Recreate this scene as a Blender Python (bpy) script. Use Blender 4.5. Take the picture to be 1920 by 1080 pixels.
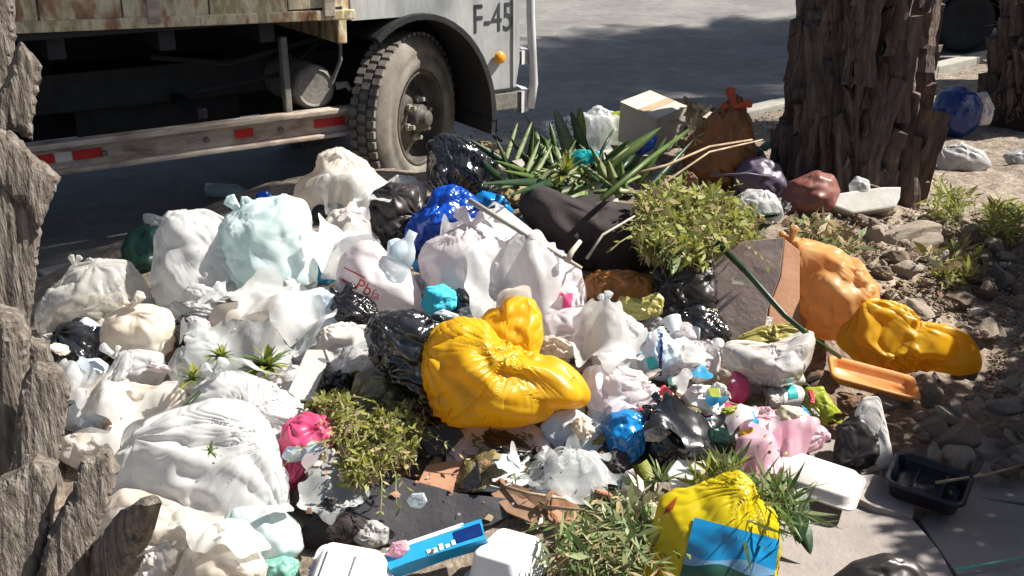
import bpy, bmesh, math, random
import numpy as np
from mathutils import Vector, Matrix

# ------------------------------------------------------------------ camera, sky, sun, exposure
SC = bpy.context.scene
for o in list(bpy.data.objects):
    bpy.data.objects.remove(o)
COL = SC.collection
PW, PH, FPX = 1920.0, 1080.0, 1900.0
CAMZ, PITCH = 1.75, math.radians(22)
cam_d = bpy.data.cameras.new("camera")
cam = bpy.data.objects.new("camera", cam_d)
COL.objects.link(cam)
cam.location = (0, 0, CAMZ)
cam.rotation_euler = (math.pi / 2 - PITCH, 0, 0)
cam_d.sensor_width = 36.0
cam_d.lens = 36.0 * FPX / PW
cam_d.clip_start = 0.05
cam_d.clip_end = 2000
cam_d.dof.use_dof = False
SC.camera = cam

SUN_EL, SUN_AZ = math.radians(47), math.radians(9)   # azimuth counted from +X towards +Y
sun_dir = Vector((math.cos(SUN_EL) * math.cos(SUN_AZ), math.cos(SUN_EL) * math.sin(SUN_AZ), math.sin(SUN_EL)))
world = bpy.data.worlds.new("World")
SC.world = world
world.use_nodes = True
wn = world.node_tree.nodes
wn.clear()
sky = wn.new("ShaderNodeTexSky")
sky.sky_type = 'NISHITA'
sky.sun_disc = False
sky.sun_elevation = SUN_EL
sky.sun_rotation = math.pi / 2 - SUN_AZ
sky.dust_density = 2.0
bg = wn.new("ShaderNodeBackground")
bg.inputs["Strength"].default_value = 0.05
wo = wn.new("ShaderNodeOutputWorld")
world.node_tree.links.new(sky.outputs[0], bg.inputs[0])
world.node_tree.links.new(bg.outputs[0], wo.inputs[0])
sl = bpy.data.lights.new("sun", 'SUN')
sl.energy = 5.0
sl.angle = math.radians(0.6)
sl.color = (1.0, 0.95, 0.86)
so = bpy.data.objects.new("sun", sl)
so.rotation_euler = sun_dir.to_track_quat('Z', 'Y').to_euler()
COL.objects.link(so)
SC.view_settings.view_transform = 'Standard'
SC.view_settings.look = 'None'
SC.view_settings.exposure = 1.0
SC.view_settings.gamma = 1.0
SC.view_settings.use_curve_mapping = False
SC.render.engine = 'CYCLES'
SC.cycles.max_bounces = 8
SC.cycles.transparent_max_bounces = 8
SC.cycles.use_denoising = True

# ------------------------------------------------------------------ projection helpers (photo pixel -> place in the world)
RIGHT = Vector((1, 0, 0))
UP = Vector((0, math.sin(PITCH), math.cos(PITCH)))
FWD = Vector((0, math.cos(PITCH), -math.sin(PITCH)))
CAM = Vector((0, 0, CAMZ))

def ray(px, py):
    return FWD + RIGHT * ((px - PW / 2) / FPX) + UP * ((PH / 2 - py) / FPX)

def at(px, py, D):
    return CAM + ray(px, py) * D

def at_z(px, py, z):
    r = ray(px, py)
    return CAM + r * ((z - CAMZ) / r.z)

def sstep(a, b, x):
    t = min(1.0, max(0.0, (x - a) / (b - a)))
    return t * t * (3 - 2 * t)

ROADDIR = Vector((math.cos(math.radians(42)), math.sin(math.radians(42)), 0))
KERB0 = Vector((-1.84, 4.52, 0))
KN = Vector((-ROADDIR.y, ROADDIR.x, 0))              # from verge towards road

def kerb_s(x, y):
    return (Vector((x, y, 0)) - KERB0).dot(KN)

def heap(x, y):
    """height of the ground and the mass of rubbish on it"""
    base = 0.10
    m = 0.36 * math.exp(-(abs((x + 0.25) / 1.55) ** 3.2)) * sstep(1.9, 3.6, y) * (1 - sstep(4.5, 6.2, y))
    r = 0.20 * math.exp(-((x - 1.75) / 0.75) ** 2 - ((y - 4.9) / 1.1) ** 2)
    r2 = 0.12 * math.exp(-((x - 0.9) / 0.7) ** 2 - ((y - 5.6) / 0.8) ** 2)
    k = 1 - sstep(-0.25, 0.05, kerb_s(x, y))
    return base + (m + r + r2) * k

def depth_on_heap(px, py, lift=0.0):
    D = 1.9
    while D < 9:
        p = at(px, py, D)
        if p.z < heap(p.x, p.y) + lift:
            return D
        D += 0.01
    return 9.0

# ------------------------------------------------------------------ numpy noise
_rs = np.random.RandomState(7)
_perm = _rs.permutation(512).astype(np.int64)
_perm = np.concatenate([_perm, _perm])
_grad = _rs.normal(size=(512, 3)); _grad /= np.linalg.norm(_grad, axis=1)[:, None]

def perlin(P):
    Pi = np.floor(P).astype(np.int64); Pf = P - Pi
    u = Pf ** 3 * (Pf * (Pf * 6 - 15) + 10)
    out = 0
    for dx in (0, 1):
        for dy in (0, 1):
            for dz in (0, 1):
                h = _perm[(_perm[(_perm[(Pi[:, 0] + dx) & 511] + Pi[:, 1] + dy) & 511] + Pi[:, 2] + dz) & 511]
                g = _grad[h]
                d = (g * (Pf - np.array([dx, dy, dz]))).sum(1)
                w = (u[:, 0] if dx else 1 - u[:, 0]) * (u[:, 1] if dy else 1 - u[:, 1]) * (u[:, 2] if dz else 1 - u[:, 2])
                out = out + w * d
    return out

def fbm(P, oct=3):
    s = 0; a = 1.0
    for i in range(oct):
        s = s + a * perlin(P * (2.0 ** i) + 17.3 * i); a *= 0.5
    return s

def ridged(P, oct=3):
    s = 0; a = 1.0
    for i in range(oct):
        s = s + a * (0.35 - np.abs(perlin(P * (2.03 ** i) + 31.7 * i))) * 2; a *= 0.55
    return s

# ------------------------------------------------------------------ object helpers
def tag(o, label=None, cat=None, group=None, kind=None):
    if label: o["label"] = label
    if cat: o["category"] = cat
    if group: o["group"] = group
    if kind: o["kind"] = kind
    return o

def mesh_obj(name, V, Fc, mat, parent=None, smooth=True, loc=None):
    me = bpy.data.meshes.new(name)
    me.from_pydata([tuple(v) for v in V], [], [tuple(f) for f in Fc])
    if smooth:
        me.polygons.foreach_set("use_smooth", [True] * len(me.polygons))
    me.update()
    if isinstance(mat, (list, tuple)):
        for m in mat: me.materials.append(m)
    elif mat: me.materials.append(mat)
    o = bpy.data.objects.new(name, me)
    COL.objects.link(o)
    if parent: o.parent = parent
    if loc is not None: o.location = loc
    return o

def empty(name, loc=(0, 0, 0), rz=0.0, label=None, cat=None, group=None):
    o = bpy.data.objects.new(name, None)
    o.empty_display_size = 0.1
    o.location = loc
    o.rotation_euler = (0, 0, rz)
    COL.objects.link(o)
    return tag(o, label, cat, group)

def bm_obj(name, bm, mat, parent=None, smooth=False, bevel=0.0, seg=2):
    if bevel:
        bmesh.ops.bevel(bm, geom=[e for e in bm.edges if len(e.link_faces) == 2 and e.calc_face_angle(0) > 0.5],
                        offset=bevel, segments=seg, profile=0.6, affect='EDGES', clamp_overlap=True)
    bmesh.ops.recalc_face_normals(bm, faces=bm.faces)
    me = bpy.data.meshes.new(name)
    bm.to_mesh(me); bm.free()
    if smooth:
        me.polygons.foreach_set("use_smooth", [True] * len(me.polygons))
    if isinstance(mat, (list, tuple)):
        for m in mat: me.materials.append(m)
    elif mat: me.materials.append(mat)
    o = bpy.data.objects.new(name, me)
    COL.objects.link(o)
    if parent: o.parent = parent
    return o

def add_box(bm, c, s, M=None):
    r = bmesh.ops.create_cube(bm, size=1.0)
    for v in r['verts']:
        v.co = Vector((v.co.x * s[0] + c[0], v.co.y * s[1] + c[1], v.co.z * s[2] + c[2]))
        if M is not None: v.co = M @ v.co
    return r['verts']

def add_tube(bm, pts, radii, seg=8, cap=True):
    pts = [Vector(p) for p in pts]
    if not isinstance(radii, (list, tuple)): radii = [radii] * len(pts)
    rings = []
    prev = None
    for i, p in enumerate(pts):
        t = (pts[min(i + 1, len(pts) - 1)] - pts[max(i - 1, 0)]).normalized()
        if prev is None:
            a = Vector((0, 0, 1)) if abs(t.z) < 0.9 else Vector((1, 0, 0))
            n = t.cross(a).normalized()
        else:
            n = (prev - t * prev.dot(t)).normalized()
        prev = n
        b = t.cross(n)
        rings.append([bm.verts.new(p + (n * math.cos(2 * math.pi * k / seg) + b * math.sin(2 * math.pi * k / seg)) * radii[i]) for k in range(seg)])
    for a, b in zip(rings, rings[1:]):
        for k in range(seg):
            bm.faces.new((a[k], a[(k + 1) % seg], b[(k + 1) % seg], b[k]))
    if cap:
        bm.faces.new(rings[0][::-1]); bm.faces.new(rings[-1])

def lathe(profile, seg=24, M=None):
    """closed surface of revolution about local z from (r, z) pairs"""
    V, Fc = [], []
    for r, z in profile:
        for k in range(seg):
            a = 2 * math.pi * k / seg
            V.append((r * math.cos(a), r * math.sin(a), z))
    n = len(profile)
    for i in range(n - 1):
        for k in range(seg):
            Fc.append((i * seg + k, i * seg + (k + 1) % seg, (i + 1) * seg + (k + 1) % seg, (i + 1) * seg + k))
    if M is not None:
        V = [M @ Vector(v) for v in V]
    return V, Fc

def panel(name, poly, plane_p, normal, thick, mat, parent=None, bevel=0.0, hole=None, sub=0, warp=0.0, seed=0):
    """a rigid board whose outline stands on a plane in the world"""
    normal = Vector(normal).normalized()
    if normal.dot(FWD) > 0: normal = -normal
    pts = []
    for px, py in poly:
        r = ray(px, py)
        t = (Vector(plane_p) - CAM).dot(normal) / r.dot(normal)
        pts.append(CAM + r * t)
    c = sum(pts, Vector()) / len(pts)
    bm = bmesh.new()
    top = [bm.verts.new(p - c) for p in pts]
    bot = [bm.verts.new(p - c - normal * thick) for p in pts]
    bm.faces.new(top)
    bm.faces.new(bot[::-1])
    n = len(pts)
    for i in range(n):
        bm.faces.new((top[i], bot[i], bot[(i + 1) % n], top[(i + 1) % n]))
    bmesh.ops.recalc_face_normals(bm, faces=bm.faces)
    if sub:
        bmesh.ops.triangulate(bm, faces=bm.faces)
        bmesh.ops.subdivide_edges(bm, edges=bm.edges, cuts=sub, use_grid_fill=True)
        bmesh.ops.triangulate(bm, faces=bm.faces)
        for _ in range(0):
            pass
    if warp:
        bm.verts.ensure_lookup_table()
        P = np.array([v.co[:] for v in bm.verts])
        nz = fbm(P * 6 + seed * 3.1, 2) * warp
        for v, d in zip(bm.verts, nz): v.co += normal * float(d)
    o = bm_obj(name, bm, mat, parent, bevel=bevel)
    o.location = c
    return o
# ------------------------------------------------------------------ materials
def new_mat(name):
    m = bpy.data.materials.new(name)
    m.use_nodes = True
    nt = m.node_tree
    nt.nodes.clear()
    out = nt.nodes.new("ShaderNodeOutputMaterial")
    return m, nt, out

def N(nt, typ, **kw):
    n = nt.nodes.new(typ)
    for k, v in kw.items():
        if k.startswith("i_"):
            key = k[2:].replace("_", " ")
            n.inputs[key].default_value = v
        elif k.startswith("n_"):
            n.inputs[int(k[2:])].default_value = v
        else:
            setattr(n, k, v)
    return n

def noise_bump(nt, vec, scale, dist, detail=4, strength=1.0, rough=0.6, prev=None, ntype='FBM'):
    n = N(nt, "ShaderNodeTexNoise", i_Scale=scale, i_Detail=detail, i_Roughness=rough)
    if ntype != 'FBM':
        n.noise_type = ntype
    nt.links.new(vec, n.inputs["Vector"])
    b = N(nt, "ShaderNodeBump", i_Strength=strength, i_Distance=dist)
    nt.links.new(n.outputs[0], b.inputs["Height"])
    if prev is not None: nt.links.new(prev, b.inputs["Normal"])
    return b.outputs[0]

def ramp(nt, fac, stops):
    r = N(nt, "ShaderNodeValToRGB")
    el = r.color_ramp.elements
    while len(el) < len(stops): el.new(0.5)
    for e, (p, c) in zip(el, stops):
        e.position = p; e.color = (*c, 1) if len(c) == 3 else c
    nt.links.new(fac, r.inputs[0])
    return r.outputs[0]

def plastic(name, col, col2=None, rough=0.35, trans=0.25, clear=0.0, bump=1.0, spec=0.5, dirt=0.15, dirtcol=(0.25, 0.2, 0.14), scale=9.0, fine=60.0, contents=0.5):
    """thin bag film: crinkled, slightly see-through"""
    m, nt, out = new_mat(name)
    tc = N(nt, "ShaderNodeTexCoord")
    oi = N(nt, "ShaderNodeObjectInfo")
    add = N(nt, "ShaderNodeVectorMath", operation='ADD')
    nt.links.new(tc.outputs["Object"], add.inputs[0])
    sc = N(nt, "ShaderNodeVectorMath", operation='SCALE'); sc.inputs[3].default_value = 50.0
    comb = N(nt, "ShaderNodeCombineXYZ")
    nt.links.new(oi.outputs["Random"], comb.inputs[0]); nt.links.new(oi.outputs["Random"], comb.inputs[1])
    nt.links.new(comb.outputs[0], sc.inputs[0]); nt.links.new(sc.outputs[0], add.inputs[1])
    vec = add.outputs[0]
    nz = N(nt, "ShaderNodeTexNoise", i_Scale=scale, i_Detail=5.0, i_Roughness=0.6)
    nt.links.new(vec, nz.inputs["Vector"])
    c2 = col2 or tuple(c * 0.82 for c in col)
    base = ramp(nt, nz.outputs[0], [(0.35, c2), (0.62, col)])
    nd = N(nt, "ShaderNodeTexNoise", i_Scale=4.5, i_Detail=8.0, i_Roughness=0.75)
    nt.links.new(vec, nd.inputs["Vector"])
    dm = N(nt, "ShaderNodeMapRange"); dm.inputs[1].default_value = 0.56; dm.inputs[2].default_value = 0.75
    dm.inputs[3].default_value = 0.0; dm.inputs[4].default_value = dirt
    nt.links.new(nd.outputs[0], dm.inputs[0])
    mx = N(nt, "ShaderNodeMix", data_type='RGBA')
    nt.links.new(dm.outputs[0], mx.inputs[0]); nt.links.new(base, mx.inputs[6]); mx.inputs[7].default_value = (*dirtcol, 1)
    np_ = N(nt, "ShaderNodeTexNoise", i_Scale=6.0, i_Detail=2.0); nt.links.new(vec, np_.inputs["Vector"])
    mp_ = N(nt, "ShaderNodeMapRange"); mp_.inputs[1].default_value = 0.52; mp_.inputs[2].default_value = 0.66; mp_.inputs[4].default_value = contents
    nt.links.new(np_.outputs[0], mp_.inputs[0])
    mx2 = N(nt, "ShaderNodeMix", data_type='RGBA'); nt.links.new(mp_.outputs[0], mx2.inputs[0]); nt.links.new(mx.outputs[2], mx2.inputs[6])
    mx2.inputs[7].default_value = (*[c * 0.62 + 0.01 for c in col], 1)
    mx = mx2
    b1 = noise_bump(nt, vec, 11.0, 0.006 * bump, detail=2, ntype='RIDGED_MULTIFRACTAL', rough=0.5, strength=0.4)
    b2 = noise_bump(nt, vec, 24.0, 0.0030 * bump, detail=3, ntype='RIDGED_MULTIFRACTAL', rough=0.55, prev=b1, strength=0.5)
    p = N(nt, "ShaderNodeBsdfPrincipled", i_Roughness=rough)
    p.inputs["Specular IOR Level"].default_value = spec
    nt.links.new(mx.outputs[2], p.inputs["Base Color"]); nt.links.new(b2, p.inputs["Normal"])
    sh = p.outputs[0]
    if trans > 0:
        t = N(nt, "ShaderNodeBsdfTranslucent")
        nt.links.new(mx.outputs[2], t.inputs[0]); nt.links.new(b2, t.inputs[1])
        ms = N(nt, "ShaderNodeMixShader"); ms.inputs[0].default_value = trans
        nt.links.new(sh, ms.inputs[1]); nt.links.new(t.outputs[0], ms.inputs[2]); sh = ms.outputs[0]
    if clear > 0:
        t = N(nt, "ShaderNodeBsdfTransparent")
        t.inputs[0].default_value = (*[0.6 + 0.4 * c for c in col], 1)
        ms = N(nt, "ShaderNodeMixShader"); ms.inputs[0].default_value = clear
        lw = N(nt, "ShaderNodeLayerWeight", i_Blend=0.35); nt.links.new(b1, lw.inputs["Normal"])
        mr = N(nt, "ShaderNodeMapRange"); mr.inputs[3].default_value = clear; mr.inputs[4].default_value = clear * 0.15
        nt.links.new(lw.outputs["Facing"], mr.inputs[0]); nt.links.new(mr.outputs[0], ms.inputs[0])
        nt.links.new(sh, ms.inputs[1]); nt.links.new(t.outputs[0], ms.inputs[2]); sh = ms.outputs[0]
    nt.links.new(sh, out.inputs[0])
    return m

def solid(name, cols, rough=0.7, scale=10.0, bump=0.002, bscale=40.0, spec=0.4, metallic=0.0, detail=6.0, stretch=None, trans=0.0, pos=(0.3, 0.7), rnd=True):
    """opaque stuff whose colour wanders between the given colours"""
    m, nt, out = new_mat(name)
    tc = N(nt, "ShaderNodeTexCoord")
    vec = tc.outputs["Object"]
    if rnd:
        oi = N(nt, "ShaderNodeObjectInfo")
        add = N(nt, "ShaderNodeVectorMath", operation='ADD')
        sc = N(nt, "ShaderNodeVectorMath", operation='SCALE'); sc.inputs[3].default_value = 37.0
        comb = N(nt, "ShaderNodeCombineXYZ")
        nt.links.new(oi.outputs["Random"], comb.inputs[0]); nt.links.new(oi.outputs["Random"], comb.inputs[2])
        nt.links.new(comb.outputs[0], sc.inputs[0]); nt.links.new(sc.outputs[0], add.inputs[1]); nt.links.new(vec, add.inputs[0])
        vec = add.outputs[0]
    if stretch:
        mp = N(nt, "ShaderNodeMapping"); mp.inputs["Scale"].default_value = stretch
        nt.links.new(vec, mp.inputs[0]); vec = mp.outputs[0]
    nz = N(nt, "ShaderNodeTexNoise", i_Scale=scale, i_Detail=detail, i_Roughness=0.65)
    nt.links.new(vec, nz.inputs["Vector"])
    k = len(cols)
    base = ramp(nt, nz.outputs[0], [(pos[0] + (pos[1] - pos[0]) * i / max(1, k - 1), c) for i, c in enumerate(cols)])
    p = N(nt, "ShaderNodeBsdfPrincipled", i_Roughness=rough, i_Metallic=metallic)
    p.inputs["Specular IOR Level"].default_value = spec
    nt.links.new(base, p.inputs["Base Color"])
    if bump:
        nt.links.new(noise_bump(nt, vec, bscale, bump), p.inputs["Normal"])
    sh = p.outputs[0]
    if trans:
        t = N(nt, "ShaderNodeBsdfTranslucent"); nt.links.new(base, t.inputs[0])
        ms = N(nt, "ShaderNodeMixShader"); ms.inputs[0].default_value = trans
        nt.links.new(sh, ms.inputs[1]); nt.links.new(t.outputs[0], ms.inputs[2]); sh = ms.outputs[0]
    nt.links.new(sh, out.inputs[0])
    return m

M = {}
M['white'] = plastic("white_film", (0.80, 0.81, 0.81), (0.72, 0.72, 0.72), rough=0.25, trans=0.42, dirt=0.35, dirtcol=(0.5, 0.46, 0.42), clear=0.10)
M['white_cream'] = plastic("cream_white_film", (0.84, 0.79, 0.72), (0.78, 0.68, 0.56), rough=0.35, trans=0.40, clear=0.08, dirt=0.25, dirtcol=(0.5, 0.33, 0.18))
M['white_pink'] = plastic("pinkish_white_film", (0.85, 0.80, 0.82), (0.80, 0.72, 0.73), rough=0.28, trans=0.42, clear=0.10, dirt=0.12, dirtcol=(0.5, 0.3, 0.3))
M['white_teal'] = plastic("teal_white_film", (0.76, 0.86, 0.86), (0.60, 0.76, 0.76), rough=0.22, trans=0.40, clear=0.10, dirt=0.10)
M['white_blue'] = plastic("blue_white_film", (0.74, 0.82, 0.90), (0.52, 0.66, 0.78), rough=0.28, trans=0.25, dirt=0.15)
M['frost'] = plastic("frosted_film", (0.80, 0.80, 0.77), (0.70, 0.68, 0.62), rough=0.25, trans=0.3, clear=0.6, dirt=0.2)
M['clear'] = plastic("clear_film", (0.82, 0.85, 0.85), (0.72, 0.75, 0.75), rough=0.15, trans=0.2, clear=0.7, dirt=0.2)
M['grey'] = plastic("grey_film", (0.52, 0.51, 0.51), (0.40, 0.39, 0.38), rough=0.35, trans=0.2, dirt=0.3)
M['black'] = plastic("black_film", (0.012, 0.012, 0.014), (0.02, 0.02, 0.023), rough=0.2, trans=0.0, bump=1.6, spec=0.9, dirt=0.25, dirtcol=(0.06, 0.05, 0.04))
M['black_dull'] = plastic("dull_black_film", (0.022, 0.018, 0.018), (0.035, 0.028, 0.026), rough=0.42, trans=0.0, bump=0.9, spec=0.5, dirt=0.4, dirtcol=(0.08, 0.06, 0.045))
M['green_dk'] = plastic("dark_green_film", (0.02, 0.07, 0.045), rough=0.3, trans=0.05)
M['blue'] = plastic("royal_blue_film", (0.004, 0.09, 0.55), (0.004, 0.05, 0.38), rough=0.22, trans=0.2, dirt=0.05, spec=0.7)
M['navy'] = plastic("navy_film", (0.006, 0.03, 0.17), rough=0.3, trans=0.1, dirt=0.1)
M['skyblue'] = plastic("sky_blue_film", (0.06, 0.36, 0.62), (0.04, 0.25, 0.48), rough=0.2, trans=0.3, dirt=0.05, spec=0.7)
M['azure'] = plastic("azure_film", (0.01, 0.26, 0.66), (0.008, 0.17, 0.5), rough=0.13, trans=0.2, dirt=0.05, spec=0.9)
M['cyan'] = plastic("cyan_film", (0.03, 0.45, 0.62), (0.02, 0.3, 0.45), rough=0.4, trans=0.2, dirt=0.1)
M['teal'] = plastic("teal_film", (0.01, 0.34, 0.36), rough=0.3, trans=0.15)
M['yellow'] = plastic("yellow_film", (0.86, 0.54, 0.020), (0.80, 0.46, 0.014), rough=0.36, trans=0.42, dirt=0.2, spec=0.55, dirtcol=(0.45, 0.2, 0.02))
M['yellow2'] = plastic("golden_film", (0.82, 0.50, 0.018), (0.74, 0.40, 0.012), rough=0.36, trans=0.42, dirt=0.35, dirtcol=(0.4, 0.18, 0.02))
M['lemon'] = plastic("lemon_film", (0.76, 0.60, 0.01), (0.64, 0.50, 0.01), rough=0.28, trans=0.3, dirt=0.05, bump=0.6)
M['orange'] = plastic("peach_orange_film", (0.78, 0.47, 0.20), (0.66, 0.31, 0.09), rough=0.42, trans=0.4, dirt=0.5, dirtcol=(0.45, 0.2, 0.06))
M['orange_dk'] = plastic("amber_film", (0.50, 0.22, 0.05), (0.34, 0.13, 0.03), rough=0.3, trans=0.25, dirt=0.3, dirtcol=(0.2, 0.08, 0.02))
M['redorange'] = plastic("red_orange_film_shaded", (0.46, 0.18, 0.06), (0.24, 0.12, 0.05), rough=0.5, trans=0.3, dirt=0.3)  # brown tone puts the shade on the bag's body into its orange
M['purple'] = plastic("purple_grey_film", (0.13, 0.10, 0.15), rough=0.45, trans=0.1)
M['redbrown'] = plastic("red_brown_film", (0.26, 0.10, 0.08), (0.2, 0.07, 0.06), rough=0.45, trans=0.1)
M['pink'] = plastic("pink_film", (0.75, 0.10, 0.24), (0.62, 0.06, 0.16), rough=0.4, trans=0.25, dirt=0.1)
M['palepink'] = plastic("pale_pink_film", (0.80, 0.55, 0.62), (0.76, 0.35, 0.46), rough=0.35, trans=0.3, dirt=0.1)
M['red'] = plastic("red_film", (0.6, 0.03, 0.06), rough=0.3, trans=0.1)
M['lime'] = plastic("lime_film", (0.42, 0.48, 0.05), (0.30, 0.36, 0.03), rough=0.35, trans=0.25)
M['mint'] = plastic("mint_film", (0.30, 0.62, 0.52), (0.2, 0.5, 0.42), rough=0.35, trans=0.25)
M['gold'] = plastic("dull_gold_foil", (0.30, 0.25, 0.11), (0.12, 0.09, 0.04), rough=0.3, trans=0.0, spec=0.9, bump=2.0, dirt=0.4, dirtcol=(0.04, 0.03, 0.02))
M['foil'] = plastic("silver_foil", (0.55, 0.52, 0.50), (0.40, 0.36, 0.33), rough=0.22, trans=0.0, spec=1.0, bump=2.5, dirt=0.3)
M['tissue'] = plastic("tissue_paper", (0.84, 0.80, 0.76), (0.78, 0.70, 0.64), rough=0.9, trans=0.3, spec=0.1, bump=2.0, dirt=0.25)
M['cloth_dk'] = solid("dark_brown_cloth", [(0.022, 0.016, 0.017), (0.04, 0.03, 0.03)], rough=0.85, bump=0.002, bscale=120)
M['cyan_cloth'] = solid("cyan_cloth", [(0.03, 0.42, 0.6), (0.08, 0.55, 0.7)], rough=0.9, bump=0.006, bscale=50)
M['cardboard'] = solid("cardboard", [(0.34, 0.24, 0.15), (0.45, 0.33, 0.21)], rough=0.85, bump=0.001)
M['card_pale'] = solid("pale_card", [(0.50, 0.44, 0.36), (0.62, 0.56, 0.46)], rough=0.8, bump=0.001)
M['card_grey'] = solid("grey_brown_card", [(0.27, 0.20, 0.18), (0.36, 0.28, 0.25)], rough=0.55, bump=0.002, scale=5)
M['card_dark'] = solid("dark_board", [(0.035, 0.035, 0.042), (0.06, 0.055, 0.06)], rough=0.6, bump=0.002, scale=5)
M['brown_card'] = solid("brown_wet_card", [(0.16, 0.09, 0.055), (0.32, 0.19, 0.12)], rough=0.8, bump=0.003)
M['terra'] = solid("terracotta", [(0.34, 0.17, 0.1), (0.45, 0.25, 0.15)], rough=0.85)
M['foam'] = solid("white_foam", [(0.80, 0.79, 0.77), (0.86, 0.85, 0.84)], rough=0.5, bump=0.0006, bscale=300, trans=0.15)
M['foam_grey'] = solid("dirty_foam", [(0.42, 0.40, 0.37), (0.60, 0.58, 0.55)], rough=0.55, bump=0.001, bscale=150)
M['tray_black'] = solid("black_tray", [(0.010, 0.011, 0.016), (0.02, 0.02, 0.028)], rough=0.3, bump=0.0006)
M['tray_orange'] = solid("orange_tray", [(0.55, 0.20, 0.05), (0.62, 0.27, 0.09)], rough=0.4, bump=0.001)
M['carton_blue'] = solid("blue_carton", [(0.015, 0.26, 0.52), (0.03, 0.36, 0.62)], rough=0.35, bump=0.0008)
M['bottle'] = plastic("bottle_plastic", (0.72, 0.80, 0.84), (0.6, 0.7, 0.76), rough=0.12, trans=0.1, clear=0.6, dirt=0.1, bump=0.3)
M['whitepl'] = solid("white_plastic", [(0.78, 0.77, 0.76), (0.84, 0.84, 0.83)], rough=0.35, bump=0.0005)
M['label_teal'] = solid("teal_label", [(0.02, 0.34, 0.36), (0.03, 0.4, 0.4)], rough=0.4)
M['print_red'] = solid("red_print", [(0.62, 0.05, 0.05), (0.72, 0.12, 0.10)], rough=0.4, bump=0)
M['print_pink'] = solid("magenta_print", [(0.7, 0.05, 0.2), (0.76, 0.12, 0.28)], rough=0.4, bump=0)
M['print_dk'] = solid("dark_print", [(0.03, 0.03, 0.04), (0.08, 0.08, 0.09)], rough=0.4, bump=0)
M['wood_stick'] = solid("grey_stick", [(0.28, 0.25, 0.22), (0.42, 0.39, 0.35)], rough=0.8, stretch=(1, 1, 1), bump=0.002)
M['twig'] = solid("dry_twig", [(0.22, 0.15, 0.09), (0.46, 0.37, 0.25)], rough=0.85)
M['leaf'] = solid("green_leaf", [(0.05, 0.10, 0.025), (0.15, 0.22, 0.06)], rough=0.42, bump=0.001, trans=0.3, scale=12)
M['leaf_pale'] = solid("pale_green_leaf", [(0.14, 0.20, 0.07), (0.34, 0.38, 0.20)], rough=0.45, bump=0.001, trans=0.3, scale=14)
M['leaf_dk'] = solid("dark_green_leaf", [(0.010, 0.03, 0.012), (0.03, 0.07, 0.025)], rough=0.4, bump=0.001, trans=0.15)
M['leaf_yel'] = solid("yellow_green_leaf", [(0.20, 0.22, 0.03), (0.36, 0.36, 0.07)], rough=0.5, bump=0.001, trans=0.35)
M['weed'] = solid("weed_green", [(0.12, 0.17, 0.035), (0.27, 0.31, 0.09), (0.40, 0.37, 0.16)], rough=0.6, bump=0, trans=0.35, scale=8)
M['dry'] = solid("dry_plant", [(0.24, 0.18, 0.09), (0.40, 0.33, 0.18)], rough=0.8, bump=0, trans=0.2)
M['noodle'] = solid("pale_noodles", [(0.55, 0.52, 0.33), (0.7, 0.66, 0.48)], rough=0.4, bump=0)
M['stone'] = solid("pale_stone", [(0.26, 0.21, 0.165), (0.50, 0.42, 0.345)], rough=0.95, bump=0.006, bscale=35, scale=14)
M['stone_dk'] = solid("brown_stone", [(0.16, 0.115, 0.085), (0.33, 0.255, 0.20)], rough=0.95, bump=0.006, bscale=35, scale=14)
M['slab'] = solid("pavement_slab", [(0.23, 0.20, 0.185), (0.34, 0.30, 0.28)], rough=0.8, bump=0.003, bscale=60, scale=5)

M['lining'] = plastic('yellow_lining', (0.55, 0.48, 0.15), (0.42, 0.36, 0.10), rough=0.35, trans=0.2)

M['sheet_w'] = plastic('loose_white_film', (0.84, 0.84, 0.83), (0.76, 0.75, 0.73), rough=0.25, trans=0.42, clear=0.22, dirt=0.4, contents=0.3, bump=2.0)
M['sheet_c'] = plastic('loose_clear_film', (0.80, 0.83, 0.83), (0.70, 0.72, 0.72), rough=0.12, trans=0.25, clear=0.62, dirt=0.3, contents=0.1, bump=2.0)

M['tip_red'] = plastic('orange_red_film_lit', (0.72, 0.16, 0.04), (0.6, 0.10, 0.02), rough=0.3, trans=0.4)  # brighter film for the tip, sunlight put into its orange red
# ------------------------------------------------------------------ rubbish bags
_ico = {}
_nbr = {}
def ico(level):
    if level not in _ico:
        bm = bmesh.new()
        bmesh.ops.create_icosphere(bm, subdivisions=level, radius=1.0)
        bm.verts.ensure_lookup_table()
        V = np.array([v.co[:] for v in bm.verts])
        E = np.array([[e.verts[0].index, e.verts[1].index] for e in bm.edges])
        Fc = np.array([[v.index for v in f.verts] for f in bm.faces])
        bm.free()
        deg = np.bincount(E.ravel(), minlength=len(V)).astype(float)
        order = np.argsort(np.concatenate([E[:, 0], E[:, 1]]), kind='stable')
        src = np.concatenate([E[:, 0], E[:, 1]])[order]; dst = np.concatenate([E[:, 1], E[:, 0]])[order]
        start = np.searchsorted(src, np.arange(len(V)))
        nbr = np.zeros((6, len(V)), np.int64); msk = np.zeros((6, len(V), 1))
        for q in range(6):
            ok = q < deg
            idx = np.minimum(start + q, len(dst) - 1)
            nbr[q] = np.where(ok, dst[idx], np.arange(len(V))); msk[q, :, 0] = ok
        _nbr[len(V)] = (nbr, msk)
        _ico[level] = (V, E, Fc, deg)
    return _ico[level]

def scat(idx, vals, n):
    return np.stack([np.bincount(idx, vals[:, k], minlength=n) for k in range(3)], 1)

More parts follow.
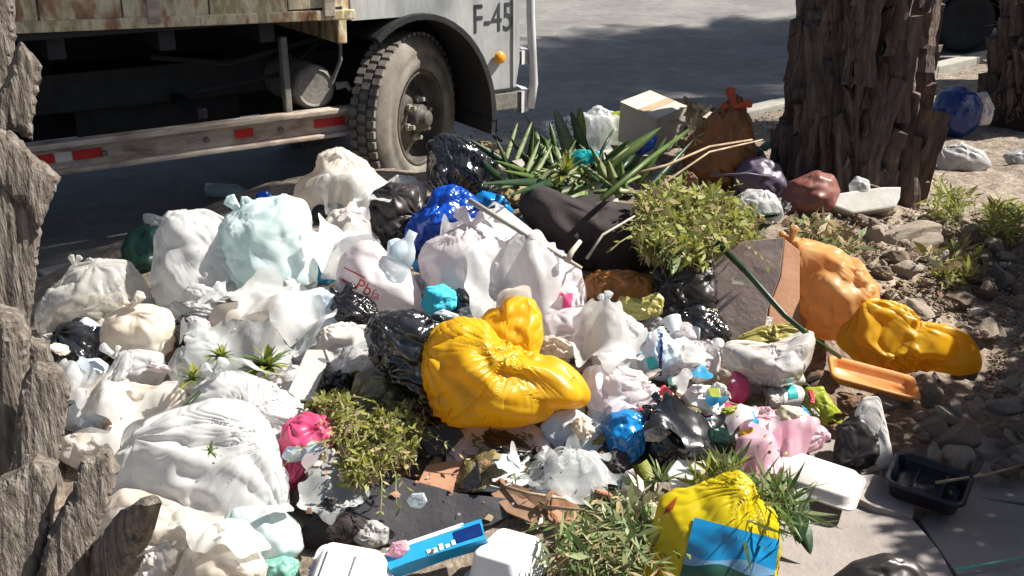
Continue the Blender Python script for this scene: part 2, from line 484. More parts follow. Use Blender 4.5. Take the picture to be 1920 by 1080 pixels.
def normals_of(P, Fc):
    a, b, c = P[Fc[:, 0]], P[Fc[:, 1]], P[Fc[:, 2]]
    fn = np.cross(b - a, c - a)
    n = np.zeros_like(P)
    for k in range(3):
        n += scat(Fc[:, k], fn, len(P))
    n /= np.linalg.norm(n, axis=1)[:, None] + 1e-12
    return n

def radial_of_poly(pts, nb=180):
    """distance from the origin to a (star-shaped) closed outline, per angle"""
    pts = np.array(pts, float)
    out = np.zeros(nb)
    A = pts; B = np.roll(pts, -1, 0)
    for i in range(nb):
        th = 2 * math.pi * i / nb - math.pi
        d = np.array([math.cos(th), math.sin(th)])
        e = B - A
        den = d[0] * e[:, 1] - d[1] * e[:, 0]
        den = np.where(np.abs(den) < 1e-12, 1e-12, den)
        t = (A[:, 0] * e[:, 1] - A[:, 1] * e[:, 0]) / den
        s = (A[:, 0] * d[1] - A[:, 1] * d[0]) / den
        ok = (s >= -1e-6) & (s <= 1 + 1e-6) & (t > 0)
        out[i] = t[ok].max() if ok.any() else 0.01
    return out

def crumple(P0, E, deg, Fc, slack, size, iters=40, maxd=0.05, seed=0, bend=0.12, keep=0.985):
    """lets a film that is longer than its shape buckle into folds"""
    n = len(P0)
    L0 = np.linalg.norm(P0[E[:, 0]] - P0[E[:, 1]], axis=1)
    sv = slack if np.ndim(slack) else np.full(n, slack)
    rest = L0 * (1 + 0.5 * (sv[E[:, 0]] + sv[E[:, 1]]))
    nrm = normals_of(P0, Fc)
    k = 1.0 / size
    amp = 0.35 * maxd
    P = P0 + nrm * (amp * (1.3 * ridged(P0 * k * 1.3 + seed * 5.7, 1) + 0.10 * ridged(P0 * k * 4.2 + seed, 2)))[:, None]
    nbr, msk = _nbr[n]
    rn = [np.linalg.norm(P0[nbr[q]] - P0, axis=1)[:, None] * (1 + 0.5 * (sv[nbr[q]] + sv))[:, None] for q in range(6)]
    dg_ = deg[:, None]
    for it in range(iters):
        acc = 0; lp = 0
        for q in range(6):
            d = P[nbr[q]] - P
            l = np.sqrt(np.einsum('ij,ij->i', d, d))[:, None] + 1e-9
            acc = acc + d * ((0.5 - 0.5 * rn[q] / l) * msk[q])
            lp = lp + d
        P = P + acc / dg_ * 1.6 + (bend / dg_) * lp
        off = P - P0
        ol = np.linalg.norm(off, axis=1) + 1e-9
        f = np.minimum(1.0, maxd / ol) * keep
        P = P0 + off * f[:, None]
    return P

def bag(name, poly, mat, label, cat="bag", T=0.8, slack=0.22, maxd=0.07, knots=(), lift=None, D=None, level=None, seed=None,
        center=None, group=None, parent=None, sink=0.6, bend=0.2, iters=36, squash=1.0, keep=0.985, dd=0.0, pleats=11, rough=0.45, anchors=7, fold=0.075, kamp=1.0):
    if slack > 0.33: fold = fold * 1.5; slack = 0.33; maxd = min(maxd, 0.08)
    if slack < 0.13: fold = fold * 0.4
    """poly: outline in photo pixels; T: depth / smaller half-width; knots: pixels where the neck is gathered"""
    poly = np.array(poly, float)
    if center is None:
        x, y = poly[:, 0], poly[:, 1]
        x1, y1 = np.roll(x, -1), np.roll(y, -1)
        a = (x * y1 - x1 * y); A = a.sum() / 2
        center = (((x + x1) * a).sum() / (6 * A), ((y + y1) * a).sum() / (6 * A))
    cx, cy = center
    w = poly[:, 0].max() - poly[:, 0].min(); h = poly[:, 1].max() - poly[:, 1].min()
    rpx = min(w, h) / 2
    if seed is None: seed = int(cx * 7 + cy * 13) % 997
    if D is None:
        D = 1.9
        while D < 9:
            p = at(cx, cy, D)
            if p.z < heap(p.x, p.y) + sink * (h / 2) * D / FPX * 1.0 + (lift or 0): break
            D += 0.01
    D += dd
    s = D / FPX
    if level is None: level = 7 if max(w, h) > 270 else (6 if max(w, h) > 85 else 5)
    if level == 7: iters = min(iters, 26)
    V, E, Fc, deg = ico(level)
    loc = (poly - np.array([cx, cy])) * s
    loc[:, 1] *= -1
    R = radial_of_poly(loc)
    nb = len(R)
    # soften the outline a little
    for _ in range(3): R = 0.25 * np.roll(R, 1) + 0.5 * R + 0.25 * np.roll(R, -1)
    th = np.arctan2(V[:, 1], V[:, 0])
    f = (th + math.pi) / (2 * math.pi) * nb
    i = np.floor(f).astype(int) % nb; t = f - np.floor(f)
    Rv = R[i] * (1 - t) + R[(i + 1) % nb] * t
    sn = np.sqrt(V[:, 0] ** 2 + V[:, 1] ** 2)
    # ellipse-like mean shape near the poles
    cc = np.cov(loc.T)
    a_ = np.arange(nb) * 2 * math.pi / nb - math.pi
    c2, s2 = (R * np.cos(2 * a_)).mean() * 2, (R * np.sin(2 * a_)).mean() * 2
    Rm = np.maximum(R.mean() + c2 * np.cos(2 * th) + s2 * np.sin(2 * th), R.mean() * 0.5)
    bl = np.clip((sn - 0.05) / 0.75, 0, 1); bl = bl * bl * (3 - 2 * bl)
    Rb = Rv * bl + Rm * (1 - bl)
    # rounder than a sphere: bags are pillowy
    exx = 1.0 / (1.0 + 0.0)
    zz = V[:, 2]
    rT = rpx * s * T
    # thin necks are thin in depth as well
    thin = np.clip(Rv / (R.mean() + 1e-9), 0, 3)
    lowf = fbm(V * 1.4 + seed * 3.3, 2)
    P0 = np.stack([V[:, 0] * Rb, V[:, 1] * Rb, zz * rT * (1 + 0.45 * lowf)], 1)
    size = max(w, h) * s / 2
    sv = np.full(len(V), slack * 0.95) * (1 + 0.9 * np.clip(fbm(V * 2.1 + seed, 2) * 2, -0.8, 1.5))
    sv = np.clip(sv, 0.02, None)
    for kx, ky in knots:
        kp = np.array([(kx - cx) * s, -(ky - cy) * s])
        d2 = np.sqrt(((P0[:, :2] - kp) ** 2).sum(1) + (P0[:, 2] * 0.6) ** 2)
        ang = np.arctan2(P0[:, 1] - kp[1], P0[:, 0] - kp[0])
        fall = np.exp(-d2 / (size * 0.55))
        nn = normals_of(P0, Fc)
        # pleats run out of the knot
        ph = 3 * perlin(np.stack([np.cos(ang) * 3, np.sin(ang) * 3, np.full(len(ang), seed * 1.7)], 1)) + 0.8 * perlin(P0 / size * 2 + seed)
        pleat = np.abs(np.sin(ang * pleats * 0.7 + ph * 9 + P0[:, 2] / size * 5)) * 0.8 + 0.8 * ph * 0.3 - 0.6
        am = size * 0.085 * kamp * fall * np.clip(d2 / (size * 0.25), 0, 1)
        P0 = P0 + nn * (pleat * am)[:, None]
        sv = sv + 0.12 * fall
    # tension folds run out of a few places where the film is pulled or pinched
    rs = np.random.RandomState(seed + 5)
    na = anchors
    disp = np.zeros(len(V))
    for q in range(na):
        a3 = rs.normal(size=3); a3[2] = abs(a3[2]) * 0.5; a3 /= np.linalg.norm(a3)
        t1 = np.cross(a3, [0.3, 0.5, 0.8]); t1 /= np.linalg.norm(t1); t2 = np.cross(a3, t1)
        dd3 = V - a3
        dist = np.linalg.norm(dd3, axis=1)
        ang = np.arctan2(V @ t2, V @ t1)
        fr = rs.randint(6, 12)
        wob = perlin(V * 1.6 + q * 9 + seed) * 1.6
        ph = ang * fr / 1.0 + wob * 2.2 + rs.uniform(0, 6)
        tri = np.abs(((ph / math.pi) % 2.0) - 1.0) * 2 - 1
        am = np.clip(0.5 + 1.6 * perlin(np.stack([np.cos(ang) * 2.2, np.sin(ang) * 2.2, np.full(len(ang), seed * 0.7 + q * 3.1)], 1)), 0, 1.3)
        fall = np.exp(-dist / rs.uniform(0.35, 0.7)) * np.clip(dist / 0.3, 0, 1)
        disp += tri * am * fall
    P0 = P0 + normals_of(P0, Fc) * (disp * fold * size)[:, None]
    P = crumple(P0, E, deg, Fc, sv, size, iters=iters, maxd=maxd * size * 1.6, seed=seed, bend=bend, keep=keep)
    M4 = Matrix(((RIGHT.x, UP.x, -FWD.x, 0), (RIGHT.y, UP.y, -FWD.y, 0), (RIGHT.z, UP.z, -FWD.z, 0), (0, 0, 0, 1)))
    R3 = np.array(M4.to_3x3())
    PWd = P @ R3.T
    o = mesh_obj(name, PWd, Fc, mat, parent)
    o.location = at(cx, cy, D)
    o["_D"] = D
    del o["_D"]
    if label: tag(o, label, cat, group)
    BAGS[o.name] = (cx, cy, D, size, o)
    return o
BAGS = {}
def ears(lab, kx, ky, mat, n=2, L=42, seed=0, name="tied_handle"):
    """loose handle ends sticking out of a knot"""
    par = next(o for o in SC.objects if o.get("label") == lab)
    r = random.Random(seed + int(kx))
    D = (par.location - CAM).dot(FWD) - 0.05
    for i in range(n):
        a = -math.pi / 2 + (i - (n - 1) / 2) * 1.1 + r.uniform(-.35, .35)
        l = L * r.uniform(0.7, 1.2); w = l * r.uniform(0.35, 0.5)
        ca, sa = math.cos(a), math.sin(a)
        P = [(-3, -4), (l * .4, -w * .45), (l * .85, -w * .8), (l, -w * .1), (l * .9, w * .6), (l * .45, w * .4), (-3, 4)]
        o = bag(name, [(kx + x * ca - y * sa, ky + x * sa + y * ca) for x, y in P], mat, None, T=0.35, slack=0.3, D=D - 0.02 * i, level=4, anchors=5, fold=0.12)
        o.parent = par; o.location = o.location - par.location
# ------------------------------------------------------------------ the setting: road, kerb, verge, slabs
def ground_mat(name, stops, rough, scale, bump, speck=None):
    m, nt, out = new_mat(name)
    tc = N(nt, "ShaderNodeTexCoord"); vec = tc.outputs["Object"]
    n1 = N(nt, "ShaderNodeTexNoise", i_Scale=scale, i_Detail=10.0, i_Roughness=0.7)
    nt.links.new(vec, n1.inputs["Vector"])
    c = ramp(nt, n1.outputs[0], stops)
    n2 = N(nt, "ShaderNodeTexNoise", i_Scale=0.9, i_Detail=5.0, i_Roughness=0.6)
    nt.links.new(vec, n2.inputs["Vector"])
    mm = N(nt, "ShaderNodeMapRange"); mm.inputs[1].default_value = 0.3; mm.inputs[2].default_value = 0.7
    mm.inputs[3].default_value = 0.72; mm.inputs[4].default_value = 1.22
    nt.links.new(n2.outputs[0], mm.inputs[0])
    mul = N(nt, "ShaderNodeVectorMath", operation='SCALE')
    nt.links.new(c, mul.inputs[0]); nt.links.new(mm.outputs[0], mul.inputs[3])
    col = mul.outputs[0]
    if speck:
        v = N(nt, "ShaderNodeTexVoronoi", i_Scale=speck[0])
        nt.links.new(vec, v.inputs["Vector"])
        cr = ramp(nt, v.outputs["Color"], [(0.35, (0.75,) * 3), (0.7, (1.25,) * 3)])
        mu = N(nt, "ShaderNodeMix", data_type='RGBA', blend_type='MULTIPLY'); mu.inputs[0].default_value = speck[1]
        nt.links.new(col, mu.inputs[6]); nt.links.new(cr, mu.inputs[7]); col = mu.outputs[2]
    p = N(nt, "ShaderNodeBsdfPrincipled", i_Roughness=rough)
    nt.links.new(col, p.inputs["Base Color"])
    b = noise_bump(nt, vec, 55.0, bump * 0.4, detail=5)
    b = noise_bump(nt, vec, 9.0, bump, detail=6, prev=b)
    nt.links.new(b, p.inputs["Normal"])
    nt.links.new(p.outputs[0], out.inputs[0])
    return m
M['asphalt'] = ground_mat("dusty_asphalt", [(0.3, (0.13, 0.125, 0.118)), (0.7, (0.23, 0.22, 0.205))], 0.8, 6, 0.004, (170, 0.6))
M['soil'] = ground_mat("verge_soil", [(0.3, (0.10, 0.075, 0.058)), (0.5, (0.22, 0.175, 0.135)), (0.7, (0.36, 0.30, 0.24))], 0.95, 9, 0.02, (60, 0.8))
M['kerb'] = ground_mat("kerb_concrete", [(0.3, (0.30, 0.285, 0.25)), (0.7, (0.42, 0.40, 0.35))], 0.85, 7, 0.004)
M['pave'] = ground_mat("far_pavement", [(0.3, (0.26, 0.25, 0.22)), (0.7, (0.38, 0.36, 0.32))], 0.85, 7, 0.004)

tag(mesh_obj("road", [(-120, -20, 0), (140, -20, 0), (140, 240, 0), (-120, 240, 0)], [(0, 1, 2, 3)], M['asphalt'], smooth=False), kind="structure")

# verge: soil heaped under the rubbish
gx = np.concatenate([np.arange(-5.0, -3.0, 0.2), np.arange(-3.0, 3.4, 0.045), np.arange(3.4, 14.0, 0.25)])
gy = np.concatenate([np.arange(-4, 1.2, 0.2), np.arange(1.2, 8.4, 0.045), np.arange(8.4, 18, 0.25)])
X, Y = np.meshgrid(gx, gy)
P = np.stack([X.ravel(), Y.ravel(), np.zeros(X.size)], 1)
fine = fbm(P * 3.1, 3) * 0.035 + ridged(P * 9.0, 3) * 0.012 + fbm(P * 22, 2) * 0.008
Z = np.array([heap(a, b) for a, b in P[:, :2]]) + fine - 0.02
# the paved corner stays smooth
near = np.clip((P[:, 0] - 0.55) / 0.25, 0, 1) * np.clip((3.55 - P[:, 1]) / 0.35, 0, 1)
Z = Z * (1 - near) + (0.055) * near
ks = np.array([kerb_s(a, b) for a, b in P[:, :2]])
keep = ks < -0.14
V = []; idm = {}
ny, nx = X.shape; VGX, VGY, VZ = gx, gy, Z
Fc = []
kk = keep.reshape(ny, nx)
used = {}
def vid(j, i):
    k = j * nx + i
    if k not in used:
        used[k] = len(V); V.append((P[k, 0], P[k, 1], Z[k]))
    return used[k]
for j in range(ny - 1):
    for i in range(nx - 1):
        if kk[j, i] and kk[j, i + 1] and kk[j + 1, i] and kk[j + 1, i + 1]:
            Fc.append((vid(j, i), vid(j, i + 1), vid(j + 1, i + 1), vid(j + 1, i)))
verge = tag(mesh_obj("verge_ground", V, Fc, M['soil']), kind="structure")

# kerb of single stones
kerb = tag(empty("kerb", (0, 0, 0)), kind="structure")
kerb["label"] = "pale concrete kerb between the verge and the road"
rnd = random.Random(4)
kl = 0.8
for i in range(-3, 16):
    bm = bmesh.new()
    c = KERB0 + ROADDIR * (i * (kl + 0.012)) + KN * (-0.075) + Vector((0, 0, 0.055 + rnd.uniform(-.006, .006)))
    Mx = Matrix.Translation(c) @ Matrix.Rotation(math.radians(42) + rnd.uniform(-.008, .008), 4, 'Z')
    add_box(bm, (0, 0, 0), (kl, 0.15, 0.13), Mx)
    bm_obj("kerb_stone", bm, M['kerb'], kerb, bevel=0.012)

# far side of the road: raised pavement with its kerb
def strip(name, y0, y1, z, x0, x1, mat):
    bm = bmesh.new()
    add_box(bm, ((x0 + x1) / 2, (y0 + y1) / 2, z / 2), (x1 - x0, y1 - y0, z))
    return tag(bm_obj(name, bm, mat), kind="structure")
strip("far_pavement", 22, 30, 0.13, -40, 60, M['pave'])

# broken paving slabs at the lower right
def ground_poly(name, poly, z, thick, mat, parent=None, tilt=(0, 0), **k):
    cx = sum(p[0] for p in poly) / len(poly); cy = sum(p[1] for p in poly) / len(poly)
    return panel(name, poly, at_z(cx, cy, z), (tilt[0], tilt[1], 1), thick, mat, parent, bevel=0.004, **k)
paving = tag(empty("broken_paving", at_z(1600, 980, 0.07)), kind="structure")
paving["label"] = "broken pinkish paving slabs at the foot of the heap"
def slab(*a, **k):
    o = ground_poly(*a, **k)
    o.parent = paving
    o.matrix_parent_inverse = paving.matrix_basis.inverted()
    return o
bpy.context.view_layer.update()
slab("paving_slab", [(1405, 925), (1580, 900), (1705, 965), (1760, 1030), (1800, 1100), (1380, 1105), (1400, 1010)], 0.115, 0.05, M['slab'])
slab("paving_slab", [(1575, 893), (1645, 888), (1690, 925), (1718, 935), (1712, 968), (1640, 950), (1590, 925)], 0.135, 0.04, M['slab'], tilt=(0.06, -0.04))
slab("paving_slab", [(1725, 975), (1820, 930), (1990, 960), (2080, 1110), (1815, 1110)], 0.10, 0.05, M['slab'], tilt=(-0.01, 0.01))
slab("paving_slab", [(1660, 860), (1760, 800), (1900, 830), (2000, 950), (1850, 935), (1740, 930)], 0.085, 0.05, M['slab'], tilt=(0.01, 0))
slab("paving_slab", [(1420, 800), (1560, 770), (1650, 880), (1570, 900), (1400, 915)], 0.10, 0.04, M['slab'], tilt=(0.0, 0.02))

# ------------------------------------------------------------------ palms
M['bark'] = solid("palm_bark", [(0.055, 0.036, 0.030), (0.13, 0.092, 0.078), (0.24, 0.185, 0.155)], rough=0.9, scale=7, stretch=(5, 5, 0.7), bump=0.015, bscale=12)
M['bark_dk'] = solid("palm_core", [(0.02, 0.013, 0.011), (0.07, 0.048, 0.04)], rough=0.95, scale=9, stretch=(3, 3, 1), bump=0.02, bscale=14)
M['bark_grey'] = solid("weathered_palm_wood", [(0.05, 0.038, 0.030), (0.15, 0.125, 0.105), (0.28, 0.25, 0.215)], rough=0.9, scale=8, stretch=(8, 8, 0.9), bump=0.012, bscale=14)
M['fibre'] = solid("torn_palm_fibre", [(0.16, 0.115, 0.07), (0.36, 0.29, 0.20)], rough=0.9, scale=30, bump=0)
M['frond'] = solid("palm_frond", [(0.04, 0.07, 0.02), (0.08, 0.12, 0.035)], rough=0.5, bump=0, trans=0.2)

def boot_mesh(name, w, L, t, mat, rnd, cut=0.25, seed=0):
    """one cut leaf base: wide and thick below, ridged, ragged at the top; grows along +z, faces +y"""
    nu, nv = 9, 12
    V, Fc = [], []
    prof = []
    skew = rnd.uniform(-0.25, 0.25)
    for side in (1, 0):
        for j in range(nv + 1):
            v = j / nv
            ww = w * (1.0 - 0.50 * v ** 1.3) * (1 + 0.06 * math.sin(v * 14 + seed))
            th = t * (1.0 - 0.55 * v)
            for i in range(nu + 1):
                u = i / nu * 2 - 1
                x = u * ww / 2 + skew * w * v * 0.5
                bulge = math.sqrt(max(0, 1 - (abs(u) ** 2.6))) * 0.7 + 0.3
                y = th * bulge if side else -th * 0.35
                z = L * v
                if j == nv: z += (rnd.uniform(-0.3, 0.3) * cut * L + u * skew * L * 0.5)
                if j == nv - 1: z += rnd.uniform(-0.1, 0.1) * cut * L
                rid = 0.020 * math.sin(u * 6 + seed) * (w / 0.12) + rnd.uniform(-0.004, 0.004)
                V.append((x + rnd.uniform(-0.003, 0.003), y + (rid if side else 0) + v * v * L * 0.10, z))
    s = (nu + 1) * (nv + 1)
    for j in range(nv):
        for i in range(nu):
            a = j * (nu + 1) + i
            Fc.append((a, a + 1, a + nu + 2, a + nu + 1)[::-1])
            Fc.append((a + s, a + s + 1, a + s + nu + 2, a + s + nu + 1))
    for j in range(nv):
        for i in (0, nu):
            a = j * (nu + 1) + i; b = a + nu + 1
            Fc.append((a, b, b + s, a + s) if i == 0 else (a, a + s, b + s, b))
    for i in range(nu):
        for j in (0, nv):
            a = j * (nu + 1) + i
            Fc.append((a, a + s, a + s + 1, a + 1) if j else (a, a + 1, a + s + 1, a + s))
    me = bpy.data.meshes.new(name)
    me.from_pydata(V, [], Fc)
    me.polygons.foreach_set("use_smooth", [i % 2 == 1 for i in range(len(me.polygons))])
    me.materials.append(mat)
    return me

def palm(loc, r0, r1, height, label, mat, seed, boots_to=2.2, bw=0.15, bl=0.34, bt=0.06, crown=None, group="palm trunks along the verge", lean=(0, 0)):
    rnd = random.Random(seed)
    root = empty("palm_tree", loc, 0, label, "palm tree", group)
    prof = []
    nz = 40
    V, Fc = [], []
    seg = 28
    for j in range(nz + 1):
        z = -0.15 + (height + 0.15) * (j / nz) ** 1.25
        rr = r1 + (r0 - r1) * math.exp(-max(0, z) / 0.45)
        for k in range(seg):
            a = 2 * math.pi * k / seg
            q = rr * (1 + 0.10 * math.sin(k * 3 + j * 1.7) * 0.5 + rnd.uniform(-0.04, 0.04)) - 0.03
            V.append((q * math.cos(a) + lean[0] * z, q * math.sin(a) + lean[1] * z, z))
    for j in range(nz):
        for k in range(seg):
            Fc.append((j * seg + k, j * seg + (k + 1) % seg, (j + 1) * seg + (k + 1) % seg, (j + 1) * seg + k))
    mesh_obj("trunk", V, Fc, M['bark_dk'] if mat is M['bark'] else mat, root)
    protos = [boot_mesh("leaf_base", bw * rnd.uniform(0.8, 1.3), bl * rnd.uniform(0.7, 1.3), bt * rnd.uniform(0.8, 1.25), mat, rnd, seed=i, cut=rnd.choice([0.1, 0.18, 0.28])) for i in range(12)]
    z = -0.08; k = 0; ang = rnd.uniform(0, 6)
    n = 0
    while z < boots_to and n < 290:
        rr = r1 + (r0 - r1) * math.exp(-max(0, z) / 0.45)
        ang += 2.39996
        z += 0.0125 * (0.15 / bw) * (0.42 / rr)
        o = bpy.data.objects.new("leaf_base", rnd.choice(protos))
        COL.objects.link(o); o.parent = root
        o.location = ((rr - 0.085) * math.cos(ang) + lean[0] * z, (rr - 0.085) * math.sin(ang) + lean[1] * z, z + rnd.uniform(-.03, .03))
        tilt = -rnd.uniform(-0.05, 0.10) - 0.12 * math.exp(-max(0, z) / 0.3)
        o.rotation_euler = (Matrix.Rotation(ang - math.pi / 2, 4, 'Z') @ Matrix.Rotation(tilt, 4, 'X') @ Matrix.Rotation(rnd.uniform(-0.22, 0.22), 4, 'Y')).to_euler()
        s = rnd.uniform(0.8, 1.15)
        o.scale = (s, s * 1.25, s * rnd.uniform(0.8, 1.05))
        n += 1
    # loose fibres
    bm = bmesh.new()
    for i in range(420):
        a = rnd.uniform(0, 6.283); z = rnd.uniform(0, min(height, 1.8))
        rr = r1 + (r0 - r1) * math.exp(-z / 0.45) + rnd.uniform(-0.01, 0.05)
        p = Vector((rr * math.cos(a) + lean[0] * z, rr * math.sin(a) + lean[1] * z, z))
        d = Vector((math.cos(a) * rnd.uniform(.1, .6), math.sin(a) * rnd.uniform(.1, .6), rnd.uniform(-0.3, 1))).normalized() * rnd.uniform(0.03, 0.12)
        add_tube(bm, [p, p + d * 0.5, p + d + Vector((rnd.uniform(-.015, .015), 0, -0.01))], [0.003, 0.002, 0.0008], 3, False)
    fb = bm_obj("fibre", bm, M['fibre'], root)
    fb["kind"] = "stuff"
    if crown:
        bm = bmesh.new()
        nf, fl = crown
        for i in range(nf):
            a = i * 2.39996 + rnd.uniform(-.2, .2)
            el = rnd.uniform(-0.4, 1.2)
            L = fl * rnd.uniform(0.8, 1.1)
            prev = Vector((lean[0] * height, lean[1] * height, height)); dirv = Vector((math.cos(a) * math.cos(el), math.sin(a) * math.cos(el), math.sin(el)))
            steps = 14
            for sidx in range(steps):
                nxt = prev + dirv * (L / steps)
                side = dirv.cross(Vector((0, 0, 1))).normalized()
                tt = (sidx + 0.5) / steps
                ll = 0.42 * math.sin(math.pi * min(1, tt * 0.9 + 0.12)) + 0.05
                for sg in (-1, 1):
                    for q in (0.0, 0.33, 0.66):
                        b0 = prev.lerp(nxt, q)
                        tip = b0 + (side * sg * ll + dirv * ll * 0.6 + Vector((0, 0, -0.12 * ll - 0.05)))
                        wv = dirv * 0.018
                        vs = [bm.verts.new(b0 - wv), bm.verts.new(b0 + wv), bm.verts.new(tip)]
                        bm.faces.new(vs)
                dirv = (dirv + Vector((0, 0, -0.11))).normalized()
                prev = nxt
        bm_obj("crown", bm, M['frond'], root)
    return root
main_palm = palm((1.70, 4.98, 0.16), 0.265, 0.185, 5.7, "big rough brown palm trunk rising from the rubble behind the heap", M['bark'], 11, boots_to=2.3, bw=0.27, bl=0.36, bt=0.11, crown=(80, 2.0))
palm((3.90, 7.35, 0.12), 0.44, 0.37, 8.5, "dark shaded palm trunk beside the blue ball", M['bark'], 5, boots_to=2.2, bw=0.16, bl=0.34, crown=(50, 2.3))
# further palms of the row, beyond the right edge of the picture; their crowns shade the road
for (x, y, h, s) in ((7.2, 10.9, 6.6, 21), (9.4, 13.4, 6.2, 23), (6.2, 9.1, 7.4, 27), (8.6, 12.5, 7.0, 29)):
    palm((x, y, 0.1), 0.45, 0.36, h, "palm of the same row standing further along the verge", M['bark'], s, boots_to=0.9, crown=(72, 2.3))

# the near palm at the left edge: a core with its own cut leaf bases
near_palm = empty("palm_tree", (-1.66, 2.38, 0.08), 0, "weathered grey palm trunk with cut leaf bases at the left edge", "palm tree", "palm trunks along the verge")
V, Fc = [], []
seg = 30; rnd = random.Random(3)
for j in range(41):
    z = -0.1 + j * 0.1
    rr = 0.32 + 0.08 * math.exp(-max(z, 0) / 0.4)
    for k in range(seg):
        a = 2 * math.pi * k / seg
        q = rr + rnd.uniform(-.018, .018)
        V.append((q * math.cos(a), q * math.sin(a), z))
for j in range(40):
    for k in range(seg):
        Fc.append((j * seg + k, j * seg + (k + 1) % seg, (j + 1) * seg + (k + 1) % seg, (j + 1) * seg + k))
mesh_obj("trunk", V, Fc, M['bark_grey'], near_palm)
bpy.context.view_layer.update()
from mathutils.geometry import delaunay_2d_cdt
def chunk(poly, D, nrm=(0.35, -0.9, 0.15), thick=0.07, name="leaf_base", mat=None, parent=near_palm, seed=0, warp=0.012, step=9.0):
    """a cut leaf base: outline given in photo pixels at depth D, fibrous relief, ragged rim, real thickness"""
    rr = np.random.RandomState(seed + 100)
    pts = []
    for i in range(len(poly)):
        a, b = np.array(poly[i], float), np.array(poly[(i + 1) % len(poly)], float)
        L = np.linalg.norm(b - a); n = max(1, int(L / 9))
        for k in range(n):
            pts.append(a + (b - a) * k / n + rr.normal(size=2) * 1.6)
    nb = len(pts)
    pp = np.array(pts)
    def ins(x, y):
        X0, Y0 = pp[:, 0], pp[:, 1]; X1, Y1 = np.roll(X0, -1), np.roll(Y0, -1)
        c = ((Y0 > y) != (Y1 > y)) & (x < (X1 - X0) * (y - Y0) / (Y1 - Y0 + 1e-9) + X0)
        return c.sum() % 2 == 1
    for y in np.arange(pp[:, 1].min(), pp[:, 1].max(), step):
        for x in np.arange(pp[:, 0].min(), pp[:, 0].max(), step * 0.7):
            q = (x + rr.uniform(-2, 2), y + rr.uniform(-2, 2))
            if ins(*q) and np.min(np.hypot(pp[:, 0] - q[0], pp[:, 1] - q[1])) > 4: pts.append(np.array(q))
    vs, es, fs, ov, oe, of = delaunay_2d_cdt([Vector(p) for p in pts], [(i, (i + 1) % nb) for i in range(nb)], [], 1, 1e-4)
    vs = np.array([v[:] for v in vs])
    cx, cy = pp.mean(0)
    nrm = Vector(nrm).normalized(); c = at(cx, cy, D)
    axis = Vector((0.12, 0.1, 1)).normalized()
    side = axis.cross(nrm).normalized()
    W3 = []
    for x, y in vs:
        r = ray(x, y); t = (c - CAM).dot(nrm) / r.dot(nrm)
        W3.append(CAM + r * t - c)
    A = np.array([w[:] for w in W3])
    u = A @ np.array(side[:]); v = A @ np.array(axis[:])
    Q = np.stack([u * 34, v * 3.0, np.full(len(u), seed * 3.7)], 1)
    edge = np.array([np.min(np.hypot(pp[:, 0] - x, pp[:, 1] - y)) for x, y in vs])
    rel = ridged(Q, 2) * 0.0055 + ridged(Q * 2.7, 2) * 0.002 + fbm(np.stack([u * 5, v * 3, np.full(len(u), seed)], 1), 1) * 0.014 - 0.018 * np.exp(-edge / 7.0)
    n = len(W3)
    V = [w + nrm * float(d) for w, d in zip(W3, rel)] + [w - nrm * thick for w in W3]
    Fc = [tuple(f) for f in fs]
    cnt = {}
    for f in Fc:
        for i in range(len(f)):
            e = (f[i], f[(i + 1) % len(f)]); cnt[e] = cnt.get(e, 0) + 1
    rim = [e for e in cnt if (e[1], e[0]) not in cnt]
    Fc = Fc + [tuple(i + n for i in f)[::-1] for f in Fc] + [(a_, a_ + n, b_ + n, b_) for a_, b_ in rim]
    o = mesh_obj(name, V, Fc, mat or M['bark_grey'], None, smooth=False)
    bm = bmesh.new(); bm.from_mesh(o.data); bmesh.ops.recalc_face_normals(bm, faces=bm.faces); bm.to_mesh(o.data); bm.free()
    o.location = c
    if parent:
        o.parent = parent; o.matrix_parent_inverse = parent.matrix_basis.inverted()
    return o
chunk([(-60, -60), (25, -70), (24, 60), (20, 150), (8, 270), (-60, 300)], 2.30, seed=1)
chunk([(38, 77), (82, 124), (66, 210), (60, 264), (20, 242), (-10, 300), (-30, 240), (14, 150), (30, 110)], 2.24, (0.5, -0.85, 0.1), 0.06, seed=2)
chunk([(-50, 230), (20, 245), (58, 285), (113, 330), (98, 375), (70, 440), (50, 400), (0, 345), (-50, 320)], 2.16, (0.4, -0.9, 0.25), 0.08, seed=3)
chunk([(-60, 330), (10, 345), (60, 385), (78, 440), (64, 560), (52, 640), (40, 700), (-60, 680)], 2.20, (0.45, -0.9, 0.1), 0.06, seed=4)
chunk([(-60, 560), (30, 600), (50, 640), (46, 740), (30, 860), (8, 905), (-60, 900)], 2.12, (0.3, -0.95, 0.1), 0.07, seed=5)
chunk([(46, 715), (70, 690), (118, 700), (134, 728), (124, 790), (112, 870), (90, 905), (20, 900), (30, 800)], 2.06, (0.45, -0.9, 0.2), 0.07, seed=6)
chunk([(55, 640), (90, 650), (100, 700), (60, 720), (38, 700)], 2.20, (0.35, -0.9, 0.2), 0.06, seed=7)
chunk([(-60, 930), (10, 900), (60, 865), (102, 880), (98, 930), (90, 1000), (70, 1110), (-60, 1110)], 1.98, (0.3, -0.9, 0.3), 0.08, seed=8)
chunk([(150, 862), (205, 852), (222, 885), (205, 950), (178, 1010), (150, 1110), (60, 1110), (90, 1010), (135, 930)], 1.98, (0.35, -0.9, 0.25), 0.06, seed=9)
chunk([(250, 938), (264, 950), (260, 985), (238, 1040), (215, 1110), (120, 1110), (165, 1020), (215, 965)], 1.93, (-0.75, -0.6, 0.1), 0.035, seed=10)

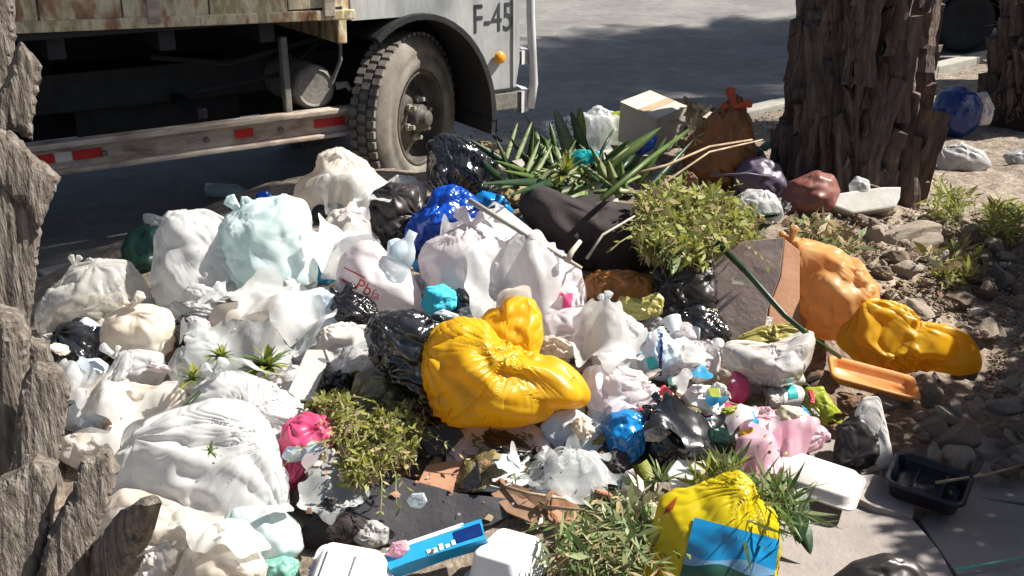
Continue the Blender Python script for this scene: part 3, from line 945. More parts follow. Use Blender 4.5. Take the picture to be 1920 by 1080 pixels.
# ------------------------------------------------------------------ truck
M['truck_dark'] = solid("underbody_black", [(0.012, 0.013, 0.015), (0.03, 0.03, 0.032)], rough=0.7, bump=0.003, rnd=False)
M['truck_iron'] = solid("dusty_iron", [(0.10, 0.095, 0.09), (0.24, 0.225, 0.2)], rough=0.6, bump=0.003, scale=14)
M['cab'] = solid("cab_paint_reflections", [(0.22, 0.23, 0.24), (0.42, 0.43, 0.43), (0.66, 0.65, 0.63)], rough=0.3, bump=0.0008, scale=4, stretch=(1, 1, 0.3), spec=0.6)  # white paint; the grey streaks put its reflections into the colour
M['bed_paint'] = solid("stained_bed_boards", [(0.10, 0.055, 0.035), (0.38, 0.22, 0.12), (0.66, 0.60, 0.42), (0.34, 0.27, 0.15), (0.70, 0.62, 0.38)], rough=0.7, scale=3.0, stretch=(2.2, 2.2, 0.8), bump=0.004, bscale=25, pos=(0.32, 0.68))
M['tyre'] = solid("dusty_tyre", [(0.08, 0.072, 0.063), (0.16, 0.142, 0.122), (0.24, 0.215, 0.185)], rough=0.85, scale=5, bump=0.002, rnd=False)
M['rim'] = solid("dirty_rim", [(0.025, 0.023, 0.021), (0.10, 0.088, 0.072)], rough=0.6, scale=9, bump=0.002, rnd=False)
M['nut'] = solid("bright_nut", [(0.35, 0.32, 0.26), (0.5, 0.47, 0.4)], rough=0.45, metallic=0.5, bump=0)
M['guard'] = solid("guard_rail_paint", [(0.16, 0.10, 0.08), (0.42, 0.35, 0.29), (0.60, 0.54, 0.46)], rough=0.5, scale=5, stretch=(1, 1, 3), bump=0.002)
M['tape_red'] = solid("red_reflector", [(0.50, 0.015, 0.02), (0.6, 0.03, 0.03)], rough=0.35, bump=0)
M['tape_white'] = solid("white_reflector", [(0.6, 0.57, 0.52), (0.72, 0.7, 0.65)], rough=0.35, bump=0)
M['amber'] = solid("amber_lens", [(0.75, 0.27, 0.01), (0.85, 0.36, 0.02)], rough=0.15, bump=0, spec=0.8)
M['glass'] = solid("dark_glass", [(0.02, 0.025, 0.03), (0.03, 0.035, 0.04)], rough=0.05, bump=0, spec=0.9)

TA = math.radians(33)
w0 = at_z(795, 368, 0.0)
truck = empty("truck", (w0.x, w0.y, 0), TA, "old white cab flatbed truck parked on the road beside the heap", "truck")
def tb(name, boxes, mat, parent=None, bevel=0.006):
    bm = bmesh.new()
    for c, s in boxes: add_box(bm, c, s)
    return bm_obj(name, bm, mat, parent or truck, bevel=bevel)
# local axes: +x forward, -y towards the camera side, z up; the front wheel's outer face is at y = 0
tb("chassis", [((-1.9, 0.55, 0.72), (5.4, 0.08, 0.2)), ((-1.9, 1.35, 0.72), (5.4, 0.08, 0.2)), ((-1.2, 0.95, 0.72), (0.1, 0.8, 0.14)), ((-2.6, 0.95, 0.72), (0.1, 0.8, 0.14)),
               ((-0.0, 0.95, 0.45), (0.16, 1.5, 0.12)), ((-1.3, 0.9, 0.62), (0.9, 0.5, 0.34)), ((-1.9, 1.0, 0.55), (1.6, 0.12, 0.12)), ((0.1, 0.95, 0.7), (0.9, 0.75, 0.4)), ((-2.0, 1.2, 0.68), (3.4, 0.3, 0.62)), ((-2.6, 0.75, 0.6), (0.7, 0.7, 0.5))], M['truck_dark'])  # includes dark boxes added to black out the gap under the bed
tb("cargo_floor", [((-2.55, 0.93, 1.11), (4.1, 2.1, 0.06))] + [((-0.9 - 0.5 * i, 0.93, 1.03), (0.08, 2.0, 0.1)) for i in range(8)], M['truck_dark'])
bed = empty("cargo_bed", (0, 0, -0.075)); bed.parent = truck; bed.rotation_euler = (0, 0.030, 0)
rnd = random.Random(9)
xx = -0.50
while xx > -4.5:
    wv = rnd.uniform(0.26, 0.42)
    b = tb("side_board", [((xx - wv / 2, -0.10 + rnd.uniform(-.006, .006), 1.465), (wv - 0.008, 0.035, 0.66 + rnd.uniform(-.012, .012)))], M['bed_paint'], bed, 0.004)
    xx -= wv
tb("bottom_rail", [((-2.5, -0.125, 1.155), (4.05, 0.03, 0.05))], M['bed_paint'], bed)
tb("far_side", [((-2.5, 1.97, 1.37), (4.05, 0.04, 0.7))], M['bed_paint'], bed)
tb("head_board", [((-0.52, 0.93, 1.45), (0.05, 2.0, 0.9))], M['bed_paint'], bed)
for x in (-0.62, -1.5, -2.4, -3.3):
    tb("post", [((x, -0.135, 1.48), (0.06, 0.03, 0.66))], M['guard'], bed, 0.004)
# tank with its bracket
Mt = Matrix.Translation((-0.62, 0.04, 0.70)) @ Matrix.Rotation(math.radians(90), 4, 'X') @ Matrix.Rotation(math.radians(0), 4, 'Z')
V, Fc = lathe([(0.0, 0.0), (0.085, 0.0), (0.098, 0.006), (0.115, -0.004), (0.122, -0.02), (0.122, -0.45), (0, -0.45)], 32, Mt)
tank = mesh_obj("air_tank", V, Fc, M['truck_iron'], truck, smooth=False)
bm = bmesh.new(); add_tube(bm, [(-0.50, 0.03, 0.70), (-0.45, 0.0, 0.71), (-0.44, -0.02, 0.68)], [0.022, 0.018, 0.014], 8)
bm_obj("valve", bm, M['truck_iron'], tank)
tb("bracket", [((-0.79, 0.02, 0.78), (0.035, 0.05, 0.42))], M['truck_iron'])
bm = bmesh.new(); add_tube(bm, [(-0.50, 0.12, 1.0), (-0.46, 0.03, 0.92), (-0.47, 0.02, 0.84), (-0.52, 0.04, 0.72), (-0.54, 0.1, 0.6)], 0.011, 6)
bm_obj("hose", bm, M['truck_iron'], truck)
bm = bmesh.new(); add_tube(bm, [(-0.45, 0.2, 0.95), (-1.0, 0.3, 0.83), (-1.4, 0.3, 0.9)], 0.014, 6)
add_tube(bm, [(-0.5, 0.25, 0.9), (-0.7, 0.28, 0.75), (-1.2, 0.3, 0.70)], 0.012, 6)
bm_obj("pipe", bm, M['truck_dark'], truck)
# side guard
gd = empty("side_guard", (0, 0, 0.02)); gd.parent = truck
tb("rail", [((-1.67, -0.02, 0.562), (2.55, 0.08, 0.028))], M['guard'], gd)
tb("rail", [((-1.67, 0.01, 0.49), (2.55, 0.03, 0.10))], M['guard'], gd, 0.003)
tb("rail", [((-1.67, -0.015, 0.43), (2.55, 0.07, 0.022))], M['guard'], gd)
for x0, x1, m in ((-2.38, -2.28, 'tape_white'), (-2.275, -1.98, 'tape_red'), (-1.975, -1.90, 'tape_white'), (-1.895, -1.76, 'tape_red'), (-1.10, -1.0, 'tape_red'), (-0.66, -0.48, 'tape_red')):
    tb("reflector_tape", [(((x0 + x1) / 2, -0.0075, 0.497), (x1 - x0, 0.003, 0.046))], M[m], gd, 0)
for x in (-1.25, -0.85, -1.75):
    V, Fc = lathe([(0, 0), (0.014, 0), (0.016, -0.01), (0.016, -0.02)], 8, Matrix.Translation((x, -0.028, 0.49)) @ Matrix.Rotation(math.radians(90), 4, 'X'))
    mesh_obj("bolt", V, Fc, M['truck_iron'], gd, smooth=False)
tb("hanger", [((-1.25, 0.25, 0.62), (0.05, 0.5, 0.05))], M['truck_dark'], gd)
tb("mud_flap", [((-2.95, 0.25, 0.62), (0.02, 0.5, 0.62)), ((-2.98, -0.0, 0.75), (0.10, 0.03, 0.5))], M['truck_dark'])

def wheel(loc, steer, label=None):
    w = empty("wheel", loc); w.parent = truck; w.rotation_euler = (0, 0, steer)
    if label: w["label"] = label
    R = 0.468
    # local z of the lathe points outward (-y)
    Mw = Matrix.Rotation(math.radians(90), 4, 'X')
    prof = [(0.265, -0.02), (0.275, 0.0), (0.30, 0.012), (0.335, 0.018), (0.345, 0.012), (0.375, 0.010), (0.385, 0.015), (0.41, 0.006), (R - 0.01, -0.018), (R, -0.035), (R, -0.075), (R - .012, -0.08), (R - .012, -0.09), (R, -0.095), (R, -0.14), (R - .012, -0.145), (R - .012, -0.155), (R, -0.16),
            (R, -0.175), (R - 0.01, -0.185), (0.41, -0.195), (0.335, -0.20), (0.275, -0.19), (0.265, -0.17)]
    V, Fc = lathe(prof, 72, Mw)
    ty = mesh_obj("tyre", V, Fc, M['tyre'], w)
    bm = bmesh.new()
    for k in range(52):
        a = 2 * math.pi * k / 52
        for zc, off in ((-0.048, 0), (-0.105, 0.5), (-0.158, 0)):
            aa = a + off * 2 * math.pi / 52
            Mx = Mw @ Matrix.Rotation(aa, 4, 'Z') @ Matrix.Translation((R + 0.004, 0, zc - 0.0))
            add_box(bm, (0, 0, 0), (0.022, 0.036, 0.044), Mx)
    tr = bm_obj("tread", bm, M['tyre'], w); tr["kind"] = "stuff"
    # dished steel rim
    prof = [(0.272, 0.004), (0.262, 0.008), (0.252, -0.006), (0.248, -0.05), (0.238, -0.085), (0.215, -0.095), (0.18, -0.085), (0.135, -0.055), (0.115, -0.045), (0.085, -0.045), (0.0, -0.045)]
    V, Fc = lathe(prof, 48, Mw)
    mesh_obj("rim", V, Fc, M['rim'], w)
    prof = [(0.082, -0.046), (0.080, 0.0), (0.068, 0.012), (0.05, 0.016), (0.048, 0.045), (0.036, 0.055), (0.0, 0.057)]
    V, Fc = lathe(prof, 24, Mw)
    mesh_obj("hub", V, Fc, M['rim'], w)
    for k in range(6):
        a = 2 * math.pi * (k + 0.3) / 6
        V, Fc = lathe([(0, 0.012), (0.012, 0.012), (0.014, 0.008), (0.014, -0.02), (0.022, -0.022), (0.022, -0.042)], 6, Mw @ Matrix.Translation((0.108 * math.cos(a), 0.108 * math.sin(a), 0.0)))
        mesh_obj("wheel_nut", V, Fc, M['nut'], w, smooth=False)
    for k in range(5):
        a = 2 * math.pi * (k + 0.1) / 5
        V, Fc = lathe([(0, -0.068), (0.030, -0.068), (0.034, -0.072), (0.034, -0.09)], 16, Mw @ Matrix.Translation((0.183 * math.cos(a), 0.183 * math.sin(a), -0.006)))
        mesh_obj("vent_hole", V, Fc, M['truck_dark'], w)
    return w
wheel((0, 0.0, 0.468), math.radians(33), "steered front wheel with dusty sidewall")
wheel((0.05, 1.55, 0.445), math.radians(24))
wheel((-3.35, 0.1, 0.445), 0); wheel((-3.35, 1.6, 0.445), 0)
# cab: side skin with an arch cut out, door, fender liner, bumper
bm = bmesh.new()
cabc = empty("cab", (0, 0, 0)); cabc.parent = truck
AR = 0.47
def arch(a): return (-0.03 + AR * math.cos(a), 0.47 + AR * math.sin(a))
pts = [(0.40, 0.58), (0.80, 0.58), (0.83, 0.75), (0.83, 1.35), (0.72, 1.45), (0.45, 2.15), (-0.42, 2.15), (-0.42, 1.05)]
arc = [(-0.12, 1.06)] + [(-0.03 + 0.47 * math.cos(a), 0.45 + 0.61 * math.sin(a)) for a in np.linspace(math.radians(84), math.radians(12), 14)]
pts = pts[:0] + [(p[0], p[1]) for p in [(0.44, 0.58), (0.60, 0.58), (0.63, 0.75), (0.63, 1.35), (0.58, 1.45), (0.40, 2.15), (-0.42, 2.15)]] 
poly = [(-0.42, 1.06)] + arc + pts[0:7]
poly = [p for p in poly]
for side, y0 in ((0, -0.06), (1, 1.9)):
    vs = [bm.verts.new((x, y0, z)) for x, z in poly]
    vb = [bm.verts.new((x, y0 + 0.03, z)) for x, z in poly]
    bm.faces.new(vs); bm.faces.new(vb[::-1])
    for i in range(len(vs)):
        bm.faces.new((vs[i], vs[(i + 1) % len(vs)], vb[(i + 1) % len(vs)], vb[i]))
add_box(bm, (0.62, 0.93, 0.98), (0.03, 1.90, 0.78))
add_box(bm, (0.0, 0.93, 2.16), (0.9, 1.95, 0.04))
add_box(bm, (-0.43, 0.93, 1.6), (0.03, 1.9, 1.1))
add_box(bm, (0.0, 0.93, 1.08), (0.8, 1.88, 0.04))
bm_obj("body", bm, M['cab'], cabc, bevel=0.008)
# pressed ribs and door seam
for i, x in enumerate((0.592,)):
    tb("rib", [((x, -0.063, 1.0), (0.012, 0.012, 0.8))], M['cab'], cabc, 0.003)
bm = bmesh.new()
n = 18
def fp(a): return Vector((-0.03 + 0.465 * math.cos(a), 0.0, 0.45 + 0.60 * math.sin(a)))
for i in range(n):
    a0 = math.radians(125) + (math.radians(-10) - math.radians(125)) * i / n; a1 = math.radians(125) + (math.radians(-10) - math.radians(125)) * (i + 1) / n
    p0, p1 = fp(a0), fp(a1); c_ = (p0 + p1) / 2; d_ = p1 - p0
    Mx = Matrix.Translation((c_.x, 0.22, c_.z)) @ Matrix.Rotation(-math.atan2(d_.z, d_.x), 4, 'Y')
    add_box(bm, (0, 0, 0), (d_.length * 1.06, 0.64, 0.035), Mx)
bm_obj("fender", bm, M['truck_dark'], cabc, bevel=0.004)
tb("step", [((0.52, -0.02, 0.52), (0.18, 0.12, 0.10))], M['truck_iron'], cabc)
tb("sill_strip", [((0.52, -0.066, 0.585), (0.18, 0.012, 0.018))], M['truck_dark'], cabc, 0)
tb("side_window", [((0.08, -0.064, 1.75), (0.62, 0.008, 0.45))], M['glass'], cabc, 0)
# bumper wrapping the corner, with a dark slot
bm = bmesh.new()
pr = [(0.66, -0.05), (0.73, -0.02), (0.76, 0.06), (0.77, 0.95), (0.76, 1.84), (0.73, 1.92)]
for z0, z1 in ((0.43, 0.56), (0.72, 0.80)):
    vs = []
    for z in (z0, z1):
        vs.append([bm.verts.new((x, y, z)) for x, y in pr]); vs.append([bm.verts.new((x - 0.03, y + (0.03 if i < 3 else 0), z)) for i, (x, y) in enumerate(pr)])
    for i in range(len(pr) - 1):
        bm.faces.new((vs[0][i], vs[0][i + 1], vs[2][i + 1], vs[2][i])); bm.faces.new((vs[1][i], vs[3][i], vs[3][i + 1], vs[1][i + 1]))
        bm.faces.new((vs[2][i], vs[2][i + 1], vs[3][i + 1], vs[3][i])); bm.faces.new((vs[0][i], vs[1][i], vs[1][i + 1], vs[0][i + 1]))
bm_obj("bumper", bm, M['cab'], truck)
bm = bmesh.new()
add_tube(bm, [(0.735, -0.035, 0.45), (0.755, -0.04, 0.6), (0.745, -0.035, 0.8), (0.735, -0.03, 1.0), (0.73, -0.03, 1.5)], 0.026, 8)
bm_obj("grab_bar", bm, M['cab'], truck, smooth=True)
tb("grille", [((0.66, 0.5, 0.72), (0.05, 0.9, 0.3))], M['truck_dark'])
V, Fc = lathe([(0, 0.028), (0.02, 0.026), (0.033, 0.016), (0.037, 0.0)], 20, Matrix.Translation((0.49, -0.072, 0.78)) @ Matrix.Rotation(math.radians(90), 4, 'X'))
mesh_obj("side_indicator", V, Fc, M['amber'], truck)

def text_mesh(body, size, thick=0.0):
    cu = bpy.data.curves.new("lettering", 'FONT')
    cu.body = body; cu.size = size; cu.align_x = 'CENTER'; cu.align_y = 'CENTER'
    cu.extrude = thick; cu.resolution_u = 3
    ob = bpy.data.objects.new("lettering", cu)
    COL.objects.link(ob)
    dg = bpy.context.evaluated_depsgraph_get()
    me = bpy.data.meshes.new_from_object(ob.evaluated_get(dg))
    bpy.data.objects.remove(ob)
    return me
me = text_mesh("F-45", 0.20, 0.001)
me.materials.append(M['print_dk'])
t_ = bpy.data.objects.new("lettering", me); COL.objects.link(t_); t_.parent = truck
t_.location = (0.455, -0.0618, 1.0); t_.rotation_euler = (math.pi / 2, 0, 0)
t_.scale = (0.78, 1.15, 1)

# ------------------------------------------------------------------ dark car parked beyond the palms
M['carpaint'] = solid("black_car_paint", [(0.012, 0.011, 0.016), (0.018, 0.016, 0.022)], rough=0.25, bump=0, spec=0.6)
car = empty("parked_car", (6.1, 12.0, 0), math.radians(4), "dark car parked across the road behind the palm trunks", "car")
prof = [(-2.0, 0.32), (-2.1, 0.55), (-2.05, 0.78), (-1.2, 0.92), (-0.7, 1.38), (0.7, 1.42), (1.5, 1.0), (2.05, 0.9), (2.12, 0.5), (2.0, 0.3)]
bm = bmesh.new()
def wheel_cut(x):
    for cx in (-1.3, 1.3):
        if abs(x - cx) < 0.36: return 0.32 + math.sqrt(max(0, 0.36 ** 2 - (x - cx) ** 2))
    return 0.25
low = [(x, wheel_cut(x)) for x in np.linspace(1.95, -1.95, 46)]
full = prof + low
vs = [bm.verts.new((x, -0.85, z)) for x, z in full]; vb = [bm.verts.new((x, 0.85, z)) for x, z in full]
bm.faces.new(vs); bm.faces.new(vb[::-1])
for i in range(len(vs)): bm.faces.new((vs[i], vs[(i + 1) % len(vs)], vb[(i + 1) % len(vs)], vb[i]))
bm_obj("body", bm, M['carpaint'], car, bevel=0.02)
tb("window", [((0.0, -0.853, 1.13), (1.3, 0.006, 0.3))], M['glass'], car, 0)
for cx in (-1.3, 1.3):
    for y in (-0.8, 0.8):
        V, Fc = lathe([(0.0, 0.0), (0.19, 0.0), (0.2, 0.01), (0.3, 0.015), (0.32, -0.02), (0.32, -0.18), (0, -0.18)], 32, Matrix.Translation((cx, y - 0.02, 0.32)) @ Matrix.Rotation(math.radians(90), 4, 'X'))
        mesh_obj("wheel", V, Fc, M['truck_dark'], car)

# ------------------------------------------------------------------ unseen shrubs added beyond the right edge to shade the lower right corner
def leafy(name, centre, rad, n, size, mat, label, seed, stemmat=None):
    rnd = random.Random(seed)
    root = empty(name, (centre[0], centre[1], 0.08), 0, label, "shrub")
    bm = bmesh.new()
    for i in range(n):
        d = Vector((rnd.gauss(0, 1), rnd.gauss(0, 1), rnd.gauss(0, 1))).normalized() * (rnd.uniform(0.3, 1.0) ** 0.5)
        p = Vector((d.x * rad[0], d.y * rad[1], d.z * rad[2])) + Vector((0, 0, centre[2]))
        u = Vector((rnd.gauss(0, 1), rnd.gauss(0, 1), rnd.gauss(0, 1))).normalized(); v = u.orthogonal().normalized()
        s = size * rnd.uniform(0.6, 1.3)
        q = [p + u * s, p + v * s * 0.45, p - u * s, p - v * s * 0.45]
        bm.faces.new([bm.verts.new(x) for x in q])
    bm_obj("foliage", bm, mat, root)
    bm = bmesh.new()
    for i in range(14):
        a = rnd.uniform(0, 6.28)
        add_tube(bm, [(rnd.uniform(-.1, .1), rnd.uniform(-.1, .1), 0), (math.cos(a) * rad[0] * .4, math.sin(a) * rad[1] * .4, centre[2] * 0.7), (math.cos(a) * rad[0] * .8, math.sin(a) * rad[1] * .8, centre[2] * 1.2)], [0.02, 0.014, 0.005], 5)
    bm_obj("stem", bm, M['twig'], root)
    return root
SHADE_SHRUBS = [((2.95, 2.6, 0.95), (0.75, 0.95, 0.9), 16000), ((3.2, 4.0, 0.75), (0.6, 0.75, 0.75), 9000), ((2.5, 1.2, 0.85), (0.7, 0.9, 0.8), 8000)]
for i, (c, r, n) in enumerate(SHADE_SHRUBS):
    leafy("added_shade_shrub", c, r, n, 0.05, M['leaf_dk'], ("tallest dark shrub on the verge right of the broken paving", "lower dark shrub on the verge right of the rubble", "dark shrub on the verge nearest to the viewer")[i], 40 + i)
# ------------------------------------------------------------------ the heap: bags and large things, back to front
B = bag
# --- behind / around the palm
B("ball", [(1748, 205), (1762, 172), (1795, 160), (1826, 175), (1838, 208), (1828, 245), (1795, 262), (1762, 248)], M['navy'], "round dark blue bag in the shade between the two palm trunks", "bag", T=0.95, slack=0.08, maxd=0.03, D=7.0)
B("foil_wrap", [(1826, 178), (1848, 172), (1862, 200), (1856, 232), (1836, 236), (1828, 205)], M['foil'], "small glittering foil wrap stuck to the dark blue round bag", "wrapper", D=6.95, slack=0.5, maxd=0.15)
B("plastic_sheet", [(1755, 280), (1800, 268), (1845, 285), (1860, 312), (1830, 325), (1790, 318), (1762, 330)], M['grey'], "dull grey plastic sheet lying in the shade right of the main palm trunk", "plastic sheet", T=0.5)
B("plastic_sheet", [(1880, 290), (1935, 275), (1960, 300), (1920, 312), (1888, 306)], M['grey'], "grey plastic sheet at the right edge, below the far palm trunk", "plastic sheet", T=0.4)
B("black_bag", [(800, 268), (830, 250), (880, 262), (925, 285), (940, 330), (935, 380), (880, 395), (830, 385), (802, 340)], M['black'], "shiny black bag standing right beside the truck's front wheel", "bag", slack=0.5, maxd=0.1, knots=[(830, 255)], dd=-0.1)
B("clear_film", [(1088, 262), (1098, 215), (1120, 198), (1150, 212), (1178, 262), (1165, 300), (1110, 300)], M['clear'], "clear crackling film bag standing among the long green leaves", "bag", T=0.5, knots=[(1118, 200)], slack=0.4)
B("green_bag", [(1125, 245), (1145, 212), (1180, 205), (1200, 235), (1195, 290), (1150, 300), (1122, 280)], M['lime'], "pale green bag behind the clear film, left of the tan box", "bag", T=0.5)
B("orange_bag", [(1292, 262), (1318, 228), (1350, 208), (1368, 182), (1385, 180), (1392, 208), (1408, 238), (1416, 290), (1410, 345), (1350, 360), (1300, 340), (1282, 300)], M['redorange'], "brown orange bag with a spiky red tip left of the palm trunk", "bag", T=0.6, knots=[(1378, 190)], slack=0.35)
B("teal_scrap", [(1062, 298), (1085, 280), (1125, 284), (1122, 300), (1090, 314), (1068, 310)], M['teal'], "bright teal plastic scrap among the long green leaves", "scrap", T=0.5, lift=0.12, dd=-0.25)
B("blue_scrap", [(1185, 275), (1205, 255), (1232, 252), (1228, 275), (1200, 295), (1188, 290)], M['blue'], "dark blue plastic scrap below the tan box", "scrap", T=0.5, lift=0.1, dd=-0.1)
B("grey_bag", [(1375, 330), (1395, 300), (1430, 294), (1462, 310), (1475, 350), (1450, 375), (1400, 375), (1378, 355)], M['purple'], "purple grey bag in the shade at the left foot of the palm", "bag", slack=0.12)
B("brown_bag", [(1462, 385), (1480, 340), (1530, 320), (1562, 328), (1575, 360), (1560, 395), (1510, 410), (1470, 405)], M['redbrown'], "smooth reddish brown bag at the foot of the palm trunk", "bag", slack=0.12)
B("clear_wrap", [(1592, 345), (1606, 330), (1628, 338), (1632, 362), (1610, 368), (1594, 360)], M['clear'], "small clear wrapper caught above the foam block by the palm", "wrapper", lift=0.08)
B("clear_bag", [(1378, 372), (1400, 355), (1440, 358), (1462, 380), (1470, 405), (1440, 425), (1400, 420), (1380, 400)], M['white'], "crumpled white wrap between the weeds and the reddish brown bag", "bag", slack=0.45, T=0.6, maxd=0.12)

# --- back rows
B("white_bag", [(548, 362), (565, 335), (592, 320), (602, 290), (640, 277), (680, 298), (712, 330), (738, 352), (738, 380), (712, 405), (690, 420), (650, 400), (600, 410), (565, 400)], M['white_cream'], "white bag with a peach tinted peak standing in front of the truck wheel", "bag", knots=[(640, 290)], slack=0.16, T=0.9)
B("striped_bag", [(722, 345), (745, 328), (778, 334), (800, 358), (795, 385), (755, 392), (730, 380)], M['white'], "small white bag with black streaks behind the royal blue bag", "bag", slack=0.5)
B("black_bag", [(580, 410), (590, 385), (640, 380), (655, 410), (620, 425)], M['black_dull'], "black bag end showing under the peach tipped white bag", "bag")
B("dark_bag", [(690, 400), (700, 360), (735, 342), (785, 350), (800, 400), (800, 460), (760, 490), (720, 470), (695, 440)], M['black_dull'], "dark brown bag between the peach tipped bag and the royal blue bag", "bag", slack=0.4)
B("film_scrap", [(700, 365), (725, 345), (768, 345), (790, 372), (760, 395), (715, 398)], M['black'], "torn black film with white glints lying on the dark brown bag", "scrap", lift=0.10, slack=0.6, maxd=0.15, T=0.5, dd=-0.12)
B("blue_bag", [(755, 450), (768, 410), (800, 385), (815, 355), (850, 345), (885, 365), (905, 390), (900, 420), (850, 440), (800, 475), (770, 475)], M['blue'], "royal blue bag lying in the middle of the upper heap", "bag", knots=[(830, 358)], slack=0.3, lift=0.03, dd=-0.06)
B("blue_bag", [(880, 375), (905, 358), (945, 368), (962, 395), (950, 415), (905, 410)], M['azure'], "glossy blue bag end right behind the grey stick", "bag", slack=0.3, lift=0.02)
B("white_bag", [(1065, 370), (1085, 340), (1120, 335), (1152, 350), (1160, 385), (1130, 400), (1080, 395)], M['white'], "small white bag above the dark brown sack", "bag", lift=0.02)
B("white_bag", [(1050, 350), (1075, 328), (1105, 345), (1100, 380), (1060, 380)], M['white_cream'], "cream coloured bag peeping from under the long green leaves", "bag")
B("dark_sack", [(972, 365), (990, 349), (1030, 352), (1085, 378), (1150, 380), (1205, 392), (1228, 430), (1235, 500), (1180, 520), (1110, 515), (1060, 500), (1010, 440), (978, 400)], M['cloth_dk'], "large limp dark brown cloth sack across the middle of the heap", "sack", slack=0.14, T=0.75, lift=0.0)
B("white_bag", [(890, 420), (900, 395), (935, 392), (975, 415), (1010, 450), (1060, 490), (1040, 520), (980, 500), (920, 460)], M['white'], "smooth white bag lying under the long grey stick", "bag", slack=0.12, T=0.6)
B("amber_bag", [(1095, 525), (1120, 508), (1180, 508), (1225, 520), (1245, 555), (1230, 585), (1180, 590), (1120, 580), (1095, 560)], M['orange_dk'], "translucent amber bag full of noodles under the dark sack", "bag", slack=0.3, knots=[(1100, 520)], T=0.8, dd=-0.05)
B("dark_bag", [(1215, 560), (1235, 500), (1290, 470), (1340, 500), (1350, 580), (1330, 640), (1270, 640), (1225, 600)], M['black_dull'], "dark brown bag in the hollow behind the grey card panel", "bag", slack=0.35)
B("dark_bag", [(1255, 590), (1300, 565), (1345, 585), (1370, 625), (1345, 660), (1290, 660)], M['black'], "black bag lump below the grey card panel", "bag", slack=0.4)

# --- left group
B("green_bag", [(228, 470), (240, 438), (275, 420), (310, 425), (325, 470), (320, 530), (270, 545), (240, 510)], M['green_dk'], "dark green bag behind the tall white bag on the left", "bag", slack=0.2, dd=0.12)
B("white_bag", [(298, 440), (318, 398), (345, 392), (390, 396), (425, 412), (432, 450), (448, 500), (460, 562), (452, 580), (430, 560), (405, 590), (370, 610), (335, 600), (300, 575), (288, 520)], M['white'], "tall white bag with a twisted tied ear on its left side", "bag", knots=[(300, 415)], slack=0.2, T=0.85)
B("bag_ear", [(268, 402), (282, 400), (318, 412), (312, 428), (285, 437), (272, 420)], M['white'], "knotted white handle sticking out left of the tall white bag", "bag", slack=0.4, T=0.6, D=3.95, level=5)
B("white_bag", [(415, 430), (430, 402), (452, 395), (460, 385), (492, 370), (535, 368), (572, 378), (583, 425), (592, 470), (592, 540), (560, 555), (520, 562), (470, 572), (440, 530), (425, 480)], M['white_teal'], "big rounded bluish white bag beside the tall white bag", "bag", knots=[(440, 405)], slack=0.22, T=0.95, dd=-0.05)
B("white_bag", [(598, 425), (625, 395), (660, 388), (695, 410), (722, 450), (715, 480), (670, 470), (640, 475), (605, 450)], M['white_cream'], "cream white bag wedged above the sky blue bag", "bag", slack=0.2)
B("blue_bag", [(582, 440), (602, 430), (630, 445), (650, 465), (640, 500), (620, 535), (590, 545), (584, 500)], M['skyblue'], "sky blue bag squeezed between two white bags", "bag", slack=0.4, knots=[(600, 435)])
B("frosted_bag", [(70, 590), (82, 560), (120, 525), (135, 500), (180, 486), (240, 490), (270, 530), (290, 580), (270, 610), (235, 625), (180, 635), (110, 640), (75, 625)], M['frost'], "see through frosted bag resting against the left palm trunk", "bag", slack=0.3, T=0.85)
B("white_bag", [(90, 625), (110, 580), (170, 550), (240, 560), (260, 600), (220, 640), (140, 650)], M['white_cream'], "cream bag inside the frosted bag near the left palm", "bag", slack=0.3, T=0.8, dd=0.02)
B("bluish_bag", [(530, 570), (555, 550), (600, 540), (650, 545), (668, 590), (650, 630), (600, 645), (550, 635), (532, 605)], M['white_blue'], "smooth milky blue bag left of the shiny black bag", "bag", slack=0.1)
B("grey_bag", [(390, 600), (405, 572), (460, 565), (530, 562), (555, 590), (545, 640), (490, 660), (430, 645), (400, 625)], M['white_cream'], "smooth grey white bag below the two tall white bags", "bag", slack=0.12)
B("white_bag", [(300, 585), (330, 560), (400, 570), (425, 590), (400, 612), (350, 620), (310, 610)], M['white'], "folded white bag bottom under the tall white bag", "bag", slack=0.35, T=0.6)
B("printed_bag", [(630, 512), (640, 478), (672, 452), (705, 450), (730, 480), (765, 500), (785, 540), (800, 585), (760, 600), (700, 590), (660, 572), (634, 545)], M['white_pink'], "white shop bag with faded red lettering on its left side", "bag", slack=0.08, maxd=0.03, T=0.85, dd=-0.05)
B("white_bag", [(785, 490), (800, 455), (840, 435), (880, 415), (925, 430), (950, 460), (985, 480), (990, 540), (960, 590), (900, 600), (840, 580), (800, 545)], M['white_pink'], "large pinkish white bag in the centre behind the yellow bag", "bag", slack=0.26, knots=[(880, 430)], T=0.9)
B("printed_bag", [(955, 500), (975, 462), (1010, 470), (1060, 475), (1090, 505), (1098, 560), (1085, 610), (1040, 625), (985, 600), (958, 560)], M['white_pink'], "pinkish white shop bag with magenta print behind the yellow bag", "bag", slack=0.22, knots=[(990, 470)], T=0.85, dd=-0.06)
B("grey_bag", [(595, 475), (640, 455), (680, 470), (665, 500), (620, 510)], M['white_cream'], "flat cream bag corner above the red lettered bag", "bag", T=0.5)

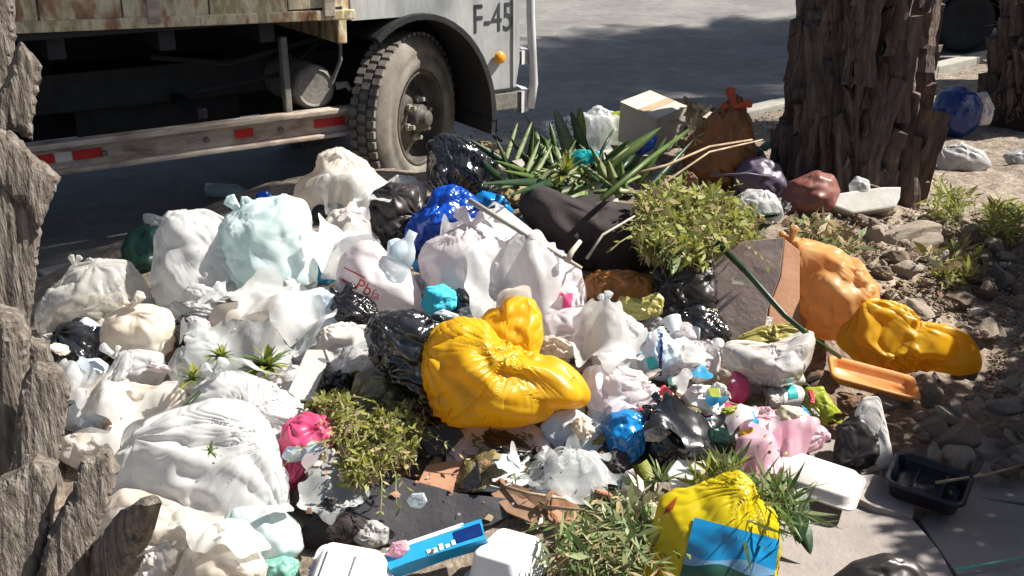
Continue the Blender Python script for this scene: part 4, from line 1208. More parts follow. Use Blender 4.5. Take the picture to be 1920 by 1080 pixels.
# --- middle
B("black_bag", [(620, 575), (630, 552), (660, 545), (695, 560), (712, 590), (700, 612), (650, 612), (628, 600)], M['black'], "twisted end of shiny black bag lying on the red lettered white bag", "bag", slack=0.5, knots=[(690, 590)], dd=-0.1)
B("black_bag", [(685, 620), (700, 590), (750, 578), (810, 592), (870, 600), (900, 640), (890, 700), (850, 750), (800, 760), (740, 720), (700, 680)], M['black'], "big shiny black bag partly hidden behind the yellow bag", "bag", slack=0.4, knots=[(700, 600)], T=0.8, dd=-0.16)
B("black_bag", [(840, 560), (860, 540), (900, 555), (930, 585), (920, 620), (870, 620), (845, 595)], M['black'], "black bag with a silvery label beside the cyan cloth", "bag", slack=0.35, dd=-0.06)
B("cyan_cloth", [(790, 570), (800, 540), (830, 533), (855, 548), (856, 575), (830, 592), (800, 590)], M['cyan_cloth'], "crumpled cyan cloth ball on the black bag", "cloth", slack=0.5, maxd=0.14, T=1.0, dd=-0.14, lift=0.04)
B("silver_label", [(812, 588), (830, 580), (860, 590), (858, 606), (825, 606)], M['white_blue'], "small white and blue label below the cyan cloth ball", "label", T=0.4, dd=-0.2, lift=0.03)
B("tissue", [(590, 650), (608, 615), (640, 605), (690, 612), (690, 650), (680, 690), (640, 700), (600, 690)], M['tissue'], "crumpled beige tissue left of the big shiny black bag", "tissue", slack=0.6, maxd=0.14, dd=-0.05)
B("tissue", [(440, 650), (455, 620), (500, 600), (530, 570), (542, 560), (545, 600), (548, 640), (530, 680), (480, 690), (448, 680)], M['tissue'], "pink white tissue with a pointed tip above the spiky plant", "tissue", slack=0.5, maxd=0.12, T=0.6)
B("white_bag", [(548, 655), (565, 635), (600, 632), (625, 650), (610, 680), (575, 690), (552, 680)], M['white'], "small crumpled white bag beside the beige tissue", "bag", slack=0.5)
B("black_bag", [(95, 640), (115, 610), (150, 598), (205, 620), (215, 680), (205, 740), (160, 750), (130, 700), (100, 680)], M['black'], "black bag behind the silvery bag near the left palm", "bag", slack=0.4, dd=0.1)
B("silvery_bag", [(128, 635), (140, 605), (162, 595), (185, 608), (190, 645), (178, 672), (152, 680), (132, 662)], M['white_blue'], "small knotted silvery blue bag near the left palm", "bag", slack=0.45, knots=[(160, 675)], dd=-0.04)
B("blue_bag", [(118, 700), (150, 675), (185, 672), (214, 695), (212, 730), (170, 755), (135, 760), (115, 735)], M['white_blue'], "lower half of a thin bluish bag under the silvery knot", "bag", slack=0.4, T=0.7)
B("white_bag", [(188, 630), (200, 592), (232, 572), (280, 570), (318, 582), (330, 615), (322, 655), (300, 675), (250, 672), (208, 662), (190, 650)], M['white_cream'], "puffy cream white bag left of centre above a smaller white bag", "bag", slack=0.14, T=0.95, dd=-0.03)
B("white_bag", [(208, 690), (225, 660), (262, 655), (305, 662), (312, 700), (290, 735), (240, 745), (212, 725)], M['white'], "smaller white bag tucked under the puffy cream white bag", "bag", slack=0.2)
B("black_bag", [(322, 610), (340, 590), (375, 592), (405, 612), (418, 640), (380, 655), (330, 650)], M['black'], "small crinkled black bag right of the puffy cream bag", "bag", slack=0.6, maxd=0.12)
B("clear_bag", [(315, 690), (335, 655), (380, 640), (420, 660), (430, 700), (390, 730), (335, 725)], M['clear'], "crumpled clear bag by the left spiky tuft", "bag", slack=0.6, maxd=0.12)
B("white_sheet", [(172, 780), (195, 730), (230, 712), (290, 725), (345, 720), (350, 760), (300, 800), (240, 800), (180, 800)], M['white_cream'], "flat white plastic sheet above the huge white bag", "plastic sheet", slack=0.2, T=0.5)
B("tissue", [(125, 800), (130, 765), (160, 745), (190, 750), (200, 785), (190, 815), (150, 815)], M['white_blue'], "crumpled blue white wrapper beside the left palm trunk", "wrapper", slack=0.6, maxd=0.14)
B("tissue", [(112, 860), (120, 820), (170, 800), (225, 815), (235, 850), (200, 870), (150, 880)], M['tissue'], "crumpled beige paper next to the left palm trunk", "paper", slack=0.5, T=0.6)

# --- the huge white bag and its neighbours
B("white_bag", [(350, 770), (365, 730), (410, 700), (450, 697), (500, 718), (555, 752), (600, 790), (590, 850), (530, 880), (450, 860), (380, 830)], M['white'], "white bag with a pink end lying behind the huge white bag", "bag", knots=[(490, 760)], slack=0.3, T=0.8)
B("pink_bag", [(525, 830), (535, 795), (570, 775), (605, 780), (632, 805), (645, 850), (625, 885), (580, 895), (545, 920), (530, 880)], M['pink'], "crumpled pink plastic between the huge white bag and the weeds", "bag", slack=0.4, T=0.8, dd=-0.05)
B("blue_strip", [(528, 858), (540, 835), (575, 825), (612, 832), (618, 848), (580, 858), (545, 868)], M['white_blue'], "silvery blue strip folded over the pink plastic", "scrap", slack=0.3, T=0.5, dd=-0.16)
B("white_bag", [(222, 850), (262, 800), (330, 768), (400, 748), (462, 758), (500, 790), (522, 850), (542, 910), (538, 960), (500, 990), (420, 990), (340, 960), (262, 935), (215, 940), (205, 890)], M['white'], "huge streaked white bag filling the lower left of the heap", "bag", knots=[(530, 800)], slack=0.10, T=0.85, pleats=13, dd=-0.05, fold=0.085 / 0.4, anchors=6, seed=44, kamp=1.3)
B("white_bag", [(175, 1010), (195, 950), (230, 915), (300, 925), (380, 960), (470, 980), (440, 1030), (360, 1060), (280, 1080), (220, 1060)], M['white_cream'], "cream stained white bag below the huge streaked bag", "bag", slack=0.2, T=0.7)
B("white_bag", [(400, 990), (440, 950), (520, 950), (560, 985), (572, 1030), (530, 1060), (470, 1080), (410, 1060)], M['white_teal'], "greyish blue white bag below the huge streaked bag", "bag", slack=0.15, T=0.8)
B("grey_bag", [(330, 1080), (350, 1030), (410, 1000), (470, 1020), (500, 1060), (490, 1120), (340, 1130)], M['white_cream'], "grey cream bag at the bottom edge near the left", "bag", slack=0.25)
B("mint_wrap", [(485, 1075), (495, 1050), (530, 1042), (560, 1052), (562, 1090), (500, 1100)], M['mint'], "crumpled mint green wrapper at the bottom beside the foam box", "wrapper", slack=0.6, maxd=0.14)
B("tissue", [(255, 1060), (270, 1020), (320, 1005), (345, 1030), (340, 1090), (270, 1100)], M['tissue'], "dirty crumpled paper at the bottom left behind the dark leaf base", "paper", slack=0.6, maxd=0.14)

# --- centre
B("black_bag", [(590, 700), (605, 680), (640, 678), (662, 700), (665, 735), (640, 750), (605, 740)], M['black'], "small crinkled black bag above the green weeds", "bag", slack=0.7, maxd=0.14)
B("gold_foil", [(660, 730), (668, 700), (700, 688), (735, 700), (760, 730), (765, 770), (740, 800), (690, 795), (665, 770)], M['gold'], "dark golden crumpled foil between the weeds and the black bag", "foil", slack=0.5, maxd=0.12, dd=0.02)
B("dark_bag", [(740, 760), (760, 720), (810, 730), (830, 780), (800, 820), (755, 810)], M['black_dull'], "dark bag in the hollow left of the big yellow bag", "bag", slack=0.3)
B("yellow_bag", [(792, 690), (800, 645), (822, 612), (862, 596), (908, 600), (935, 640), (1000, 668), (1045, 672), (1085, 705), (1107, 745), (1088, 762), (1050, 755), (1020, 785), (960, 797), (905, 797), (845, 798), (818, 770), (800, 730)], M['yellow'], "big bright yellow bag in the centre of the heap", "bag", knots=[(950, 655)], slack=0.16, T=0.85, D=None, dd=-0.15, pleats=6, kamp=0.75, fold=0.09, center=(915, 705), level=7)
B("yellow_knot", [(903, 596), (918, 580), (940, 578), (948, 560), (978, 556), (1000, 562), (1014, 590), (1018, 640), (1008, 672), (965, 684), (930, 672), (895, 650), (885, 622)], M['yellow'], None, T=0.62, knots=[(945, 665)], slack=0.24, dd=-0.26, parent=None, level=6, pleats=7, kamp=1.2)
B("white_bag", [(1008, 640), (1015, 595), (1060, 580), (1110, 575), (1130, 610), (1140, 660), (1100, 700), (1040, 690)], M['white_pink'], "dazzling white bag directly right of the big yellow bag", "bag", slack=0.2, T=0.8)
B("white_bag", [(1108, 600), (1118, 568), (1140, 562), (1165, 585), (1205, 610), (1215, 660), (1200, 720), (1150, 740), (1110, 700)], M['white'], "white bag with a puffed top under the amber bag", "bag", slack=0.22, knots=[(1135, 570)], T=0.8)
B("white_bag", [(1085, 730), (1100, 690), (1150, 680), (1200, 700), (1238, 740), (1230, 775), (1170, 785), (1110, 770)], M['white_pink'], "crinkled white bag just above the black and azure bags", "bag", slack=0.45, T=0.7, dd=-0.05)
B("white_bag", [(1095, 790), (1105, 765), (1150, 760), (1160, 790), (1130, 810)], M['white_blue'], "pale blue white bag tip below the yellow bag's right end", "bag", slack=0.3)
B("striped_wrap", [(1195, 655), (1215, 625), (1240, 615), (1262, 640), (1280, 670), (1278, 705), (1240, 715), (1205, 705)], M['white_blue'], "blue and white striped wrapper beside the small foam cups", "wrapper", slack=0.4, knots=[(1240, 622)], dd=-0.06)
B("grey_bag", [(1195, 610), (1230, 590), (1265, 600), (1275, 625), (1235, 640), (1200, 635)], M['grey'], "small grey bag under the amber bag's noodles", "bag", slack=0.3, T=0.7)
B("white_bag", [(1270, 680), (1285, 640), (1330, 638), (1356, 660), (1350, 700), (1310, 730), (1280, 715)], M['white_pink'], "soft white bag with small cups on it left of the foil bowl", "bag", slack=0.4, T=0.7)
B("tissue", [(1288, 705), (1298, 668), (1318, 680), (1330, 712), (1310, 722)], M['tissue'], "pointed white tissue below the small foam cups", "tissue", slack=0.4, T=0.6, dd=-0.12)
B("pink_bag", [(1365, 730), (1375, 695), (1400, 700), (1405, 740), (1390, 760), (1368, 752)], M['pink'], "raspberry red plastic under the foil bowl", "scrap", slack=0.4, dd=-0.08)
B("foil_bag", [(1395, 740), (1400, 700), (1450, 690), (1500, 690), (1510, 715), (1460, 735), (1420, 765)], M['foil'], "shiny silver film below the foil bowl", "film", slack=0.5, maxd=0.12, T=0.6)
B("white_bag", [(1322, 705), (1330, 670), (1360, 660), (1385, 690), (1375, 720), (1340, 725)], M['white_cream'], "crinkled film left of the foil bowl", "film", slack=0.5, T=0.6)
B("peach_bag", [(1425, 600), (1440, 582), (1490, 580), (1512, 598), (1510, 622), (1460, 630), (1430, 620)], M['orange'], "small peach coloured bag resting in the foil bowl", "bag", slack=0.15, T=0.7, dd=0.02)
B("orange_bag", [(1462, 470), (1475, 446), (1515, 450), (1560, 462), (1605, 490), (1640, 540), (1648, 580), (1625, 625), (1580, 640), (1520, 630), (1480, 600), (1462, 540)], M['orange'], "big peach orange bag propped against the grey card panel", "bag", slack=0.3, knots=[(1478, 455)], T=0.9, pleats=14)
B("golden_bag", [(1570, 640), (1590, 605), (1605, 568), (1650, 563), (1695, 575), (1728, 607), (1770, 612), (1812, 625), (1838, 660), (1842, 695), (1800, 702), (1745, 692), (1700, 700), (1650, 692), (1605, 675)], M['yellow2'], "golden yellow bag lying on the rubble at the right", "bag", slack=0.20, T=0.42, center=(1700, 640), fold=0.075, anchors=10)
B("pink_sheet", [(1310, 790), (1325, 760), (1365, 755), (1402, 770), (1400, 800), (1350, 808)], M['pink'], "bright pink crumpled film under the white and green packet", "film", slack=0.5, T=0.5)
B("pink_sheet", [(1385, 800), (1390, 765), (1440, 768), (1500, 790), (1560, 810), (1540, 840), (1480, 858), (1420, 850)], M['palepink'], "pale pink plastic sheet spreading above the foam tray", "plastic sheet", slack=0.4, T=0.45, knots=[(1395, 780)])
B("lime_bag", [(1500, 760), (1512, 728), (1540, 725), (1560, 755), (1582, 780), (1578, 800), (1545, 798), (1515, 790)], M['lime'], "small lime green bag right of the drink can", "bag", slack=0.45, maxd=0.1)
B("blue_bag", [(1128, 800), (1145, 775), (1175, 767), (1205, 780), (1217, 810), (1205, 850), (1180, 872), (1155, 870), (1140, 840)], M['azure'], "glossy azure bag next to the shiny black bag", "bag", slack=0.25, T=0.8, dd=-0.05)
B("black_bag", [(1190, 785), (1215, 760), (1260, 757), (1295, 775), (1320, 810), (1345, 850), (1335, 880), (1280, 885), (1225, 875), (1200, 850)], M['black'], "crumpled glossy black bag between the azure bag and the gold pouch", "bag", slack=0.5, knots=[(1240, 765)], T=0.75)
B("blue_ribbon", [(1148, 880), (1150, 860), (1172, 860), (1170, 900), (1175, 935), (1160, 932), (1152, 905)], M['azure'], "narrow blue plastic strip hanging below the azure bag", "strip", T=0.5, level=5, slack=0.3)
B("white_sheet", [(1010, 800), (1030, 775), (1080, 768), (1130, 800), (1150, 840), (1150, 880), (1090, 870), (1040, 850)], M['white_blue'], "bluish white plastic sheet left of the azure bag", "plastic sheet", slack=0.3, T=0.4)
B("clear_sheet", [(985, 910), (1000, 865), (1050, 840), (1110, 850), (1140, 880), (1135, 930), (1080, 945), (1010, 940)], M['clear'], "clear wrinkled film right of the round plate", "film", slack=0.4, T=0.4)
B("white_bag", [(1165, 930), (1172, 885), (1195, 875), (1215, 900), (1210, 940), (1185, 950)], M['white_pink'], "white crumpled wrapper below the azure bag", "wrapper", slack=0.5)
B("teal_wrap", [(1322, 820), (1335, 800), (1368, 803), (1388, 822), (1365, 832), (1332, 832)], M['mint'], "turquoise and white wrapper right of the glossy black bag", "wrapper", slack=0.4, T=0.6, dd=-0.05)
B("gold_pouch", [(1385, 840), (1388, 808), (1410, 802), (1440, 825), (1450, 860), (1438, 882), (1405, 884), (1388, 865)], M['yellow2'], "small golden pouch above the foam tray", "pouch", slack=0.12, T=0.5, dd=-0.05)
B("green_scrap", [(1320, 850), (1345, 832), (1385, 838), (1388, 865), (1350, 875)], M['green_dk'], "dark green scrap between the glossy black bag and the gold pouch", "scrap", slack=0.3, T=0.5)
B("dark_bag", [(1560, 880), (1570, 800), (1610, 770), (1650, 800), (1660, 860), (1620, 880)], M['black_dull'], "dark dull bag in the shade right of the foam tray", "bag", slack=0.2, T=0.4, dd=0.05)
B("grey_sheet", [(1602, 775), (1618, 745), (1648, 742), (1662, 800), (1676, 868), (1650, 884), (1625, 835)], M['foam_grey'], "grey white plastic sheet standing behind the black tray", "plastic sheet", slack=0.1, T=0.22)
B("dark_cloth", [(565, 900), (590, 880), (635, 890), (650, 930), (640, 990), (600, 985), (565, 950), (540, 960), (550, 925)], M['cloth_dk'], "dark brown cloth under the pink plastic", "cloth", slack=0.3, T=0.6)
B("brown_cloth", [(560, 1000), (590, 965), (650, 960), (700, 985), (690, 1025), (620, 1030), (575, 1025)], M['cloth_dk'], "dark brown cloth above the lower foam box", "cloth", slack=0.3, T=0.6)
B("grey_wrap", [(655, 1010), (662, 985), (700, 975), (730, 990), (725, 1020), (690, 1030)], M['grey'], "small dim grey wrap in the hollow under the dark board", "wrapper", slack=0.4)
B("black_shape", [(1555, 1090), (1600, 1055), (1660, 1038), (1715, 1050), (1745, 1085), (1740, 1140), (1560, 1140)], M['black_dull'], "matt black bag at the bottom edge on the slab", "bag", slack=0.08, T=0.8)

ears("brown orange bag with a spiky red tip left of the palm trunk", 1378, 200, M["tip_red"], 3, 34, name="spiky_tip")
for lab, kx, ky, m, n, L in (("big rounded bluish white bag beside the tall white bag", 452, 400, 'white_teal', 2, 40), ("puffy cream white bag left of centre above a smaller white bag", 245, 575, 'white_cream', 2, 30),
        ("large pinkish white bag in the centre behind the yellow bag", 885, 425, 'white_pink', 2, 38), ("white bag with a puffed top under the amber bag", 1135, 570, 'white', 2, 28),
        ("big peach orange bag propped against the grey card panel", 1482, 452, 'orange', 2, 30), 
        ("crumpled glossy black bag between the azure bag and the gold pouch", 1240, 762, 'black', 2, 34), ("pinkish white shop bag with magenta print behind the yellow bag", 990, 468, 'white_pink', 2, 40),
        ("twisted end of shiny black bag lying on the red lettered white bag", 640, 556, 'black', 2, 30), ("white bag with a pink end lying behind the huge white bag", 400, 708, 'white', 2, 40),
        ("smaller white bag tucked under the puffy cream white bag", 215, 668, 'white', 2, 30), ("see through frosted bag resting against the left palm trunk", 140, 498, 'frost', 2, 30)):
    ears(lab, kx, ky, M[m], n, L)
# ------------------------------------------------------------------ rigid rubbish
def hp(px, py, lift=0.0, dd=0.0):
    return at(px, py, depth_on_heap(px, py, lift) + dd)

def thing(name, px, py, label, cat, lift=0.0, group=None, dd=0.0):
    p = hp(px, py, lift, dd)
    return empty(name, p, 0, label, cat, group), p

def boxc(name, w, d, h, mat, parent, M4=None, thick=0.004, bevel=0.003, openings=True):
    bm = bmesh.new()
    add_box(bm, (0, 0, 0), (w, d, h), M4)
    return bm_obj(name, bm, mat, parent, bevel=bevel)

def orient(rx, ry, rz, s=1.0):
    return (Matrix.Rotation(math.radians(rz), 4, 'Z') @ Matrix.Rotation(math.radians(ry), 4, 'Y') @ Matrix.Rotation(math.radians(rx), 4, 'X'))

def tray_mesh(w, l, h, mat, name, parent=None, inset=0.16, rim=0.012, wall=0.004, corner=0.18, seg=6, segments=2):
    """an open moulded tray with rounded corners, rolled rim and real wall thickness; opens towards +z"""
    def loop(fw, fl, z, r):
        pts = []
        for cx, cy, a0 in ((1, 1, 0), (-1, 1, 90), (-1, -1, 180), (1, -1, 270)):
            for k in range(seg + 1):
                a = math.radians(a0 + 90 * k / seg)
                pts.append(((fw / 2 - r) * cx + r * math.cos(a), (fl / 2 - r) * cy + r * math.sin(a), z))
        return pts
    r = corner * min(w, l)
    ins = inset * min(w, l)
    loops = [loop(w - ins * 1.3, l - ins * 1.3, 0.0, r * .7), loop(w - ins, l - ins, 0.004, r * .8), loop(w - ins * .35, l - ins * .35, h * 0.7, r), loop(w, l, h - 0.003, r), loop(w + rim, l + rim, h, r), loop(w + rim * 1.4, l + rim * 1.4, h - 0.006, r),
             loop(w + rim * 1.4 + .002, l + rim * 1.4 + .002, h - 0.004, r), loop(w + rim, l + rim, h + 0.003, r), loop(w - wall, l - wall, h + 0.002, r), loop(w - ins * .35 - wall * 2, l - ins * .35 - wall * 2, h * 0.7, r), loop(w - ins - wall * 2, l - ins - wall * 2, 0.004 + wall, r * .8), loop(w - ins * 1.3 - wall * 2, l - ins * 1.3 - wall * 2, wall, r * .7)]
    V = [p for lp in loops for p in lp]
    n = len(loops[0]); Fc = []
    for j in range(len(loops) - 1):
        for i in range(n):
            Fc.append((j * n + i, j * n + (i + 1) % n, (j + 1) * n + (i + 1) % n, (j + 1) * n + i))
    Fc.append(tuple(range(n))[::-1]); Fc.append(tuple((len(loops) - 1) * n + i for i in range(n)))
    return mesh_obj(name, V, Fc, mat, parent)

# tan box at the back
bx, p = thing("cardboard_box", 1222, 232, "small tan cardboard box behind the long green leaves", "box", lift=0.17)
bm = bmesh.new()
Mx = orient(10, -8, 40) @ Matrix.Scale(1.1, 4)
for c, s in (((0, -0.115, 0), (0.2, 0.004, 0.2)), ((0, 0.115, 0), (0.2, 0.004, 0.2)), ((-0.1, 0, 0), (0.004, 0.226, 0.2)), ((0.1, 0, 0), (0.004, 0.226, 0.2)), ((0, 0, -0.1), (0.19, 0.22, 0.004)), ((0, 0, 0.1), (0.205, 0.236, 0.004))):
    add_box(bm, c, s, Mx)
bm_obj("carton", bm, M['card_pale'], bx)
bm = bmesh.new(); add_box(bm, (0, -0.02, 0.104), (0.2, 0.045, 0.001), Mx); bm_obj("packing_tape", bm, M['cardboard'], bx)

# foam block at the palm's foot
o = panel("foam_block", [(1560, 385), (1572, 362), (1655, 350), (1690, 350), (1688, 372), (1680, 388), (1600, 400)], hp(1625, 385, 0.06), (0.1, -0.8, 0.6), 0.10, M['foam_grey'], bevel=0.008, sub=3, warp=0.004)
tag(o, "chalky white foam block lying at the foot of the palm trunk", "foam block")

# the grey card panel, its side wall and shelf slot
cp = empty("card_panel", hp(1390, 620), 0, "tall grey brown card panel leaning beside the orange bag", "panel")
bpy.context.view_layer.update()
def child_panel(name, poly, P0, nrm, th, mat, parent, **k):
    o = panel(name, poly, P0, nrm, th, mat, None, **k)
    o.parent = parent; o.matrix_parent_inverse = parent.matrix_basis.inverted()
    return o
P0 = hp(1385, 630, 0.05)
child_panel("front", [(1345, 470), (1362, 455), (1471, 445), (1462, 520), (1440, 578), (1432, 640), (1380, 645), (1325, 605), (1316, 585)], P0, (-0.15, -0.9, 0.42), 0.012, M['card_grey'], cp, bevel=0.004, sub=3, warp=0.006, seed=2)
child_panel("side", [(1471, 447), (1500, 470), (1500, 600), (1440, 615), (1443, 575), (1464, 520)], P0 + Vector((0, 0.03, 0)), (0.35, -0.85, 0.38), 0.012, M['terra'], cp, bevel=0.004)
child_panel("rim", [(1338, 474), (1346, 470), (1318, 590), (1328, 607), (1322, 612), (1308, 592)], P0 + Vector((0, -0.02, 0)), (-0.5, -0.8, 0.3), 0.02, M['card_grey'], cp, bevel=0.003)
child_panel("slot", [(1374, 518), (1408, 522), (1406, 536), (1372, 532)], P0 - Vector((0, 0.022, -0.012)), (-0.15, -0.9, 0.42), 0.004, M['card_pale'], cp)

# orange tray half in the rubble
tr = tray_mesh(0.27, 0.13, 0.032, M['tray_orange'], "orange_tray")
tr.location = hp(1632, 722, 0.03); tr.rotation_euler = orient(4, 12, -10).to_euler()
tag(tr, "shallow orange plastic tray below the golden yellow bag", "tray")

# foil bowl with a yellow lining
fb = B("foil_bowl", [(1352, 652), (1372, 645), (1410, 655), (1450, 655), (1490, 645), (1520, 622), (1527, 640), (1515, 680), (1495, 712), (1445, 722), (1395, 712), (1362, 690)], M['foil'], "crumpled foil bowl with a yellow lining beside the card panel", "bowl", slack=0.3, T=0.9, dd=-0.16, maxd=0.09)
for nm, poly, m, dd_ in (("lining", [(1366, 650), (1395, 628), (1430, 612), (1480, 608), (1516, 618), (1512, 634), (1470, 650), (1410, 660)], M['lining'], -0.10),
                         ("rim", [(1352, 656), (1375, 640), (1420, 650), (1460, 645), (1500, 628), (1524, 616), (1528, 632), (1500, 652), (1450, 668), (1400, 668)], M['tissue'], -0.17),
                         ("back_wall", [(1378, 640), (1400, 612), (1432, 592), (1450, 596), (1440, 625), (1400, 650)], M['foil'], -0.05)):
    o = B(nm, poly, m, None, slack=0.5, T=0.45, dd=dd_, maxd=0.09)
    o.parent = fb; o.location = o.location - fb.location

# foam cups on the white bag
for (px, py, r, dx) in ((1268, 628, 0.036, 0), (1300, 640, 0.026, 30), (1345, 655, 0.02, 60)):
    V, Fc = lathe([(0, 0), (r * 0.75, 0), (r * 0.8, 0.004), (r, r * 1.5), (r * 1.05, r * 1.55), (r * 0.96, r * 1.55), (r * 0.75, 0.008), (0, 0.008)], 24, orient(-55, dx, 20))
    o = mesh_obj("foam_cup", V, Fc, M['foam'])
    o.location = hp(px, py, 0.09)
    tag(o, {0: "largest of the little white foam cups beside the striped wrapper", 30: "smaller white foam cup touching the largest one", 60: "tiny white foam cup nearest to the foil bowl"}[dx], "cup")

# drink can
can, p = thing("drink_can", 1468, 745, "crushed white and teal drink can above the pink sheet", "can", lift=0.05)
Mx = orient(0, 90, 12)
rr, L = 0.034, 0.12
V, Fc = lathe([(0, -L / 2 + 0.006), (rr * 0.8, -L / 2 + 0.004), (rr * 0.85, -L / 2), (rr * 0.9, -L / 2 + 0.003), (rr, -L / 2 + 0.012), (rr, -0.02), (rr * 0.96, 0), (rr, 0.02), (rr, L / 2 - 0.014), (rr * 0.86, L / 2 - 0.002), (rr * 0.84, L / 2), (rr * 0.8, L / 2 - 0.004), (0, L / 2 - 0.005)], 32, Mx)
mesh_obj("can_body", V, Fc, M['foil'], can)
V, Fc = lathe([(rr + 0.0006, -0.012), (rr * 0.965 + .0006, 0.0), (rr + 0.0006, 0.02), (rr + 0.0006, 0.044)], 32, Mx); mesh_obj("can_print", V, Fc, M['whitepl'], can)
V, Fc = lathe([(rr + 0.0012, 0.012), (rr + 0.0012, 0.03)], 20, Mx)
V2, F2 = [], []
for k in range(15):
    a = math.radians(150 + 100 * k / 14)
    V2 += [Mx @ Vector((math.cos(a) * (rr + 0.0015), math.sin(a) * (rr + 0.0015), 0.004)), Mx @ Vector((math.cos(a) * (rr + 0.0015), math.sin(a) * (rr + 0.0015), 0.034))]
for k in range(14): F2.append((2 * k, 2 * k + 1, 2 * k + 3, 2 * k + 2))
mesh_obj("can_label", V2, F2, M['label_teal'], can)

# red strip, white and green packet
def flat_box(name, poly, lift, mat, label, cat, th=0.02, nrm=(0.1, -0.6, 0.8), dd=0.0, **k):
    cx = sum(q[0] for q in poly) / len(poly); cy = sum(q[1] for q in poly) / len(poly)
    o = panel(name, poly, hp(cx, cy, lift, dd), nrm, th, mat, bevel=min(0.004, th * 0.3), **k)
    return tag(o, label, cat)
flat_box("red_packet", [(1226, 735), (1245, 720), (1262, 735), (1275, 755), (1262, 760), (1236, 752)], 0.10, M['red'], "small red packet above the glossy black bag", "packet")
pk = flat_box("carton_packet", [(1282, 735), (1300, 720), (1330, 722), (1352, 724), (1362, 735), (1358, 765), (1330, 770), (1295, 758)], 0.10, M['whitepl'], "white drink carton with a green side above the pink film", "carton", th=0.04)
flat_box("green_card", [(1326, 727), (1350, 728), (1352, 752), (1336, 752)], 0.125, M['lime'], "green square panel lying on the white drink carton", "card", th=0.006)
flat_box("green_scrap", [(1252, 710), (1258, 702), (1266, 706), (1267, 722), (1256, 722)], 0.12, M['mint'], "tiny green scrap beside the small red packet", "scrap", th=0.012)
flat_box("foam_scrap", [(1455, 800), (1470, 780), (1500, 790), (1520, 805), (1500, 815)], 0.06, M['noodle'], "heap of pale noodles below the drink can", "food", th=0.01)

# foam clamshell block and foam trays
wb = flat_box("foam_box", [(1250, 885), (1270, 860), (1325, 866), (1330, 895), (1296, 900), (1262, 922)], 0.10, M['foam'], "small bright white foam box behind the yellow picture bag", "box", th=0.05, nrm=(-0.2, -0.5, 0.85))
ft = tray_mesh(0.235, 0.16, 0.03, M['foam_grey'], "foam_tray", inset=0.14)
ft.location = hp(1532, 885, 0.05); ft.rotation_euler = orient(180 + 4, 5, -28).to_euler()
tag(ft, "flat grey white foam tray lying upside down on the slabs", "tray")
bt = tray_mesh(0.20, 0.17, 0.055, M['tray_black'], "black_tray", inset=0.12)
bt.location = hp(1735, 925, 0.0) ; bt.rotation_euler = orient(2, 4, -32).to_euler()
tag(bt, "black plastic tray lying in the shade on the right slab", "tray")
for k in (-0.035, 0.04):
    bm = bmesh.new(); add_box(bm, (k, 0, 0.022), (0.006, 0.14, 0.032)); bm_obj("divider", bm, M['tray_black'], bt, bevel=0.001)

def foam_container(loc, rot, w, l, h, label):
    root = empty("foam_container", loc, 0, label, "food container")
    a = tray_mesh(w, l, h, M['foam'], "base", root, inset=0.2, corner=0.16); a.rotation_euler = rot.to_euler()
    return root, a
r1, a1 = foam_container(at(648, 1075, 2.42), orient(198, 6, -8), 0.185, 0.20, 0.06, "white foam container upside down at the bottom edge")
r2, a2 = foam_container(at(950, 1022, 2.50), orient(180, -6, -32), 0.155, 0.165, 0.07, "white foam container with two lobes beside the blue carton")
for par, specs in ((a1, (((-0.03, 0.0, -0.004), (0.055, 0.11, 0.012)), ((0.035, 0.0, -0.004), (0.045, 0.11, 0.012)))),):
    for c_, s_ in specs:
        bm = bmesh.new(); add_box(bm, c_, s_); bm_obj("moulded_foot", bm, M['foam'], par, bevel=0.004, seg=3)

# blue carton, long and half crushed
bc = empty("blue_carton", at(820, 1030, 2.52), 0, "long bright blue drink carton between the two foam containers", "carton")
Mx = orient(18, -14, 12)
bm = bmesh.new()
add_box(bm, (0, 0, 0), (0.25, 0.055, 0.042), Mx)
bmesh.ops.subdivide_edges(bm, edges=bm.edges, cuts=4, use_grid_fill=True)
Pn = np.array([v.co[:] for v in bm.verts]); dn = fbm(Pn * 22, 2) * 0.008
for v, d in zip(bm.verts, dn): v.co += Vector((d * .5, d, d))
bm_obj("carton_body", bm, M['carton_blue'], bc, bevel=0.0, smooth=False)
bm = bmesh.new(); add_box(bm, (0.085, -0.0, 0.0225), (0.07, 0.035, 0.003), Mx); bm_obj("opening", bm, M['navy'], bc, bevel=0.001)
bm = bmesh.new()
for q in range(5): add_box(bm, (-0.02 + q * 0.016, -0.013 - (q % 2) * 0.003, 0.0225), (0.010, 0.010 + (q % 3) * 0.004, 0.002), Mx)
bm_obj("print", bm, M['whitepl'], bc)
bm = bmesh.new(); add_box(bm, (-0.02, 0.03, 0.012), (0.20, 0.012, 0.02), Mx); bm_obj("edge_flap", bm, M['whitepl'], bc, bevel=0.001)
B("purple_scrap", [(722, 1040), (735, 1018), (762, 1012), (768, 1030), (750, 1048)], M['palepink'], "speckled purple scrap at the left end of the blue carton", "scrap", T=0.5, D=2.5, slack=0.7, maxd=0.16, level=5)

